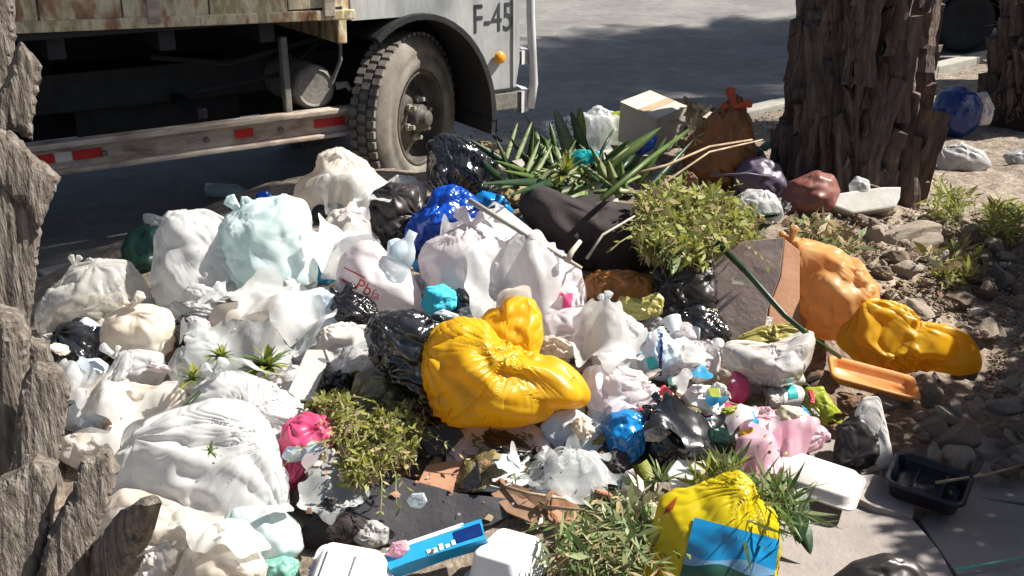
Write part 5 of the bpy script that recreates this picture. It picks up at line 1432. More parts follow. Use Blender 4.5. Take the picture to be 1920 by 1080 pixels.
# dark board with a torn hole, brown card beside it
db = empty("dark_board", hp(780, 960), 0, "wide dark board lying across the lower middle of the heap", "board")
bpy.context.view_layer.update()
P0 = hp(780, 940, 0.05)
child_panel("board", [(632, 990), (640, 910), (690, 884), (745, 893), (790, 905), (860, 925), (955, 935), (985, 950), (920, 985), (840, 1000), (760, 1030), (690, 1010)], P0, (0.05, -0.65, 0.75), 0.01, M['card_dark'], db, bevel=0.003, sub=3, warp=0.012, seed=4)
B("clear_disc", [(762, 938), (772, 925), (795, 924), (802, 940), (790, 954), (770, 950)], M['bottle'], "small clear disc lying on the dark board", "disc", T=0.4, dd=-0.12, level=5)
flat_box("brown_card", [(780, 912), (800, 872), (850, 862), (898, 872), (895, 920), (850, 925)], 0.05, M['terra'], "torn terracotta card with black marks behind the dark board", "card", th=0.006, nrm=(0.1, -0.5, 0.85))
flat_box("brown_card", [(870, 900), (897, 866), (903, 918), (872, 922)], 0.09, M['card_dark'], "dark triangular card flap standing behind the board", "card", th=0.008, nrm=(-0.1, -0.9, 0.3))
flat_box("brown_card", [(1040, 1040), (1060, 1010), (1115, 1015), (1135, 1045), (1110, 1085), (1050, 1090)], 0.05, M['terra'], "terracotta card scrap below the lower weeds", "card", th=0.008, nrm=(0.0, -0.4, 0.9))
flat_box("brown_card", [(920, 925), (960, 905), (1040, 935), (1070, 975), (1010, 985), (950, 960)], 0.04, M['brown_card'], "dirty brown card under the clear film", "card", th=0.006, nrm=(0.0, -0.4, 0.9))
flat_box("brown_card", [(1420, 940), (1440, 905), (1490, 915), (1500, 950), (1460, 975)], 0.06, M['terra'], "reddish brown card half under the foam tray", "card", th=0.008, nrm=(0.1, -0.3, 0.9))
flat_box("navy_card", [(790, 830), (800, 800), (850, 790), (870, 815), (840, 850), (805, 855)], 0.08, M['card_dark'], "dark blue card below the big yellow bag", "card", th=0.006, nrm=(0.1, -0.7, 0.7))
flat_box("grey_card", [(540, 735), (575, 655), (605, 655), (613, 680), (585, 750), (560, 750)], 0.14, M['foam_grey'], "grey white card strip above the green weeds", "card", th=0.02, nrm=(0.2, -0.7, 0.7), sub=3, warp=0.008)
flat_box("cream_card", [(595, 870), (640, 850), (700, 880), (690, 895), (620, 888)], 0.02, M['foam_grey'], "pale card edge under the weeds", "card", th=0.006)
flat_box("white_board", [(915, 392), (945, 388), (1010, 440), (1060, 480), (1045, 500), (990, 470)], 0.17, M['foam'], "flat white board leaning under the long grey stick", "board", th=0.01, nrm=(0.1, -0.6, 0.8))
flat_box("white_card", [(1400, 700), (1425, 690), (1430, 712), (1408, 720)], 0.09, M['card_pale'], "small pale card beside the silver film", "card", th=0.004)
flat_box("crushed_tray", [(1000, 890), (1020, 868), (1110, 862), (1135, 885), (1125, 925), (1050, 935), (1005, 925)], 0.03, M['clear'], "clear lid lying on the ground right of the round plate", "lid", th=0.015, nrm=(0, -0.4, 0.9), sub=2, warp=0.01)

# round plate with leftovers
pl = empty("round_plate", hp(935, 858, 0.02), 0, "round white plate covered with leaf scraps below the yellow bag", "plate")
V, Fc = lathe([(0, 0), (0.10, 0.0), (0.115, 0.008), (0.145, 0.018), (0.15, 0.02), (0.147, 0.024), (0.115, 0.014), (0.10, 0.006), (0, 0.006)], 48)
ob = mesh_obj("plate", V, Fc, M['whitepl'], pl); ob.rotation_euler = orient(14, -4, 0).to_euler()
rnd = random.Random(8)
bm = bmesh.new()
for i in range(60):
    a = rnd.uniform(0, 6.28); r = 0.12 * rnd.random() ** .5
    c = Vector((r * math.cos(a), r * math.sin(a), 0.02)); b = rnd.uniform(0, 6.28); L = rnd.uniform(0.02, 0.05)
    d = Vector((math.cos(b), math.sin(b), rnd.uniform(-.2, .3))) * L
    s = Vector((-math.sin(b), math.cos(b), 0)) * rnd.uniform(0.002, 0.007)
    m_ = c + d * 0.5 + Vector((0, 0, 0.008))
    vs = [bm.verts.new(c), bm.verts.new(m_ + s), bm.verts.new(c + d), bm.verts.new(m_ - s)]
    bm.faces.new(vs)
ob = bm_obj("leftovers", bm, M['leaf_pale'], pl); ob.rotation_euler = orient(14, -4, 0).to_euler(); ob["kind"] = "stuff"

# clear bottle with a blue cap
bo, p = thing("bottle", 752, 480, "clear bluish plastic bottle standing above the red lettered bag", "bottle", lift=0.22)
Mx = orient(-18, 28, 0)
r = 0.045
V, Fc = lathe([(0, 0.09), (r * .35, 0.09), (r * .36, 0.06), (r * .8, 0.035), (r, 0.01), (r, -0.02), (r * .94, -0.025), (r, -0.03), (r, -0.08), (r * .9, -0.09), (0, -0.086)], 32, Mx)
mesh_obj("bottle_body", V, Fc, M['bottle'], bo)
B("bottle_cup", [(725, 480), (727, 452), (742, 446), (762, 452), (765, 472), (750, 492), (730, 490)], M['white_blue'], "milky plastic cup next to the clear bottle", "cup", T=0.9, slack=0.06, dd=-0.22, level=5)
B("blue_scrap", [(770, 492), (785, 484), (800, 500), (795, 512), (778, 510)], M['skyblue'], "small blue scrap at the foot of the clear bottle", "scrap", T=0.5, dd=-0.2, level=5)

# bottle lying in the road shade behind the heap
bo2, p = thing("bottle", 425, 355, "empty clear bottle lying on the road in the truck's shade", "bottle", lift=0)
bo2.location = at_z(425, 358, 0.04)
V, Fc = lathe([(0, 0.14), (0.014, 0.14), (0.015, 0.11), (0.04, 0.06), (0.042, 0.0), (0.039, -0.02), (0.042, -0.04), (0.042, -0.12), (0, -0.12)], 28, orient(0, 90, -6))
mesh_obj("bottle_body", V, Fc, M['bottle'], bo2)
B("blue_scrap", [(478, 378), (482, 362), (500, 358), (512, 368), (505, 382)], M['blue'], "small blue scrap on the road behind the bluish white bag", "scrap", T=0.5, level=5)

# ------------------------------------------------------------------ sticks
def stick(pts, r, mat, label, name="stick", cat="stick", seg=7):
    P3 = [hp(px, py, l) for px, py, l in pts]
    c = P3[0].copy()
    bm = bmesh.new()
    add_tube(bm, [q - c for q in P3], [r * (1 - 0.35 * i / max(1, len(P3) - 1)) for i in range(len(P3))], seg)
    o = bm_obj(name, bm, mat, smooth=True); o.location = c
    return tag(o, label, cat)
stick([(880, 375, .34), (940, 412, .31), (1010, 455, .29), (1090, 503, .27)], 0.010, M['wood_stick'], "long grey stick lying over the white bags and the dark sack")
stick([(1062, 492, .28), (1072, 472, .31), (1088, 452, .33)], 0.011, M['card_pale'], "short pale stick standing on the dark sack")
stick([(1345, 455, .32), (1400, 510, .31), (1470, 590, .27), (1530, 640, .20), (1575, 670, .12)], 0.011, M['leaf_dk'], "long dark green stalk crossing the card panel and the orange bag", "stalk", "stalk")
stick([(1172, 330, .30), (1250, 310, .34), (1330, 275, .38), (1410, 262, .34)], 0.006, M['twig'], "thin bent twig in front of the brown orange bag", "twig", "twig")
stick([(1130, 372, .30), (1215, 300, .36), (1290, 245, .40)], 0.012, M['leaf'], "long green stalk leaning towards the tan box", "stalk", "stalk")
stick([(1235, 350, .30), (1330, 285, .36), (1430, 262, .33)], 0.005, M['twig'], "thin pale twig above the weeds", "twig", "twig")
stick([(1330, 330, .22), (1400, 325, .28), (1455, 332, .24)], 0.005, M['purple'], "thin pinkish twig lying over the purple grey bag", "twig", "twig")
stick([(1100, 485, .28), (1130, 440, .34), (1190, 405, .34)], 0.005, M['wood_stick'], "thin bent twig lying on the dark sack", "twig", "twig")
stick([(1225, 485, .20), (1262, 470, .27), (1300, 450, .3)], 0.006, M['dry'], "short dry stem below the big weeds", "stem", "stem")
stick([(1255, 500, .2), (1256, 440, .34)], 0.005, M['dry'], "upright thin dry stem below the big weeds", "stem", "stem")
stick([(690, 45, 0), (0, 0, 0)], 0.001, M['twig'], "x") if False else None
stick([(1010, 950, .05), (1080, 955, .10), (1150, 962, .10), (1250, 950, .08)], 0.005, M['twig'], "thin dark twig across the lower weeds", "twig", "twig")
stick([(920, 905, .05), (990, 925, .08), (1060, 935, .08)], 0.006, M['twig'], "brown twig under the round plate", "twig", "twig")
stick([(1755, 905, .06), (1850, 890, .05), (1925, 870, .05)], 0.005, M['twig'], "thin twig lying behind the black tray", "twig", "twig")
stick([(1790, 1068, .02), (1850, 1058, .02), (1935, 1042, .02)], 0.006, M['mint'], "thin green cord on the pavement at the right", "cord", "cord")
stick([(375, 735, .25), (350, 760, .24), (330, 775, .24), (312, 790, .22)], 0.006, M['leaf_dk'], "small dark stem lying over the flat white sheet", "stem", "stem")
stick([(1600, 332, .1), (1628, 345, .12), (1650, 352, .12)], 0.005, M['twig'], "thin twig above the chalky foam block", "twig", "twig")

# ------------------------------------------------------------------ leaves
def blade(base, tip, w, mat, label, droop=0.05, name="leaf", cat="leaf", lift=(0.1, 0.3), fold=0.25, group=None, belly=0.35):
    """one long leaf as a folded strip with thickness; ends given in photo pixels"""
    a = hp(base[0], base[1], lift[0]); b_ = hp(tip[0], tip[1], lift[1])
    if b_.y > a.y + 0.6: b_ = at(tip[0], tip[1], (a - CAM).dot(FWD) + 0.15)
    c = a.copy(); d = b_ - a; L = d.length
    side = d.cross(FWD).normalized(); up = side.cross(d).normalized()
    if up.z < 0: up = -up
    n = 14
    V, Fc = [], []
    for i in range(n + 1):
        t = i / n
        p = d * t + up * (math.sin(math.pi * t) * droop * L)
        ww = w * (max(0.0, math.sin(math.pi * (belly + (1 - belly) * t))) ** 0.7 + 0.02)
        e = up * (fold * ww)
        V += [p - side * ww / 2 + e, p, p + side * ww / 2 + e, p - up * 0.0015]
    for i in range(n):
        o_ = i * 4
        Fc += [(o_, o_ + 1, o_ + 5, o_ + 4), (o_ + 1, o_ + 2, o_ + 6, o_ + 5), (o_, o_ + 4, o_ + 7, o_ + 3), (o_ + 3, o_ + 7, o_ + 6, o_ + 2)]
    o = mesh_obj(name, V, Fc, mat, None)
    o.location = c
    return tag(o, label, cat, group)
LG = "long green leaves piled behind the dark sack"
blades = [((1005, 345), (880, 262), 0.05, 'leaf_dk'), ((1030, 345), (925, 300), 0.035, 'leaf'), ((1040, 330), (985, 215), 0.035, 'leaf_pale'), ((1050, 320), (1030, 228), 0.04, 'leaf'),
          ((1075, 310), (1040, 205), 0.075, 'leaf_pale'), ((1085, 305), (1088, 200), 0.07, 'leaf_yel'), ((1100, 300), (1070, 208), 0.06, 'leaf'), ((1050, 350), (900, 345), 0.045, 'leaf_dk'),
          ((1040, 350), (935, 318), 0.03, 'leaf'), ((1010, 330), (955, 255), 0.03, 'leaf_dk'), ((990, 320), (1000, 240), 0.03, 'leaf'), ((1060, 345), (950, 368), 0.04, 'leaf_dk'),
          ((1110, 330), (1180, 262), 0.05, 'leaf'), ((1120, 330), (1240, 238), 0.06, 'leaf'), ((1150, 350), (1125, 300), 0.05, 'leaf_pale'), ((1160, 350), (1205, 290), 0.05, 'leaf_dk'),
          ((1130, 350), (1105, 310), 0.05, 'leaf_dk'), ((955, 345), (905, 300), 0.04, 'leaf_dk'), ((1150, 345), (1105, 270), 0.03, 'leaf_pale'), ((1165, 370), (1140, 300), 0.05, 'leaf_pale'), ((1175, 365), (1165, 302), 0.04, 'leaf'),
          ((970, 355), (930, 260), 0.03, 'leaf'), ((1190, 380), (1300, 262), 0.03, 'leaf_dk'), ((1195, 345), (1250, 255), 0.04, 'leaf'), ((1070, 320), (1010, 250), 0.05, 'leaf_dk')]
LB = {'leaf_dk': "broad dark green leaf among the long leaves behind the sack", 'leaf': "mid green long leaf among those behind the sack", 'leaf_pale': "pale silvery long leaf standing among those behind the sack", 'leaf_yel': "broad yellow green leaf standing upright behind the sack"}
_ll = {}
def leaflab(m, a, b):
    t = "pointing left" if b[0] < a[0] - 40 else "pointing right" if b[0] > a[0] + 40 else "pointing up" if b[1] < a[1] else "drooping"
    x = a[0]
    pl = "nearest the black bag by the wheel" if x < 990 else "above the dark sack" if x < 1060 else "beside the teal scrap" if x < 1115 else "nearest the tan box"
    l = {'leaf_dk': "dark green", 'leaf': "mid green", 'leaf_pale': "pale silvery", 'leaf_yel': "yellow green"}[m] + " long leaf " + t + " " + pl
    if b[1] < 230: l = "tall " + l
    elif abs(b[1] - a[1]) < 15: l = "low flat " + l
    if l in _ll:
        l2 = l.replace('long leaf', 'narrow curved leaf')
        if l2 not in _ll: l = l2
    _ll[l] = 1
    return l
for i, (a, b_, w, m) in enumerate(blades):
    blade(a, b_, w * 0.85, M[m], leaflab(m, a, b_), group=LG, droop=0.06)
rb_ = random.Random(12)
for i in range(44):
    bx0, by0 = rb_.uniform(960, 1150), rb_.uniform(310, 365)
    an = rb_.uniform(math.radians(150), math.radians(385)); ln = rb_.uniform(50, 120)
    ex, ey = bx0 + math.cos(an) * ln, by0 + math.sin(an) * ln * 0.75
    m = rb_.choice(['leaf', 'leaf', 'leaf_dk', 'leaf_pale', 'leaf_pale'])
    blade((bx0, by0), (ex, ey), rb_.uniform(0.012, 0.026), M[m], leaflab(m, (bx0, by0), (ex, ey)), group=LG, droop=rb_.uniform(0.05, 0.30), lift=(0.12, rb_.uniform(0.05, 0.26)))
for a, b_ in (((968, 300), (1000, 222)), ((988, 320), (1012, 262)), ((1002, 330), (1035, 272)), ((1015, 335), (1060, 290)), ((948, 300), (972, 225))):
    blade(a, b_, 0.018, M['leaf_pale'], "narrow whitish leaf stalk crossing the long green leaves", group="whitish leaf stalks", lift=(0.22, 0.3), droop=0.0)
for a, b_, w in (((1262, 470), (1260, 520), 0.045), ((1305, 455), (1318, 512), 0.04), ((1240, 440), (1215, 480), 0.04), ((1232, 450), (1250, 500), 0.03)):
    blade(a, b_, w, M['leaf_yel' if w == 0.04 else 'leaf'], "broad leaf hanging from the big weeds" if w != 0.04 else "yellow green leaf hanging from the big weeds", lift=(0.30, 0.28), group="leaves hanging from the big weeds")
blade((1200, 870), (1225, 925), 0.045, M['leaf_yel'], "bright lime green leaf left of the white foam box", lift=(0.12, 0.1), droop=0.02)
blade((1350, 905), (1345, 850), 0.055, M['leaf'], "dark green leaf right of the white foam box", lift=(0.1, 0.1))
blade((1480, 920), (1500, 1020), 0.075, M['leaf_dk'], "large dark green leaf hanging beside the yellow picture bag", lift=(0.14, 0.06))
blade((1490, 960), (1520, 1040), 0.05, M['leaf_dk'], "smaller dark green leaf lying on the slab by the picture bag", lift=(0.08, 0.03))
blade((1195, 960), (1140, 1020), 0.05, M['leaf_pale'], "grey green leaf left of the yellow picture bag", lift=(0.1, 0.08))
blade((1215, 985), (1190, 1060), 0.045, M['leaf_pale'], "second grey green leaf left of the yellow picture bag", lift=(0.1, 0.08))

def weeds(name, poly, n, mat, label, seed, size=0.022, height=0.10, cat="weeds", aspect=0.3, mats=None, lift=0.0, dry=0.15, dd=0.0):
    """a clump of plants: many small leaves on fine stems"""
    rnd = random.Random(seed)
    xs = [p[0] for p in poly]; ys = [p[1] for p in poly]
    cx, cy = sum(xs) / len(xs), sum(ys) / len(ys)
    root = hp(cx, cy, lift)
    def inside(x, y):
        c = False
        for i in range(len(poly)):
            (x1, y1), (x2, y2) = poly[i], poly[i - 1]
            if (y1 > y) != (y2 > y) and x < (x2 - x1) * (y - y1) / (y2 - y1) + x1: c = not c
        return c
    bm = bmesh.new()
    k = 0
    while k < n:
        px, py = rnd.uniform(min(xs), max(xs)), rnd.uniform(min(ys), max(ys))
        if not inside(px, py): continue
        k += 1
        ed = min(abs(px - min(xs)), abs(px - max(xs))) / (max(xs) - min(xs)) * 2
        if rnd.random() > 0.35 + ed: continue
        if fbm(np.array([[px * 0.03, py * 0.045, seed * 4.4]]), 2)[0] < -0.08: continue
        hh = rnd.uniform(0.2, 1.0) if rnd.random() < 0.85 else rnd.uniform(1.0, 2.0)
        top = hp(px, py, lift + hh * height, dd) + Vector((rnd.gauss(0, .012), rnd.gauss(0, .012), 0))
        base = top - Vector((rnd.uniform(-.03, .03), rnd.uniform(-.03, .03), rnd.uniform(0.3, 1) * height))
        w = 0.0012
        sd = Vector((w, 0, 0))
        vs = [bm.verts.new(base - root - sd), bm.verts.new(base - root + sd), bm.verts.new(top - root)]
        bm.faces.new(vs).material_index = 1
        for j in range(rnd.randint(3, 6)):
            t = rnd.uniform(0.35, 1.05)
            p = base.lerp(top, t) - root
            u = Vector((rnd.gauss(0, 1), rnd.gauss(0, 1), rnd.gauss(0.35, 0.7))).normalized()
            v = u.cross(Vector((rnd.gauss(0, 1), rnd.gauss(0, 1), rnd.gauss(0, 1)))).normalized()
            s = size * rnd.choice((0.4, 0.6, 0.8, 1.0, 1.7))
            q = [p, p + u * s * .5 + v * s * aspect * .5, p + u * s, p + u * s * .5 - v * s * aspect * .5]
            f = bm.faces.new([bm.verts.new(x) for x in q])
            f.material_index = 1 if rnd.random() < dry else (2 if rnd.random() < 0.4 else 0)
    if name == "weeds":                                  # longer shoots that lie out of the clump
        for q_ in range(46):
            a = rnd.uniform(0, 6.283); L = rnd.uniform(0.09, 0.24)
            p = hp(cx + rnd.uniform(-.33, .33) * (max(xs) - min(xs)), cy + rnd.uniform(-.3, .3) * (max(ys) - min(ys)), lift + height * 0.9, dd) - root
            d = Vector((math.cos(a), math.sin(a) * 0.7 - 0.2, rnd.uniform(-0.1, 0.55))).normalized()
            prev = p
            for st in range(9):
                nx_ = prev + d * (L / 9)
                sd = Vector((0, 0, 0.0013)) + d.cross(Vector((0, 0, 1))) * 0.0013
                f = bm.faces.new([bm.verts.new(prev - sd), bm.verts.new(prev + sd), bm.verts.new(nx_ + sd), bm.verts.new(nx_ - sd)]); f.material_index = rnd.choice((0, 1))
                for sg in (-1, 1):
                    if rnd.random() < 0.3: continue
                    u = (d * 0.6 + d.cross(Vector((0, 0, 1))) * sg + Vector((rnd.gauss(0, .25), rnd.gauss(0, .25), rnd.gauss(0, .35)))).normalized(); v = u.cross(Vector((rnd.gauss(0, .4), rnd.gauss(0, .4), 1))).normalized()
                    s = size * rnd.uniform(0.5, 1.2)
                    f = bm.faces.new([bm.verts.new(z_) for z_ in (nx_, nx_ + u * s * .5 + v * s * aspect * .5, nx_ + u * s, nx_ + u * s * .5 - v * s * aspect * .5)])
                    f.material_index = rnd.choice((0, 0, 1, 2))
                prev = nx_; d = (d + Vector((rnd.gauss(0, .08), rnd.gauss(0, .08), -0.13))).normalized()
    o = bm_obj(name, bm, mats or [mat, M['dry'], M['leaf_yel']])
    o.location = root
    if name == "grass_tuft": return tag(o, label, kind="stuff")
    return tag(o, label, cat)
weeds("weeds", [(1185, 400), (1215, 345), (1270, 332), (1320, 345), (1370, 375), (1410, 395), (1428, 430), (1400, 455), (1330, 470), (1270, 485), (1225, 470), (1195, 440)], 2900, M['weed'], "big clump of pulled up green weeds right of the dark sack", 1, size=0.030, height=0.07, lift=0.22, dry=0.25, aspect=0.38)
weeds("weeds", [(585, 745), (640, 735), (690, 775), (745, 760), (785, 790), (780, 830), (740, 860), (690, 885), (640, 890), (645, 830), (610, 790)], 2200, M['weed'], "clump of small leaved green weeds right of the pink plastic", 2, size=0.021, height=0.06, lift=0.11, dry=0.3, aspect=0.4)
weeds("weeds", [(1045, 985), (1090, 960), (1150, 950), (1230, 955), (1235, 1010), (1200, 1060), (1180, 1110), (1100, 1100), (1085, 1040)], 420, M['weed'], "thin grey green weeds left of the yellow picture bag", 3, size=0.045, height=0.12, lift=0.04, aspect=0.22, mats=[M['leaf_pale'], M['dry'], M['leaf']])
weeds("grass_tuft", [(1745, 375), (1760, 335), (1800, 345), (1825, 375), (1800, 392), (1760, 392)], 240, M['weed'], "bright green tuft right beside the foot of the palm", 4, size=0.05, height=0.13, aspect=0.2, dry=0.05)
weeds("grass_tuft", [(1830, 420), (1850, 390), (1885, 365), (1925, 390), (1940, 420), (1900, 432), (1850, 432)], 320, M['weed'], "bright green tuft at the right edge above the rubble", 5, size=0.05, height=0.13, aspect=0.2, dry=0.05)
weeds("dry_weeds", [(1490, 420), (1530, 405), (1590, 430), (1615, 465), (1570, 462), (1520, 440)], 260, M['dry'], "dull olive dry weeds above the orange bag", 6, size=0.05, height=0.10, mats=[M['dry'], M['twig'], M['leaf_pale']])
weeds("dry_weeds", [(1730, 470), (1790, 455), (1840, 490), (1850, 530), (1790, 525), (1745, 510)], 260, M['dry'], "pale dry weeds in the middle of the rubble", 7, size=0.05, height=0.07, mats=[M['dry'], M['leaf_pale'], M['leaf_yel']])
weeds("dry_weeds", [(1260, 232), (1262, 200), (1300, 188), (1350, 200), (1340, 225), (1290, 262)], 300, M['dry'], "dry curled leaves between the tan box and the orange tip", 8, size=0.06, height=0.14, aspect=0.5, mats=[M['dry'], M['card_pale'], M['twig']])
weeds("fern", [(1310, 905), (1340, 880), (1385, 865), (1380, 900), (1340, 925)], 160, M['leaf'], "feathery green leaves behind the yellow picture bag's left shoulder", 9, size=0.05, height=0.08, aspect=0.14, lift=0.08, cat="fern")
weeds("scrap_leaves", [(1165, 955), (1185, 920), (1245, 915), (1240, 960), (1200, 985)], 120, M['dry'], "beige leaf scraps between the azure strip and the picture bag", 10, size=0.04, height=0.05, aspect=0.5, mats=[M['card_pale'], M['tissue'], M['leaf_pale']], lift=0.05, cat="leaf scraps")
weeds("scrap_leaves", [(280, 1000), (330, 960), (400, 965), (400, 1010), (320, 1030)], 60, M['dry'], "brown crumbs on the cream stained bag", 11, size=0.018, height=0.02, aspect=0.7, mats=[M['tissue'], M['dry'], M['terra']], lift=0.08, cat="crumbs")

B("noodles", [(1150, 575), (1165, 555), (1200, 562), (1232, 548), (1246, 560), (1240, 588), (1205, 600), (1170, 598)], M['lining'], "pale yellow noodles spilling from the amber bag", "noodles", T=0.6, slack=1.0, maxd=0.16, dd=-0.16, lift=0.02)
B("cabbage", [(1452, 780), (1465, 760), (1500, 765), (1532, 795), (1510, 815), (1475, 800)], M['noodle'], "pale shredded cabbage below the drink can", "cabbage", T=0.6, slack=1.0, maxd=0.16, dd=-0.10)

def spiky(px, py, n, L, label, seed, lift=0.1, mats=('leaf_yel', 'leaf'), dd=0, flat=0.35, w=0.012):
    rnd = random.Random(seed)
    root = empty("spiky_plant", hp(px, py, lift, dd), 0, label, "plant")
    for i in range(n):
        a = rnd.uniform(0, 6.283); el = rnd.uniform(0.1, 1.3)
        d = Vector((math.cos(a) * math.cos(el), math.sin(a) * math.cos(el) - 0.25, math.sin(el))).normalized()
        l = L * rnd.uniform(0.65, 1.1); s = d.cross(Vector((0.1, 0.2, 1))).normalized(); u = s.cross(d)
        V, Fc = [], []
        for k in range(6):
            t = k / 5; ww = w * (0.35 + 1.0 * math.sin(math.pi * min(1, t * 0.8 + 0.15))) * (1 - t * 0.5)
            p = d * l * t + Vector((0, 0, -0.25 * l * t * t))
            V += [p - s * ww + u * ww * flat, p, p + s * ww + u * ww * flat]
        for k in range(5):
            o_ = 3 * k
            Fc += [(o_, o_ + 1, o_ + 4, o_ + 3), (o_ + 1, o_ + 2, o_ + 5, o_ + 4)]
        mesh_obj("blade", V, Fc, M[rnd.choice(mats)], root)
    return root
spiky(500, 690, 42, 0.10, "spiky green plant tuft above the white bag with the pink end", 1, lift=0.12, w=0.010)
spiky(415, 672, 24, 0.07, "smaller spiky green tuft left of the big spiky tuft", 2, lift=0.15, w=0.008)
spiky(360, 712, 22, 0.07, "spiky sprig lying on the crumpled clear bag", 3, lift=0.16, w=0.006, mats=('leaf', 'leaf_yel'))
spiky(1060, 330, 34, 0.13, "yellow green spiky tuft below the long green leaves", 4, lift=0.22, w=0.010, mats=('leaf_yel', 'leaf_yel', 'leaf_pale'))
spiky(85, 660, 18, 0.09, "yellow green tuft squeezed behind the left palm trunk", 5, lift=0.02, w=0.007, mats=('leaf_yel', 'leaf'))
spiky(1240, 905, 20, 0.10, "thin green sprig in front of the white foam box", 8, lift=0.12, w=0.004, mats=('leaf', 'leaf_pale'))
spiky(395, 848, 10, 0.04, "tiny green sprig lying on the huge streaked bag", 9, lift=0.33, w=0.004, mats=('leaf_pale',), dd=-0.06)

weeds("needle_twig", [(1385, 905), (1430, 895), (1505, 945), (1495, 985), (1430, 960), (1400, 1000), (1370, 990), (1390, 950)], 190, M['leaf'], "long needled green twig lying over the yellow picture bag", 21, size=0.075, height=0.05, aspect=0.09, lift=0.15, cat="twig", dry=0.05, mats=[M['leaf'], M['leaf'], M['leaf_pale']])
# ------------------------------------------------------------------ yellow shop bag with a picture, bottom right of centre
B("picture_bag", [(1185, 1100), (1200, 1040), (1225, 985), (1235, 935), (1262, 918), (1300, 912), (1345, 895), (1385, 880), (1410, 900), (1425, 935), (1455, 960), (1462, 1020), (1455, 1120), (1400, 1160), (1260, 1170), (1190, 1150)],
  M['lemon'], "lemon yellow shop bag printed with a blue landscape picture", "bag", slack=0.10, maxd=0.035, T=0.42, level=7, knots=[(1400, 905)], dd=-0.02, center=(1325, 1030), pleats=7)

# ------------------------------------------------------------------ print on bags (flat marks following the film)
from mathutils.bvhtree import BVHTree
def decal_points(bagobj, pts_px, off=0.003):
    me = bagobj.data
    mw = bagobj.matrix_world if bagobj.parent else Matrix.Translation(bagobj.location)
    key = bagobj.name
    if key not in _bvh:
        _bvh[key] = BVHTree.FromPolygons([mw @ v.co for v in me.vertices], [tuple(p.vertices) for p in me.polygons])
    out = []
    for px, py in pts_px:
        d = ray(px, py).normalized()
        loc, nrm, idx, dist = _bvh[key].ray_cast(CAM, d)
        out.append(loc - d * off if loc is not None else None)
    return out
_bvh = {}
def decal(bagobj, name, V2, Fc, mat, off=0.004, sub=0):
    V3 = decal_points(bagobj, V2, off)
    good = [i for i, v in enumerate(V3) if v is not None]
    c = bagobj.location
    mp = {g: k for k, g in enumerate(good)}
    F2 = [[mp[i] for i in f] for f in Fc if all(i in mp for i in f)]
    if not F2: return None
    o = mesh_obj(name, [V3[g] - c for g in good], F2, mat, None)
    o.parent = bagobj
    return o
def decal_grid(bagobj, name, quad, mat, nx=14, ny=10, off=0.004, wave=None):
    (ax, ay), (bx_, by), (cx, cy), (dx, dy) = quad
    V2, Fc = [], []
    for j in range(ny + 1):
        for i in range(nx + 1):
            u, v = i / nx, j / ny
            if wave:
                v0, v1 = wave(u)
                v = v0 + (v1 - v0) * v
            x = (ax * (1 - u) + bx_ * u) * (1 - v) + (dx * (1 - u) + cx * u) * v
            y = (ay * (1 - u) + by * u) * (1 - v) + (dy * (1 - u) + cy * u) * v
            V2.append((x, y))
    for j in range(ny):
        for i in range(nx):
            a = j * (nx + 1) + i
            Fc.append((a, a + 1, a + nx + 2, a + nx + 1))
    return decal(bagobj, name, V2, Fc, mat, off)
def decal_text(bagobj, body, cx, cy, hpx, ang, mat, name="lettering", sx=1.0, off=0.004):
    me = text_mesh(body, 1.0)
    bm = bmesh.new(); bm.from_mesh(me)
    bmesh.ops.triangulate(bm, faces=bm.faces)
    bmesh.ops.subdivide_edges(bm, edges=bm.edges, cuts=1)
    ca, sa = math.cos(ang), math.sin(ang)
    V2 = []
    for v in bm.verts:
        x, y = v.co.x * hpx * sx * 1.35, v.co.y * hpx * 1.35
        V2.append((cx + x * ca + y * sa, cy + x * sa - y * ca))
    bm.verts.index_update()
    Fc = [[v.index for v in f.verts] for f in bm.faces]
    bm.free()
    return decal(bagobj, name, V2, Fc, mat, off)
byname = {o.get("label", ""): o for o in bpy.data.objects}
def L_(s): return byname[s]
pb = L_("lemon yellow shop bag printed with a blue landscape picture")
M['pic_blue'] = solid("picture_sky", [(0.006, 0.16, 0.38), (0.012, 0.22, 0.46)], rough=0.3, bump=0, scale=3)
M['pic_cloud'] = solid("picture_cloud", [(0.10, 0.24, 0.42), (0.16, 0.30, 0.46)], rough=0.3, bump=0, scale=8)
M['pic_green'] = solid("picture_hills", [(0.010, 0.06, 0.05), (0.03, 0.10, 0.06)], rough=0.3, bump=0, scale=8)
quad = [(1302, 970), (1462, 1012), (1448, 1110), (1268, 1110)]
w1 = lambda u: 0.46 + 0.06 * math.sin(u * 7) + 0.10 * u
w2 = lambda u: 0.58 + 0.05 * math.sin(u * 9 + 1) + 0.12 * u
decal_grid(pb, "picture", quad, M['pic_blue'], 20, 14, 0.005, wave=lambda u: (0, w1(u)))
decal_grid(pb, "picture_cloud", quad, M['pic_cloud'], 20, 6, 0.005, wave=lambda u: (w1(u), w2(u)))
decal_grid(pb, "picture_hills", quad, M['pic_green'], 20, 10, 0.005, wave=lambda u: (w2(u), 1.0))
M['print_brown'] = solid("red_brown_print", [(0.28, 0.04, 0.01), (0.36, 0.07, 0.02)], rough=0.4, bump=0)
decal_grid(pb, "print_patch", [(1252, 948), (1270, 930), (1262, 955), (1242, 966)], M['print_brown'], 5, 5)
decal_text(pb, "MICO", 1240, 1060, 15, math.radians(-78), M['print_brown'], sx=0.9)
rb = L_("white shop bag with faded red lettering on its left side")
decal_grid(rb, "red_bar", [(640, 521), (668, 536), (666, 543), (640, 527)], M['print_red'], 6, 2)
decal_grid(rb, "red_line", [(645, 500), (686, 520), (685, 523), (645, 503)], M['print_red'], 8, 2)
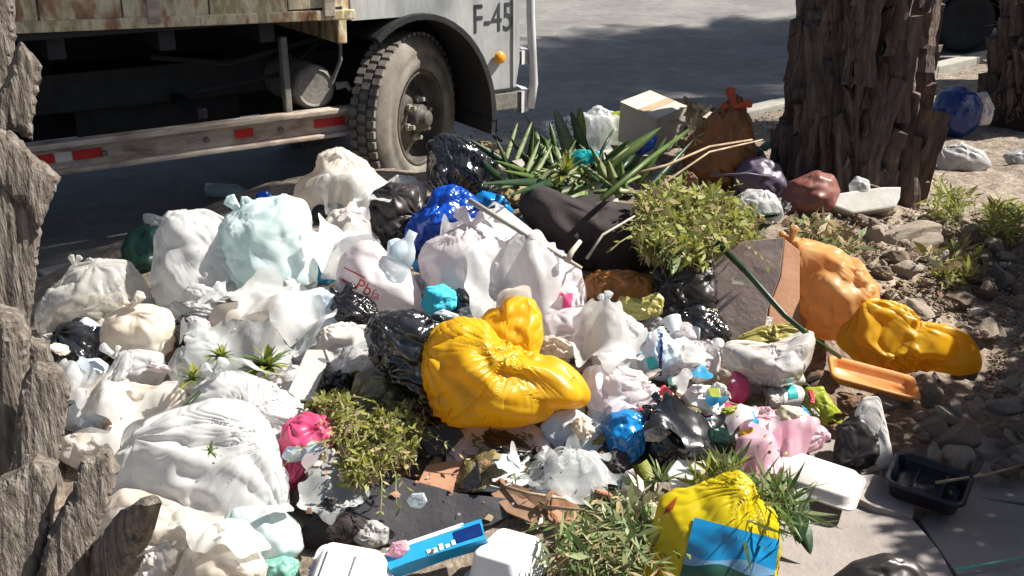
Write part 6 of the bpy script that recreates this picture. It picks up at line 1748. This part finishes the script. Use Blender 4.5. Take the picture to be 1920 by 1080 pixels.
decal_text(rb, "Pb", 682, 540, 24, math.radians(28), M['print_red'])
decal_text(rb, "fa", 704, 553, 18, math.radians(20), M['print_pink'])
mb = L_("pinkish white shop bag with magenta print behind the yellow bag")
decal_grid(mb, "magenta_block", [(1056, 552), (1075, 548), (1070, 582), (1054, 584)], M['print_pink'], 6, 8)
decal_grid(mb, "magenta_band", [(1042, 546), (1056, 550), (1056, 556), (1046, 553)], M['print_pink'], 4, 2)
for q in range(3):
    decal_grid(mb, "thin_stripe", [(1010 + q * 6, 512 + q * 5), (1052 + q * 4, 520 + q * 6), (1052 + q * 4, 521 + q * 6), (1010 + q * 6, 513.5 + q * 5)], M['palepink'], 8, 1)
sb = L_("blue and white striped wrapper beside the small foam cups")
decal_grid(sb, "teal_print", [(1211, 672), (1228, 668), (1236, 695), (1217, 695)], M['label_teal'], 6, 6)
decal_grid(sb, "blue_line", [(1238, 625), (1244, 625), (1240, 705), (1234, 705)], M['navy'], 3, 12)

# the yellow bag's puffed tied end belongs to the bag
yb = L_("big bright yellow bag in the centre of the heap")
for o in list(bpy.data.objects):
    if o.name.startswith("yellow_knot"):
        o.name = "tied_end"; o.parent = yb; o.location = o.location - yb.location
for nm, lab in (("bag_ear", "tall white bag with a twisted tied ear on its left side"),):
    for o in list(bpy.data.objects):
        if o.name.startswith(nm):
            par = L_(lab); o.name = "tied_ear"; o.parent = par; o.location = o.location - par.location
            for k in ("label", "category"):
                if k in o: del o[k]

# ------------------------------------------------------------------ where a small thing lies, said by the named things round it
LAND = [(1555, 540, "the big peach orange bag"), (1700, 640, "the golden yellow bag"), (1632, 715, "the orange tray"), (1620, 375, "the chalky foam block"), (1720, 380, "the foot of the palm trunk"),
        (1880, 410, "the green tuft at the edge"), (1735, 910, "the black tray"), (1635, 810, "the grey standing sheet"), (1540, 880, "the grey white foam tray"), (1385, 540, "the grey card panel"),
        (1440, 665, "the foil bowl"), (1468, 745, "the drink can"), (1240, 670, "the striped wrapper"), (1265, 820, "the glossy black bag"), (1172, 820, "the azure bag"), (930, 700, "the big yellow bag"),
        (760, 660, "the big shiny black bag"), (710, 530, "the red lettered bag"), (825, 560, "the cyan cloth ball"), (510, 460, "the rounded bluish white bag"), (370, 490, "the tall white bag"), (180, 560, "the frosted bag"),
        (260, 620, "the puffy cream bag"), (380, 860, "the huge streaked white bag"), (590, 830, "the pink plastic"), (700, 820, "the small leaved weeds"), (790, 950, "the dark board"), (820, 1030, "the blue carton"),
        (950, 1010, "the white foam container"), (935, 850, "the round plate"), (1325, 990, "the yellow picture bag"), (1130, 1010, "the thin grey green weeds"), (1290, 410, "the big clump of weeds"), (1110, 450, "the dark sack"),
        (870, 320, "the black bag by the wheel"), (1220, 220, "the tan box"), (1350, 270, "the orange tipped bag"), (1425, 335, "the purple grey bag"), (1170, 550, "the amber bag"), (880, 490, "the large pinkish bag"),
        (640, 340, "the peach tipped bag"), (500, 690, "the spiky tuft"), (260, 760, "the flat white sheet"), (1700, 505, "the long flat stone"), (1790, 490, "the pale dry weeds"), (1850, 545, "the angular brown grey stone"), (1050, 270, "the long green leaves"), (150, 720, "the thin bluish bag"), (830, 410, "the royal blue bag")]
def where(px, py):
    d = sorted(((px - x) ** 2 + 1.6 * (py - y) ** 2, x, y, n) for x, y, n in LAND)
    _, x, y, n = d[0]
    if abs(px - x) > abs(py - y) * 1.1: w = "left of" if px < x else "right of"
    else: w = "behind" if py < y else "in front of"
    r = math.sqrt(d[0][0])
    return ("close " if r < 45 else "") + w + " " + n
_seen = {}
def uniq(size, what, px, py, s, s0, s1):
    """label: size, kind and place; a second look-alike there is told from the first by the next thing beside it"""
    t = (s - s0) / (s1 - s0)
    sz = "tiny" if t < 0.12 else "small" if t < 0.35 else "middling" if t < 0.65 else "large"
    lab = sz + " " + what + " " + where(px, py)
    if lab in _seen:
        d = sorted(((px - x) ** 2 + 1.6 * (py - y) ** 2, x, y, n) for x, y, n in LAND)
        lab2 = sz + " " + what + " between " + d[0][3] + " and " + d[1][3]
        if len(lab2.split()) <= 16 and lab2 not in _seen: lab = lab2
    _seen[lab] = 1
    return lab

# ------------------------------------------------------------------ loose stones and rubble
def stone_mesh(seed, lev=3):
    V, E, Fc, deg = ico(lev)
    rs = np.random.RandomState(seed)
    P = V.copy()
    for _ in range(9):                                  # flat broken faces
        n = rs.normal(size=3); n /= np.linalg.norm(n)
        d = P @ n; lim = rs.uniform(0.45, 0.85)
        P = P - np.outer(np.clip(d - lim, 0, None), n)
    P = P * (1 + 0.10 * fbm(V * 2 + seed, 3))[:, None] * rs.uniform(0.6, 1.15, size=3)
    me = bpy.data.meshes.new("stone")
    me.from_pydata([tuple(p) for p in P], [], [tuple(int(i) for i in f) for f in Fc])
    return me
stones = [stone_mesh(i) for i in range(14)]
for i, me in enumerate(stones): me.materials.append(M['stone'] if i % 3 else M['stone_dk'])
rnd = random.Random(77)
def scatter_stones(poly, n, s0, s1, label, group):
    xs = [p[0] for p in poly]; ys = [p[1] for p in poly]
    k = 0
    while k < n:
        px, py = rnd.uniform(min(xs), max(xs)), rnd.uniform(min(ys), max(ys))
        c = False
        for i in range(len(poly)):
            (x1, y1), (x2, y2) = poly[i], poly[i - 1]
            if (y1 > py) != (y2 > py) and px < (x2 - x1) * (py - y1) / (y2 - y1) + x1: c = not c
        if not c: continue
        k += 1
        o = bpy.data.objects.new("stone", rnd.choice(stones)); COL.objects.link(o)
        s = s0 + (s1 - s0) * rnd.random() ** 3.2
        p = hp(px, py, 0)
        o.location = p + Vector((0, 0, s * 0.25))
        o.scale = (s * rnd.uniform(.8, 1.4), s * rnd.uniform(.8, 1.2), s * rnd.uniform(.55, 1))
        o.rotation_euler = (rnd.uniform(-.6, .6), rnd.uniform(-.6, .6), rnd.uniform(0, 6.28))
        tag(o, uniq("", rnd.choice(("angular", "flat", "lumpy")) + " " + label, px, py, s, s0, s1), "stone", group)
scatter_stones([(1500, 415), (1600, 400), (1760, 400), (1900, 430), (1935, 520), (1935, 600), (1850, 640), (1730, 600), (1650, 560), (1610, 480)], 200, 0.014, 0.07, "pale stone", "stones on the sunlit rubble slope")
scatter_stones([(1650, 700), (1850, 700), (1935, 640), (1935, 900), (1820, 880), (1700, 850), (1660, 780)], 90, 0.02, 0.07, "shaded brown stone", "stones in the shade on the right")
for i, (px, py, sx, sy, sz, rz, m, lb) in enumerate(((1700, 505, .13, .05, .035, -25, 'stone', "long flat pale stone in the middle of the rubble"), (1740, 455, .10, .08, .05, 20, 'stone', "large chalky pale stone below the palm trunk"),
                        (1700, 440, .15, .11, .04, 5, 'stone', "broad pitted concrete lump behind the long flat stone"), (1850, 545, .08, .06, .05, 40, 'stone_dk', "angular brown grey stone at the right of the rubble"), (1710, 590, .11, .08, .045, 30, 'stone', "pale flaky stone touching the golden yellow bag"),
                        (1800, 560, .07, .05, .04, 0, 'stone_dk', "rounded olive brown stone near the shade edge"), (1780, 400, .07, .05, .05, 50, 'stone_dk', "brown stone against the palm's right foot"))):
    me = stone_mesh(50 + i, 4); me.materials.append(M[m])
    o = bpy.data.objects.new("stone", me); COL.objects.link(o)
    o.location = hp(px, py, 0.02); o.scale = (sx, sy, sz); o.rotation_euler = (0.2, -0.2, math.radians(rz))
    tag(o, lb, "stone")

# ------------------------------------------------------------------ small litter that fills the gaps
V, E, Fc, deg = ico(4)
scr = []
for i in range(10):
    P0 = V * np.random.RandomState(i).uniform(0.45, 1.1, size=3) * (1 + 0.35 * fbm(V * 1.5 + i * 7, 2))[:, None]
    P = crumple(P0, E, deg, Fc, 0.45, 1.0, iters=14, maxd=0.28, seed=i * 3, bend=0.06)
    me = bpy.data.meshes.new("scrap"); me.from_pydata([tuple(p) for p in P], [], [tuple(int(k) for k in f) for f in Fc])
    me.polygons.foreach_set("use_smooth", [True] * len(me.polygons))
    scr.append(me)
def litter(poly, n, mats, s0, s1, lift, label, group, name="scrap", cat="scrap"):
    xs = [p[0] for p in poly]; ys = [p[1] for p in poly]
    k = 0
    pool = []
    for m in mats:
        for me in rnd.sample(scr, 3):
            m2 = me.copy(); m2.materials.clear(); m2.materials.append(M[m]); pool.append(m2)
    while k < n:
        px, py = rnd.uniform(min(xs), max(xs)), rnd.uniform(min(ys), max(ys))
        c = False
        for i in range(len(poly)):
            (x1, y1), (x2, y2) = poly[i], poly[i - 1]
            if (y1 > py) != (y2 > py) and px < (x2 - x1) * (py - y1) / (y2 - y1) + x1: c = not c
        if not c: continue
        k += 1
        o = bpy.data.objects.new(name, rnd.choice(pool)); COL.objects.link(o)
        s = rnd.uniform(s0, s1)
        o.location = hp(px, py, rnd.uniform(0, lift))
        o.scale = (s * rnd.uniform(.7, 1.5), s * rnd.uniform(.7, 1.3), s * rnd.uniform(.2, 0.5))
        o.rotation_euler = (rnd.uniform(-.7, .7), rnd.uniform(-.7, .7), rnd.uniform(0, 6.28))
        tag(o, uniq("", label, px, py, s, s0, s1), cat, group)
litter([(100, 560), (560, 480), (1000, 500), (1350, 600), (1400, 760), (1100, 820), (600, 720), (120, 760)], 90, ['white', 'white_pink', 'white_cream'], 0.03, 0.07, 0.12, "crumpled white plastic wad", "white plastic wads between the bags", name="plastic_wad", cat="wad")
litter([(560, 620), (900, 560), (1350, 600), (1500, 780), (1350, 900), (900, 900), (600, 800)], 50, ['black', 'black_dull', 'gold'], 0.03, 0.07, 0.08, "crumpled dark film wad", "dark wads between the bags", name="film_wad", cat="wad")
litter([(1170, 700), (1420, 690), (1560, 760), (1540, 850), (1300, 880), (1180, 780)], 34, ['red', 'lime', 'skyblue', 'palepink', 'white', 'white', 'foil', 'card_pale', 'white_pink', 'grey'], 0.015, 0.04, 0.14, "bright crumpled wrapper", "small bright wrappers", name="wrapper", cat="wrapper")
litter([(120, 740), (240, 800), (220, 960), (340, 1060), (560, 1080), (560, 1000), (200, 860)], 36, ['tissue', 'white_cream', 'white'], 0.02, 0.05, 0.05, "crumpled pale paper wad", "pale paper wads at the lower left", name="paper_wad", cat="paper")
litter([(640, 830), (1000, 930), (1240, 930), (1200, 1090), (1030, 1090), (1020, 960), (700, 890)], 50, ['brown_card', 'terra', 'dry'], 0.02, 0.05, 0.03, "crumpled brown paper wad", "brown paper wads in front", name="paper_wad", cat="paper")
litter([(820, 260), (1450, 240), (1480, 420), (1330, 460), (1180, 360), (930, 370)], 60, ['black_dull', 'leaf_dk', 'brown_card', 'dry'], 0.03, 0.07, 0.08, "dark crumpled wad", "dark wads at the back", name="leaf_wad", cat="wad")
litter([(1480, 700), (1640, 740), (1660, 840), (1560, 800)], 22, ['black_dull', 'brown_card'], 0.02, 0.05, 0.03, "brown crumpled wad", "brown wads by the lime bag", name="paper_wad", cat="paper")
litter([(1500, 400), (1900, 420), (1920, 620), (1660, 560)], 50, ['dry', 'brown_card', 'tissue'], 0.01, 0.03, 0.02, "dry crumpled scrap", "dry scraps among the stones", name="scrap", cat="scrap")
# ------------------------------------------------------------------ loose films draped over what lies below, and crumbs lying on top of everything
bpy.context.view_layer.update()
# height map of the ground and everything lying on it, read from the finished meshes
GR = 0.01
GX0, GX1, GY0, GY1 = -2.7, 3.2, 1.5, 8.5
NXg, NYg = int((GX1 - GX0) / GR), int((GY1 - GY0) / GR)
SKIP = ("truck", "palm_tree", "parked_car", "added_shade_shrub", "road", "kerb", "far_pavement", "stick", "twig", "stalk", "stem", "leaf", "spiky_plant", "weeds", "grass_tuft", "dry_weeds", "fern", "scrap_leaves")
cxs, cys = GX0 + (np.arange(NXg) + .5) * GR, GY0 + (np.arange(NYg) + .5) * GR
gx, gy, Z = VGX, VGY, VZ; ny, nx = len(gy), len(gx); Zv = Z.reshape(ny, nx)
ix = np.clip(np.searchsorted(gx, cxs) - 1, 0, nx - 2); iy = np.clip(np.searchsorted(gy, cys) - 1, 0, ny - 2)
fx = (cxs - gx[ix]) / (gx[ix + 1] - gx[ix]); fy = ((cys - gy[iy]) / (gy[iy + 1] - gy[iy]))[:, None]
HM = (Zv[iy][:, ix] * (1 - fx) + Zv[iy][:, ix + 1] * fx) * (1 - fy) + (Zv[iy + 1][:, ix] * (1 - fx) + Zv[iy + 1][:, ix + 1] * fx) * fy
GROUND = HM.copy()
def splat(HM, bagmap):
    for o in SC.objects:
        if o.type != 'MESH': continue
        r_ = o
        while r_.parent: r_ = r_.parent
        if r_.name.split(".")[0] in SKIP or o.name.startswith("verge"): continue
        n_ = len(o.data.vertices)
        co = np.empty(n_ * 3); o.data.vertices.foreach_get("co", co); co = co.reshape(-1, 3)
        mw = np.array(o.matrix_world); co = co @ mw[:3, :3].T + mw[:3, 3]
        i = ((co[:, 0] - GX0) / GR).astype(int); j = ((co[:, 1] - GY0) / GR).astype(int)
        k = (i >= 0) & (i < NXg) & (j >= 0) & (j < NYg)
        np.maximum.at(HM, (j[k], i[k]), co[k, 2])
        if n_ > 600: bagmap[j[k], i[k]] = True
BAGMAP = np.zeros(HM.shape, bool)
splat(HM, BAGMAP)
def dil(A, f):
    Ap = np.pad(A, 1, mode='edge')
    return f(np.stack([Ap[1:-1, 1:-1], Ap[:-2, 1:-1], Ap[2:, 1:-1], Ap[1:-1, :-2], Ap[1:-1, 2:]]))
BAGMAP = dil(BAGMAP, lambda a: a.any(0))
HM = dil(HM, lambda a: a.max(0))
GYs, GXs = np.gradient(dil(HM, lambda a: a.mean(0)), GR)
def sample(A, x, y):
    i = np.clip(((x - GX0) / GR).astype(int), 0, NXg - 1); j = np.clip(((y - GY0) / GR).astype(int), 0, NYg - 1)
    return A[j, i]
def camhits(pp):
    """where the sight lines of many photo pixels meet the heap"""
    pp = np.array(pp, float)
    dirs = np.array(FWD[:])[None] + np.outer((pp[:, 0] - PW / 2) / FPX, np.array(RIGHT[:])) + np.outer((PH / 2 - pp[:, 1]) / FPX, np.array(UP[:]))
    D = np.full(len(pp), 1.9); live = np.ones(len(pp), bool)
    for _ in range(760):
        q = np.array(CAM[:]) + dirs * D[:, None]
        under = q[:, 2] < sample(HM, q[:, 0], q[:, 1])
        live &= ~under
        D[live] += 0.008
        if not live.any(): break
    return np.array(CAM[:]) + dirs * D[:, None], ~live
def inpoly(px, py, poly):
    c = False
    for i in range(len(poly)):
        (x1, y1), (x2, y2) = poly[i], poly[i - 1]
        if (y1 > py) != (y2 > py) and px < (x2 - x1) * (py - y1) / (y2 - y1) + x1: c = not c
    return c
def film(poly, mat, label, cat="plastic sheet", name="plastic_sheet", lift=0.0, seed=0, step=0.0095, crease=0.018, group=None):
    """a sheet of film fallen over the heap: its outline comes from the photo, its height from what carries it"""
    pts = []; zs = []
    hq, okq = camhits(poly)
    for (px, py), p, k_ in zip(poly, hq, okq):
        if not (k_ and p[2] < 0.95 and 1.8 < p[1] < 6.5): p = at(px, py, depth_on_heap(px, py, 0.12 + lift))
        pts.append((p[0], p[1])); zs.append(p[2])
    xs = [p[0] for p in pts]; ys = [p[1] for p in pts]
    gx = np.arange(min(xs) - step * 2, max(xs) + step * 2, step); gy = np.arange(min(ys) - step * 2, max(ys) + step * 2, step)
    X, Y = np.meshgrid(gx, gy)
    H = sample(HM, X, Y)
    RAW = H.copy(); zcap = sorted(zs)[int(len(zs) * 0.6)] + 0.04
    base = sample(GROUND, X, Y)
    med = np.median(H)
    H = np.minimum(H, np.minimum(base + 0.42, med + 0.16))
    Hp = np.pad(H, 1, mode='edge')
    nb_ = np.sort(np.stack([Hp[1:-1, 1:-1], Hp[:-2, 1:-1], Hp[2:, 1:-1], Hp[1:-1, :-2], Hp[1:-1, 2:]]), axis=0)
    H = np.minimum(H, nb_[3])
    G = H.copy()
    for _ in range(2):
        Gp = np.pad(G, 1, mode='edge'); G = np.maximum.reduce([Gp[1:-1, 1:-1], Gp[:-2, 1:-1] - 0.004, Gp[2:, 1:-1] - 0.004, Gp[1:-1, :-2] - 0.004, Gp[1:-1, 2:] - 0.004])
    for _ in range(10):
        Gp = np.pad(G, 1, mode='edge'); G = (Gp[1:-1, 1:-1] + Gp[:-2, 1:-1] + Gp[2:, 1:-1] + Gp[1:-1, :-2] + Gp[1:-1, 2:]) / 5
        G = np.maximum(G, H + 0.003)
    Q = np.stack([X.ravel(), Y.ravel(), np.full(X.size, seed * 1.37)], 1)
    warp = np.stack([fbm(Q * 5 + 3, 2), fbm(Q * 5 + 9, 2), np.zeros(X.size)], 1) * 0.16
    rot = seed * 1.1
    S = np.stack([(Q[:, 0] * math.cos(rot) + Q[:, 1] * math.sin(rot)) * 4.5, (-Q[:, 0] * math.sin(rot) + Q[:, 1] * math.cos(rot)) * 15, Q[:, 2]], 1)
    cr = (ridged(S + warp * 10, 2) * crease + ridged(Q * 19 + warp * 20, 2) * crease * 0.30 + 0.008).reshape(X.shape)
    Z = G + np.clip(cr, 0.0, None) + 0.004
    pa = np.array(pts)
    bd = fbm(np.stack([X.ravel() * 12, Y.ravel() * 12, np.full(X.size, seed)], 1), 4).reshape(X.shape) * 0.065
    def ins(x, y):
        x0, y0 = pa[:, 0], pa[:, 1]; x1, y1 = np.roll(x0, -1), np.roll(y0, -1)
        c = ((y0 > y) != (y1 > y)) & (x < (x1 - x0) * (y - y0) / (y1 - y0 + 1e-9) + x0)
        return c.sum() % 2 == 1
    ok = np.array([[RAW[j, i] < zcap and ins(X[j, i] + bd[j, i], Y[j, i] + bd[j, i]) for i in range(len(gx))] for j in range(len(gy))])
    V, Fc, idm = [], [], {}
    c0 = Vector((float(np.mean(xs)), float(np.mean(ys)), float(G.mean())))
    def vid(j, i):
        if (j, i) not in idm:
            idm[(j, i)] = len(V); V.append((X[j, i] - c0.x, Y[j, i] - c0.y, Z[j, i] - c0.z))
        return idm[(j, i)]
    for j in range(len(gy) - 1):
        for i in range(len(gx) - 1):
            if ok[j, i] and ok[j + 1, i] and ok[j, i + 1] and ok[j + 1, i + 1] and max(G[j:j + 2, i:i + 2].ravel()) - min(G[j:j + 2, i:i + 2].ravel()) < 0.07:
                Fc.append((vid(j, i), vid(j, i + 1), vid(j + 1, i + 1), vid(j + 1, i)))
    # keep the one connected piece
    par_ = list(range(len(V)))
    def fnd(a):
        while par_[a] != a:
            par_[a] = par_[par_[a]]; a = par_[a]
        return a
    for f in Fc:
        for q in range(1, 4): par_[fnd(f[q])] = fnd(f[0])
    cc_ = {}
    for f in Fc: cc_.setdefault(fnd(f[0]), []).append(f)
    if not cc_: return None
    Fc = max(cc_.values(), key=len)
    use = sorted({i for f in Fc for i in f}); mp_ = {g: k for k, g in enumerate(use)}
    V = [V[g] for g in use]; Fc = [tuple(mp_[i] for i in f) for f in Fc]
    if len(Fc) < 8: return None
    if step < 0.009 and max(v[2] for v in V) - min(v[2] for v in V) > 0.085: return None
    # round off the cut edge
    cnt = {}
    for f in Fc:
        for q in range(4):
            e = (f[q], f[(q + 1) % 4]); cnt[e] = 1
    nbv = {}
    for (a, b) in cnt:
        if (b, a) not in cnt: nbv.setdefault(a, []).append(b); nbv.setdefault(b, []).append(a)
    A = np.array(V)
    for _ in range(2):
        B2 = A.copy()
        for a, l in nbv.items():
            if len(l) == 2: B2[a] = 0.4 * A[a] + 0.3 * (A[l[0]] + A[l[1]])
        A = B2
    V = A.tolist()
    o = mesh_obj(name, V, Fc, mat)
    o.location = c0
    return tag(o, label, cat, group)
FILMS = [([(150, 770), (215, 735), (330, 735), (350, 780), (270, 815), (170, 810)], 'sheet_w', "loose white film over the gap above the huge streaked bag"),
 ([(330, 640), (420, 615), (540, 640), (560, 700), (450, 710), (350, 690)], 'sheet_c', "clear film lying around the two spiky tufts"),
 ([(400, 560), (520, 540), (640, 600), (600, 650), (480, 630)], 'sheet_w', "white film stretched over the grey white bag in the left middle"),
 ([(560, 480), (650, 420), (720, 430), (700, 480), (620, 520)], 'sheet_w', "white film lying over the cream bag beside the sky blue bag"),
 ([(820, 430), (930, 410), (1040, 470), (1060, 560), (960, 580), (860, 540)], 'sheet_w', "wrinkled white film over the large pinkish bag in the centre"),
 ([(1060, 610), (1110, 590), (1190, 620), (1220, 690), (1150, 730), (1110, 690)], 'sheet_w', "bright wrinkled white film right of the big yellow bag"),
 ([(1370, 770), (1480, 775), (1570, 820), (1520, 860), (1420, 850)], 'palepink', "pale pink film folded over the pink sheet by the foam tray"),
 ([(980, 880), (1100, 850), (1200, 900), (1170, 950), (1040, 940)], 'sheet_c', "clear wrinkled film on the ground in front of the azure bag"),
 ([(600, 640), (690, 620), (760, 660), (700, 720), (620, 700)], 'sheet_w', "thin white film beside the shiny black bag"),
 ([(90, 700), (180, 690), (240, 760), (200, 800), (120, 790)], 'sheet_w', "white film next to the left palm trunk"),
 ([(1180, 800), (1260, 770), (1350, 830), (1320, 880), (1230, 860)], 'black', "torn black film over the glossy black bag"),
 ([(620, 300), (690, 310), (750, 380), (680, 410), (590, 390)], 'sheet_c', "clear film sagging over the peach tipped bag"),
 ([(1020, 200), (1110, 190), (1190, 240), (1160, 300), (1060, 280)], 'sheet_c', "clear film among the long leaves behind the heap"),
 ([(560, 900), (640, 880), (700, 960), (640, 1010), (560, 980)], 'sheet_c', "clear film over the dark brown cloth"),
 ([(330, 1000), (440, 990), (540, 1040), (480, 1080), (350, 1075)], 'sheet_w', "white film at the bottom edge below the huge bag")]
for i, (pl_, m, lb) in enumerate(FILMS):
    film(pl_, M[m], lb, seed=i + 1)

rnd = random.Random(202)
ZONES = [([(330, 560), (640, 560), (640, 720), (330, 690)], 8, ['sheet_w', 'white_cream', 'sheet_c']), ([(1030, 620), (1350, 620), (1350, 770), (1120, 790)], 9, ['sheet_w', 'white_pink', 'palepink', 'sheet_c']),
         ([(1190, 700), (1420, 700), (1560, 770), (1480, 850), (1230, 850)], 10, ['palepink', 'sheet_w', 'sheet_w', 'white_pink', 'skyblue', 'foil', 'sheet_c']), ([(560, 880), (1000, 880), (1000, 980), (600, 1010)], 6, ['brown_card', 'grey', 'black_dull']),
         ([(110, 700), (260, 720), (230, 900), (120, 880)], 7, ['sheet_w', 'white_cream', 'white_blue']), ([(590, 400), (720, 400), (720, 470), (600, 470)], 3, ['sheet_w', 'grey', 'black_dull', 'white_pink']),
         ([(850, 850), (1100, 860), (1150, 930), (850, 920)], 6, ['sheet_w', 'sheet_c', 'white_blue', 'grey']), ([(220, 960), (540, 970), (560, 1070), (230, 1070)], 6, ['sheet_w', 'white_cream', 'grey'])]
CN = {'sheet_w': 'white', 'white_cream': 'cream', 'sheet_c': 'clear', 'white_pink': 'pinkish white', 'palepink': 'pale pink', 'mint': 'mint green', 'red': 'red', 'skyblue': 'sky blue', 'foil': 'silver', 'lime': 'lime green', 'brown_card': 'brown', 'grey': 'grey', 'black_dull': 'black', 'white_blue': 'bluish white'}
for zp, zn, zm in ZONES:
    for q in range(zn):
        for _ in range(50):
            px, py = rnd.uniform(min(p[0] for p in zp), max(p[0] for p in zp)), rnd.uniform(min(p[1] for p in zp), max(p[1] for p in zp))
            if inpoly(px, py, zp): break
        R_ = rnd.uniform(20, 46); e_ = rnd.uniform(.45, 1); th = rnd.uniform(0, 3.14); pl_ = []
        for k in range(7):
            a = 2 * math.pi * k / 7; rr_ = R_ * rnd.uniform(.55, 1.2); x_, y_ = rr_ * math.cos(a), rr_ * math.sin(a) * e_
            pl_.append((px + x_ * math.cos(th) - y_ * math.sin(th), py + (x_ * math.sin(th) + y_ * math.cos(th)) * .8))
        m = rnd.choice(zm)
        film(pl_, M[m], uniq("", "crumpled torn " + CN[m] + " film scrap", px, py, R_, 5, 60), cat="film scrap", name="film_scrap", seed=300 + q * 7 + len(zm), step=0.008, group="torn film scraps")

# paper and leaf bits lying on top
bpy.context.view_layer.update()
splat(HM, np.zeros(HM.shape, bool))
GYs, GXs = np.gradient(dil(HM, lambda a: a.mean(0)), GR)
rnd = random.Random(101)
def crumbs(name, poly, n, mats, s0, s1, label, cat, up=0.2, flat=1.0, bags=True):
    """one mass of crumbs too many to count"""
    bm = bmesh.new(); k = t = 0
    xs = [p[0] for p in poly]; ys = [p[1] for p in poly]
    cand = []
    while len(cand) < n * 4 and t < n * 40:
        t += 1
        px, py = rnd.uniform(min(xs), max(xs)), rnd.uniform(min(ys), max(ys))
        if inpoly(px, py, poly): cand.append((px, py))
    hq, okq = camhits(cand)
    hx = sample(GXs, hq[:, 0], hq[:, 1]); hy = sample(GYs, hq[:, 0], hq[:, 1]); bagm = sample(BAGMAP, hq[:, 0], hq[:, 1]); hz = sample(HM, hq[:, 0], hq[:, 1])
    for q_ in range(len(cand)):
        if k >= n: break
        if not okq[q_] or (not bags and (bagm[q_] or hz[q_] - sample(GROUND, hq[q_:q_ + 1, 0], hq[q_:q_ + 1, 1])[0] > 0.045)): continue
        nv = Vector((-hx[q_], -hy[q_], 1)).normalized()
        if nv.z < up or hz[q_] - hq[q_][2] > 0.03: continue
        h = (Vector((hq[q_][0], hq[q_][1], hz[q_])), nv)
        k += 1
        s = s0 + (s1 - s0) * rnd.random() ** 3
        p = h[0] + h[1] * s * 0.3
        a = Vector((rnd.gauss(0, 1), rnd.gauss(0, 1), rnd.gauss(0, .5))).normalized(); b = a.orthogonal().normalized(); c = a.cross(b)
        mi = rnd.randrange(len(mats))
        v = [bm.verts.new(p + a * s * rnd.uniform(.6, 1.3)), bm.verts.new(p + b * s * .6), bm.verts.new(p - a * s * rnd.uniform(.5, 1.2)), bm.verts.new(p - b * s * .6), bm.verts.new(p + c * s * .6 * flat), bm.verts.new(p - c * s * .5 * flat)]
        for i in range(4):
            for q in (4, 5):
                bm.faces.new((v[i], v[(i + 1) % 4], v[q])).material_index = mi
    o = bm_obj(name, bm, [M[m] for m in mats])
    o["kind"] = "stuff"; o["label"] = label
    return o
crumbs("rubble_grit", [(1470, 380), (1930, 400), (1930, 900), (1660, 860), (1560, 760), (1620, 600)], 3600, ['stone', 'stone_dk', 'dry', 'brown_card'], 0.003, 0.012, "fine grit and broken bits over the rubble slope", "grit", bags=False)
crumbs("ground_litter", [(560, 840), (1250, 790), (1300, 900), (1240, 1090), (560, 1090)], 900, ['brown_card', 'dry', 'stone_dk', 'tissue', 'leaf_dk'], 0.003, 0.009, "fine crumbs and leaf bits in front of the heap", "litter", bags=False)
crumbs("paper_flakes", [(560, 860), (1240, 840), (1240, 1080), (560, 1080)], 90, ['tissue', 'card_pale', 'terra', 'brown_card', 'dry'], 0.006, 0.02, "flat bits of paper and card lying in front of the heap", "litter", up=0.4, flat=0.12)
crumbs("bright_flakes", [(1190, 640), (1400, 660), (1560, 770), (1500, 870), (1200, 850)], 36, ['red', 'skyblue', 'lime', 'foam', 'card_pale', 'foil', 'leaf'], 0.005, 0.014, "tiny bright flat bits in the colourful litter below the foil bowl", "litter", up=0.3, flat=0.12)
crumbs("paving_grit", [(1380, 850), (1930, 820), (1930, 1090), (1380, 1090)], 700, ['stone_dk', 'dry', 'stone'], 0.0015, 0.005, "grit on the broken paving", "grit", bags=False)
crumbs("heap_crumbs", [(80, 480), (560, 400), (1000, 420), (1400, 600), (1560, 800), (1200, 880), (560, 860), (130, 960)], 220, ['brown_card', 'tissue', 'dry', 'leaf_dk', 'leaf_yel'], 0.0015, 0.005, "specks of dirt and leaf lying on the bags", "litter")
crumbs("back_debris", [(820, 250), (1450, 190), (1480, 400), (1200, 360), (900, 370)], 700, ['dry', 'leaf', 'leaf_dk', 'leaf_pale', 'brown_card'], 0.004, 0.016, "leaf debris at the back of the heap", "debris", up=-0.2, bags=False)
